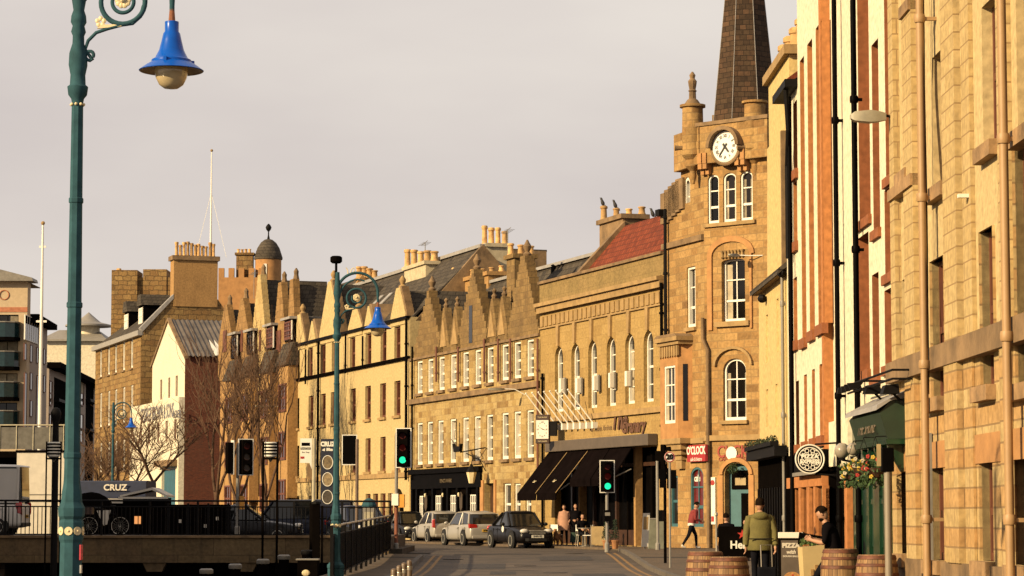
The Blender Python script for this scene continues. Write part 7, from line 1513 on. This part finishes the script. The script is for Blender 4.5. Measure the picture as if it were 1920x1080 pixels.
# two women before the awnings
t, M = person('woman in a dusty pink padded coat walking a brown dog', HG(1058,109), R(170), stand(wr_l=(-.22,.16,.98), wr_r=(.24,.1,.92)), dict(top=PINKC, bottom=TRK, shoe=SHOEB), .96, head=(R(-8),0), hair='long')
torso_shell(t, 'coat', PINKC, [(0,0,.62,.25,.2),(0,0,.66,.26,.21),(0,0,.85,.25,.2),(0,0,.87,.235,.19),(0,0,1.03,.235,.185),(0,0,1.05,.22,.175),(0,0,1.2,.23,.175),(0,0,1.32,.2,.14),(0,0,1.41,.1,.09)])
t, M = person('woman in a long black coat and dark green skirt beside the pink coat', HG(1079,109), R(185), stand(wr_l=(-.1,.2,1.08), wr_r=(.12,.2,1.06), el_l=(-.25,.0,1.1), el_r=(.25,.0,1.1)), dict(top=BLKC, bottom=GRNS, shoe=SHOEB), .98, head=(0,R(15)), hair='long')
torso_shell(t, 'coat', BLKC, [(0,0,.55,.24,.2),(0,0,.8,.235,.185),(0,0,1.05,.21,.165),(0,0,1.2,.22,.165),(0,0,1.33,.2,.14),(0,0,1.42,.09,.085)]); torso_shell(t, 'skirt', GRNS, [(0,0,.12,.24,.2),(0,0,.5,.21,.17),(0,0,.85,.17,.14)])
def sit(z=.46, **k):
    J = dict(pelvis=(0,0,z+.1), spine=(0,.0,z+.26), chest=(0,.02,z+.45), neck=(0,.03,z+.62), head=(0,.05,z+.71), sh_l=(-.185,.02,z+.55), sh_r=(.185,.02,z+.55), el_l=(-.24,.1,z+.27), el_r=(.24,.1,z+.27), wr_l=(-.15,.33,z+.25), wr_r=(.15,.33,z+.25), hip_l=(-.1,.04,z+.07), hip_r=(.1,.04,z+.07), kn_l=(-.12,.44,z+.06), kn_r=(.12,.44,z+.06), an_l=(-.12,.42,.09), an_r=(.12,.42,.09), to_l=(-.12,.58,.035), to_r=(.12,.58,.035))
    J.update(k); return J
t, M = person('seated cafe customer in black between the white chairs', HG(1091,105.9), R(200), sit(), dict(top=BLKC, bottom=TRK, shoe=SHOEB), .95, head=(0,R(10)))
def bench(label, loc, yaw):
    t = thing('bench', label, 'bench', loc, yaw); MB().box(-.5,.5,-.18,.18,.42,.46).build('seat', WOOD, t)
    for x in (-.42,.42): MB().box(x-.04,x+.04,-.16,.16,0,.42).build('leg', WOOD, t)
bench('wooden bench behind the lager banner under the man in black', pz(1376,80), R(0))
t, M = person('seated man in a black jacket behind the lager banner, seen from behind', pz(1362,80), R(5), sit(.45), dict(top=BLKC, bottom=TRK, shoe=SHOEB), 1.06, head=(0,R(-20)))
torso_shell(t, 'jacket', BLKC, [(0,0,.5,.24,.19),(0,0,.75,.25,.18),(0,0,.95,.26,.17),(0,0,1.07,.2,.13),(0,.02,1.13,.1,.09)])
t, M = person('second seated customer behind the lager banner by the teal door', pz(1399,80.3), R(160), sit(.42), dict(top=BLKC, bottom=TRK, shoe=SHOEB), .95, head=(0,0))
# dog on a lead
FUR = mat('tan_fur', (.30,.14,.055), .9, var=.5, scale=7)
def dog(label, loc, yaw):
    V = [(0,-.28,.40),(0,-.05,.41),(0,.18,.40),(0,.30,.50),(0,.36,.60),(0,.44,.585),(0,.51,.56),(0,-.40,.50),(0,-.44,.62)]; Rr = [.10,.105,.12,.075,.065,.045,.028,.025,.018]; E = [(0,1),(1,2),(2,3),(3,4),(4,5),(5,6),(0,7),(7,8)]
    for s in (-1,1):
        for y, b, pts in ((.2,2,((s*.085,.2,.28),(s*.085,.17,.16),(s*.085,.2,.04),(s*.085,.25,.025))),(-.27,0,((s*.09,-.22,.27),(s*.09,-.34,.15),(s*.09,-.31,.04),(s*.09,-.26,.025)))):
            p = b
            for k, q in enumerate(pts): V.append(q); Rr.append((.062,.034,.026,.026)[k]); E.append((p, len(V)-1)); p = len(V)-1
        V.append((s*.05,.34,.70)); Rr.append(.022); E.append((4, len(V)-1))
    me = bpy.data.meshes.new('dog'); me.from_pydata([Vector(v) for v in V], E, []); o = bpy.data.objects.new('raw_dog', me); COL.objects.link(o); skin_layer(me, Rr); sm = o.modifiers.new('Skin','SKIN'); sm.use_smooth_shade = True; o.modifiers.new('Sub','SUBSURF').render_levels = 1; o.modifiers['Sub'].levels = 1
    return o, loc, yaw, label
DOG = dog('tan dog standing at the feet of the woman in the pink coat', HG(1045,107.5), R(165))
# ---- grow the bodies
dg = bpy.context.evaluated_depsgraph_get()
for o, t, V, E, RR, tagm, hc, (nod, turn), h, cl in PENDING:
    me = bpy.data.meshes.new_from_object(o.evaluated_get(dg)); b = bmesh.new(); b.from_mesh(me)
    mats = []; idx = lambda m: mats.index(m) if m in mats else (mats.append(m) or len(mats)-1)
    for m in tagm: idx(m)
    segs = [(V[a], V[c], tagm[c], RR[a], RR[c]) for a, c in E]
    for f in b.faces:
        c = f.calc_center_median(); best = None
        for p, q, m, r0, r1 in segs:
            d = q-p; u = max(0, min(1, (c-p).dot(d)/max(1e-9, d.length_squared))); k = (c-p-d*u).length-(r0+(r1-r0)*u)*.8
            if best is None or k < best[0]: best = (k, m)
        f.material_index = idx(best[1]); f.smooth = True
    # head with nose, chin, ears and eyes, joined to the neck in the same mesh
    M = Matrix.Translation(hc+Vector((0,.015,.085))*h) @ Matrix.Rotation(turn,4,'Z') @ Matrix.Rotation(nod,4,'X') @ Matrix.Scale(h,4); n0 = len(b.verts)
    r = bmesh.ops.create_uvsphere(b, u_segments=20, v_segments=14, radius=1)
    for v in r['verts']:
        x, y, z = v.co; w_ = 1-.22*max(0,-z)**1.3; v.co = Vector((x*.076*w_, y*.094*(1-.10*max(0,-z)) + (.012 if z < -.3 and y > 0 else 0), z*.118))
        if y > .75 and -.35 < z < .05 and abs(x) < .3: v.co.y += .018*(1-abs(x)/.3)*(1-abs(z+.18)/.25)
        v.co = M @ v.co
    si = idx(SKIN)
    for f in {f for v in r['verts'] for f in v.link_faces}: f.material_index = si; f.smooth = True
    for s in (-1,1):
        r = bmesh.ops.create_uvsphere(b, u_segments=8, v_segments=6, radius=1, matrix=M @ Matrix.Translation((s*.078,-.005,-.005)) @ Matrix.Diagonal((.01,.02,.032,1)))
        for f in {f for v in r['verts'] for f in v.link_faces}: f.material_index = si; f.smooth = True
        r = bmesh.ops.create_uvsphere(b, u_segments=8, v_segments=6, radius=1, matrix=M @ Matrix.Translation((s*.03,.083,.012)) @ Matrix.Diagonal((.012,.008,.007,1))); ei = idx(EYE)
        for f in {f for v in r['verts'] for f in v.link_faces}: f.material_index = ei
    r = bmesh.ops.create_uvsphere(b, u_segments=8, v_segments=6, radius=1, matrix=M @ Matrix.Translation((0,.088,-.062)) @ Matrix.Diagonal((.022,.006,.006,1))); li = idx(mat('lips',(.24,.07,.055),.5))
    for f in {f for v in r['verts'] for f in v.link_faces}: f.material_index = li
    me.materials.clear()
    for m in mats: me.materials.append(m)
    b.to_mesh(me); b.free()
    bo = bpy.data.objects.new('body', me); COL.objects.link(bo); bo.parent = t; bpy.data.objects.remove(o)
o, loc, yaw, lab = DOG; me = bpy.data.meshes.new_from_object(o.evaluated_get(dg)); me.materials.clear(); me.materials.append(FUR); bpy.data.objects.remove(o)
o = bpy.data.objects.new('dog', me); COL.objects.link(o); o.location = loc; o.rotation_euler = (0,0,yaw); tag(o, lab, 'dog')
# ---------------------------------------------------------------- lettering becomes plain meshes
dg = bpy.context.evaluated_depsgraph_get()
for o in [o for o in scn.objects if o.type == 'FONT']:
    me = bpy.data.meshes.new_from_object(o.evaluated_get(dg)); nm = o.name
    for m_ in o.data.materials:
        if not len(me.materials): me.materials.append(m_)
    o.name = 'old_text'; n_ = bpy.data.objects.new(nm, me); COL.objects.link(n_)
    n_.parent = o.parent; n_.location = o.location; n_.rotation_euler = o.rotation_euler; n_.scale = o.scale
    bpy.data.objects.remove(o)
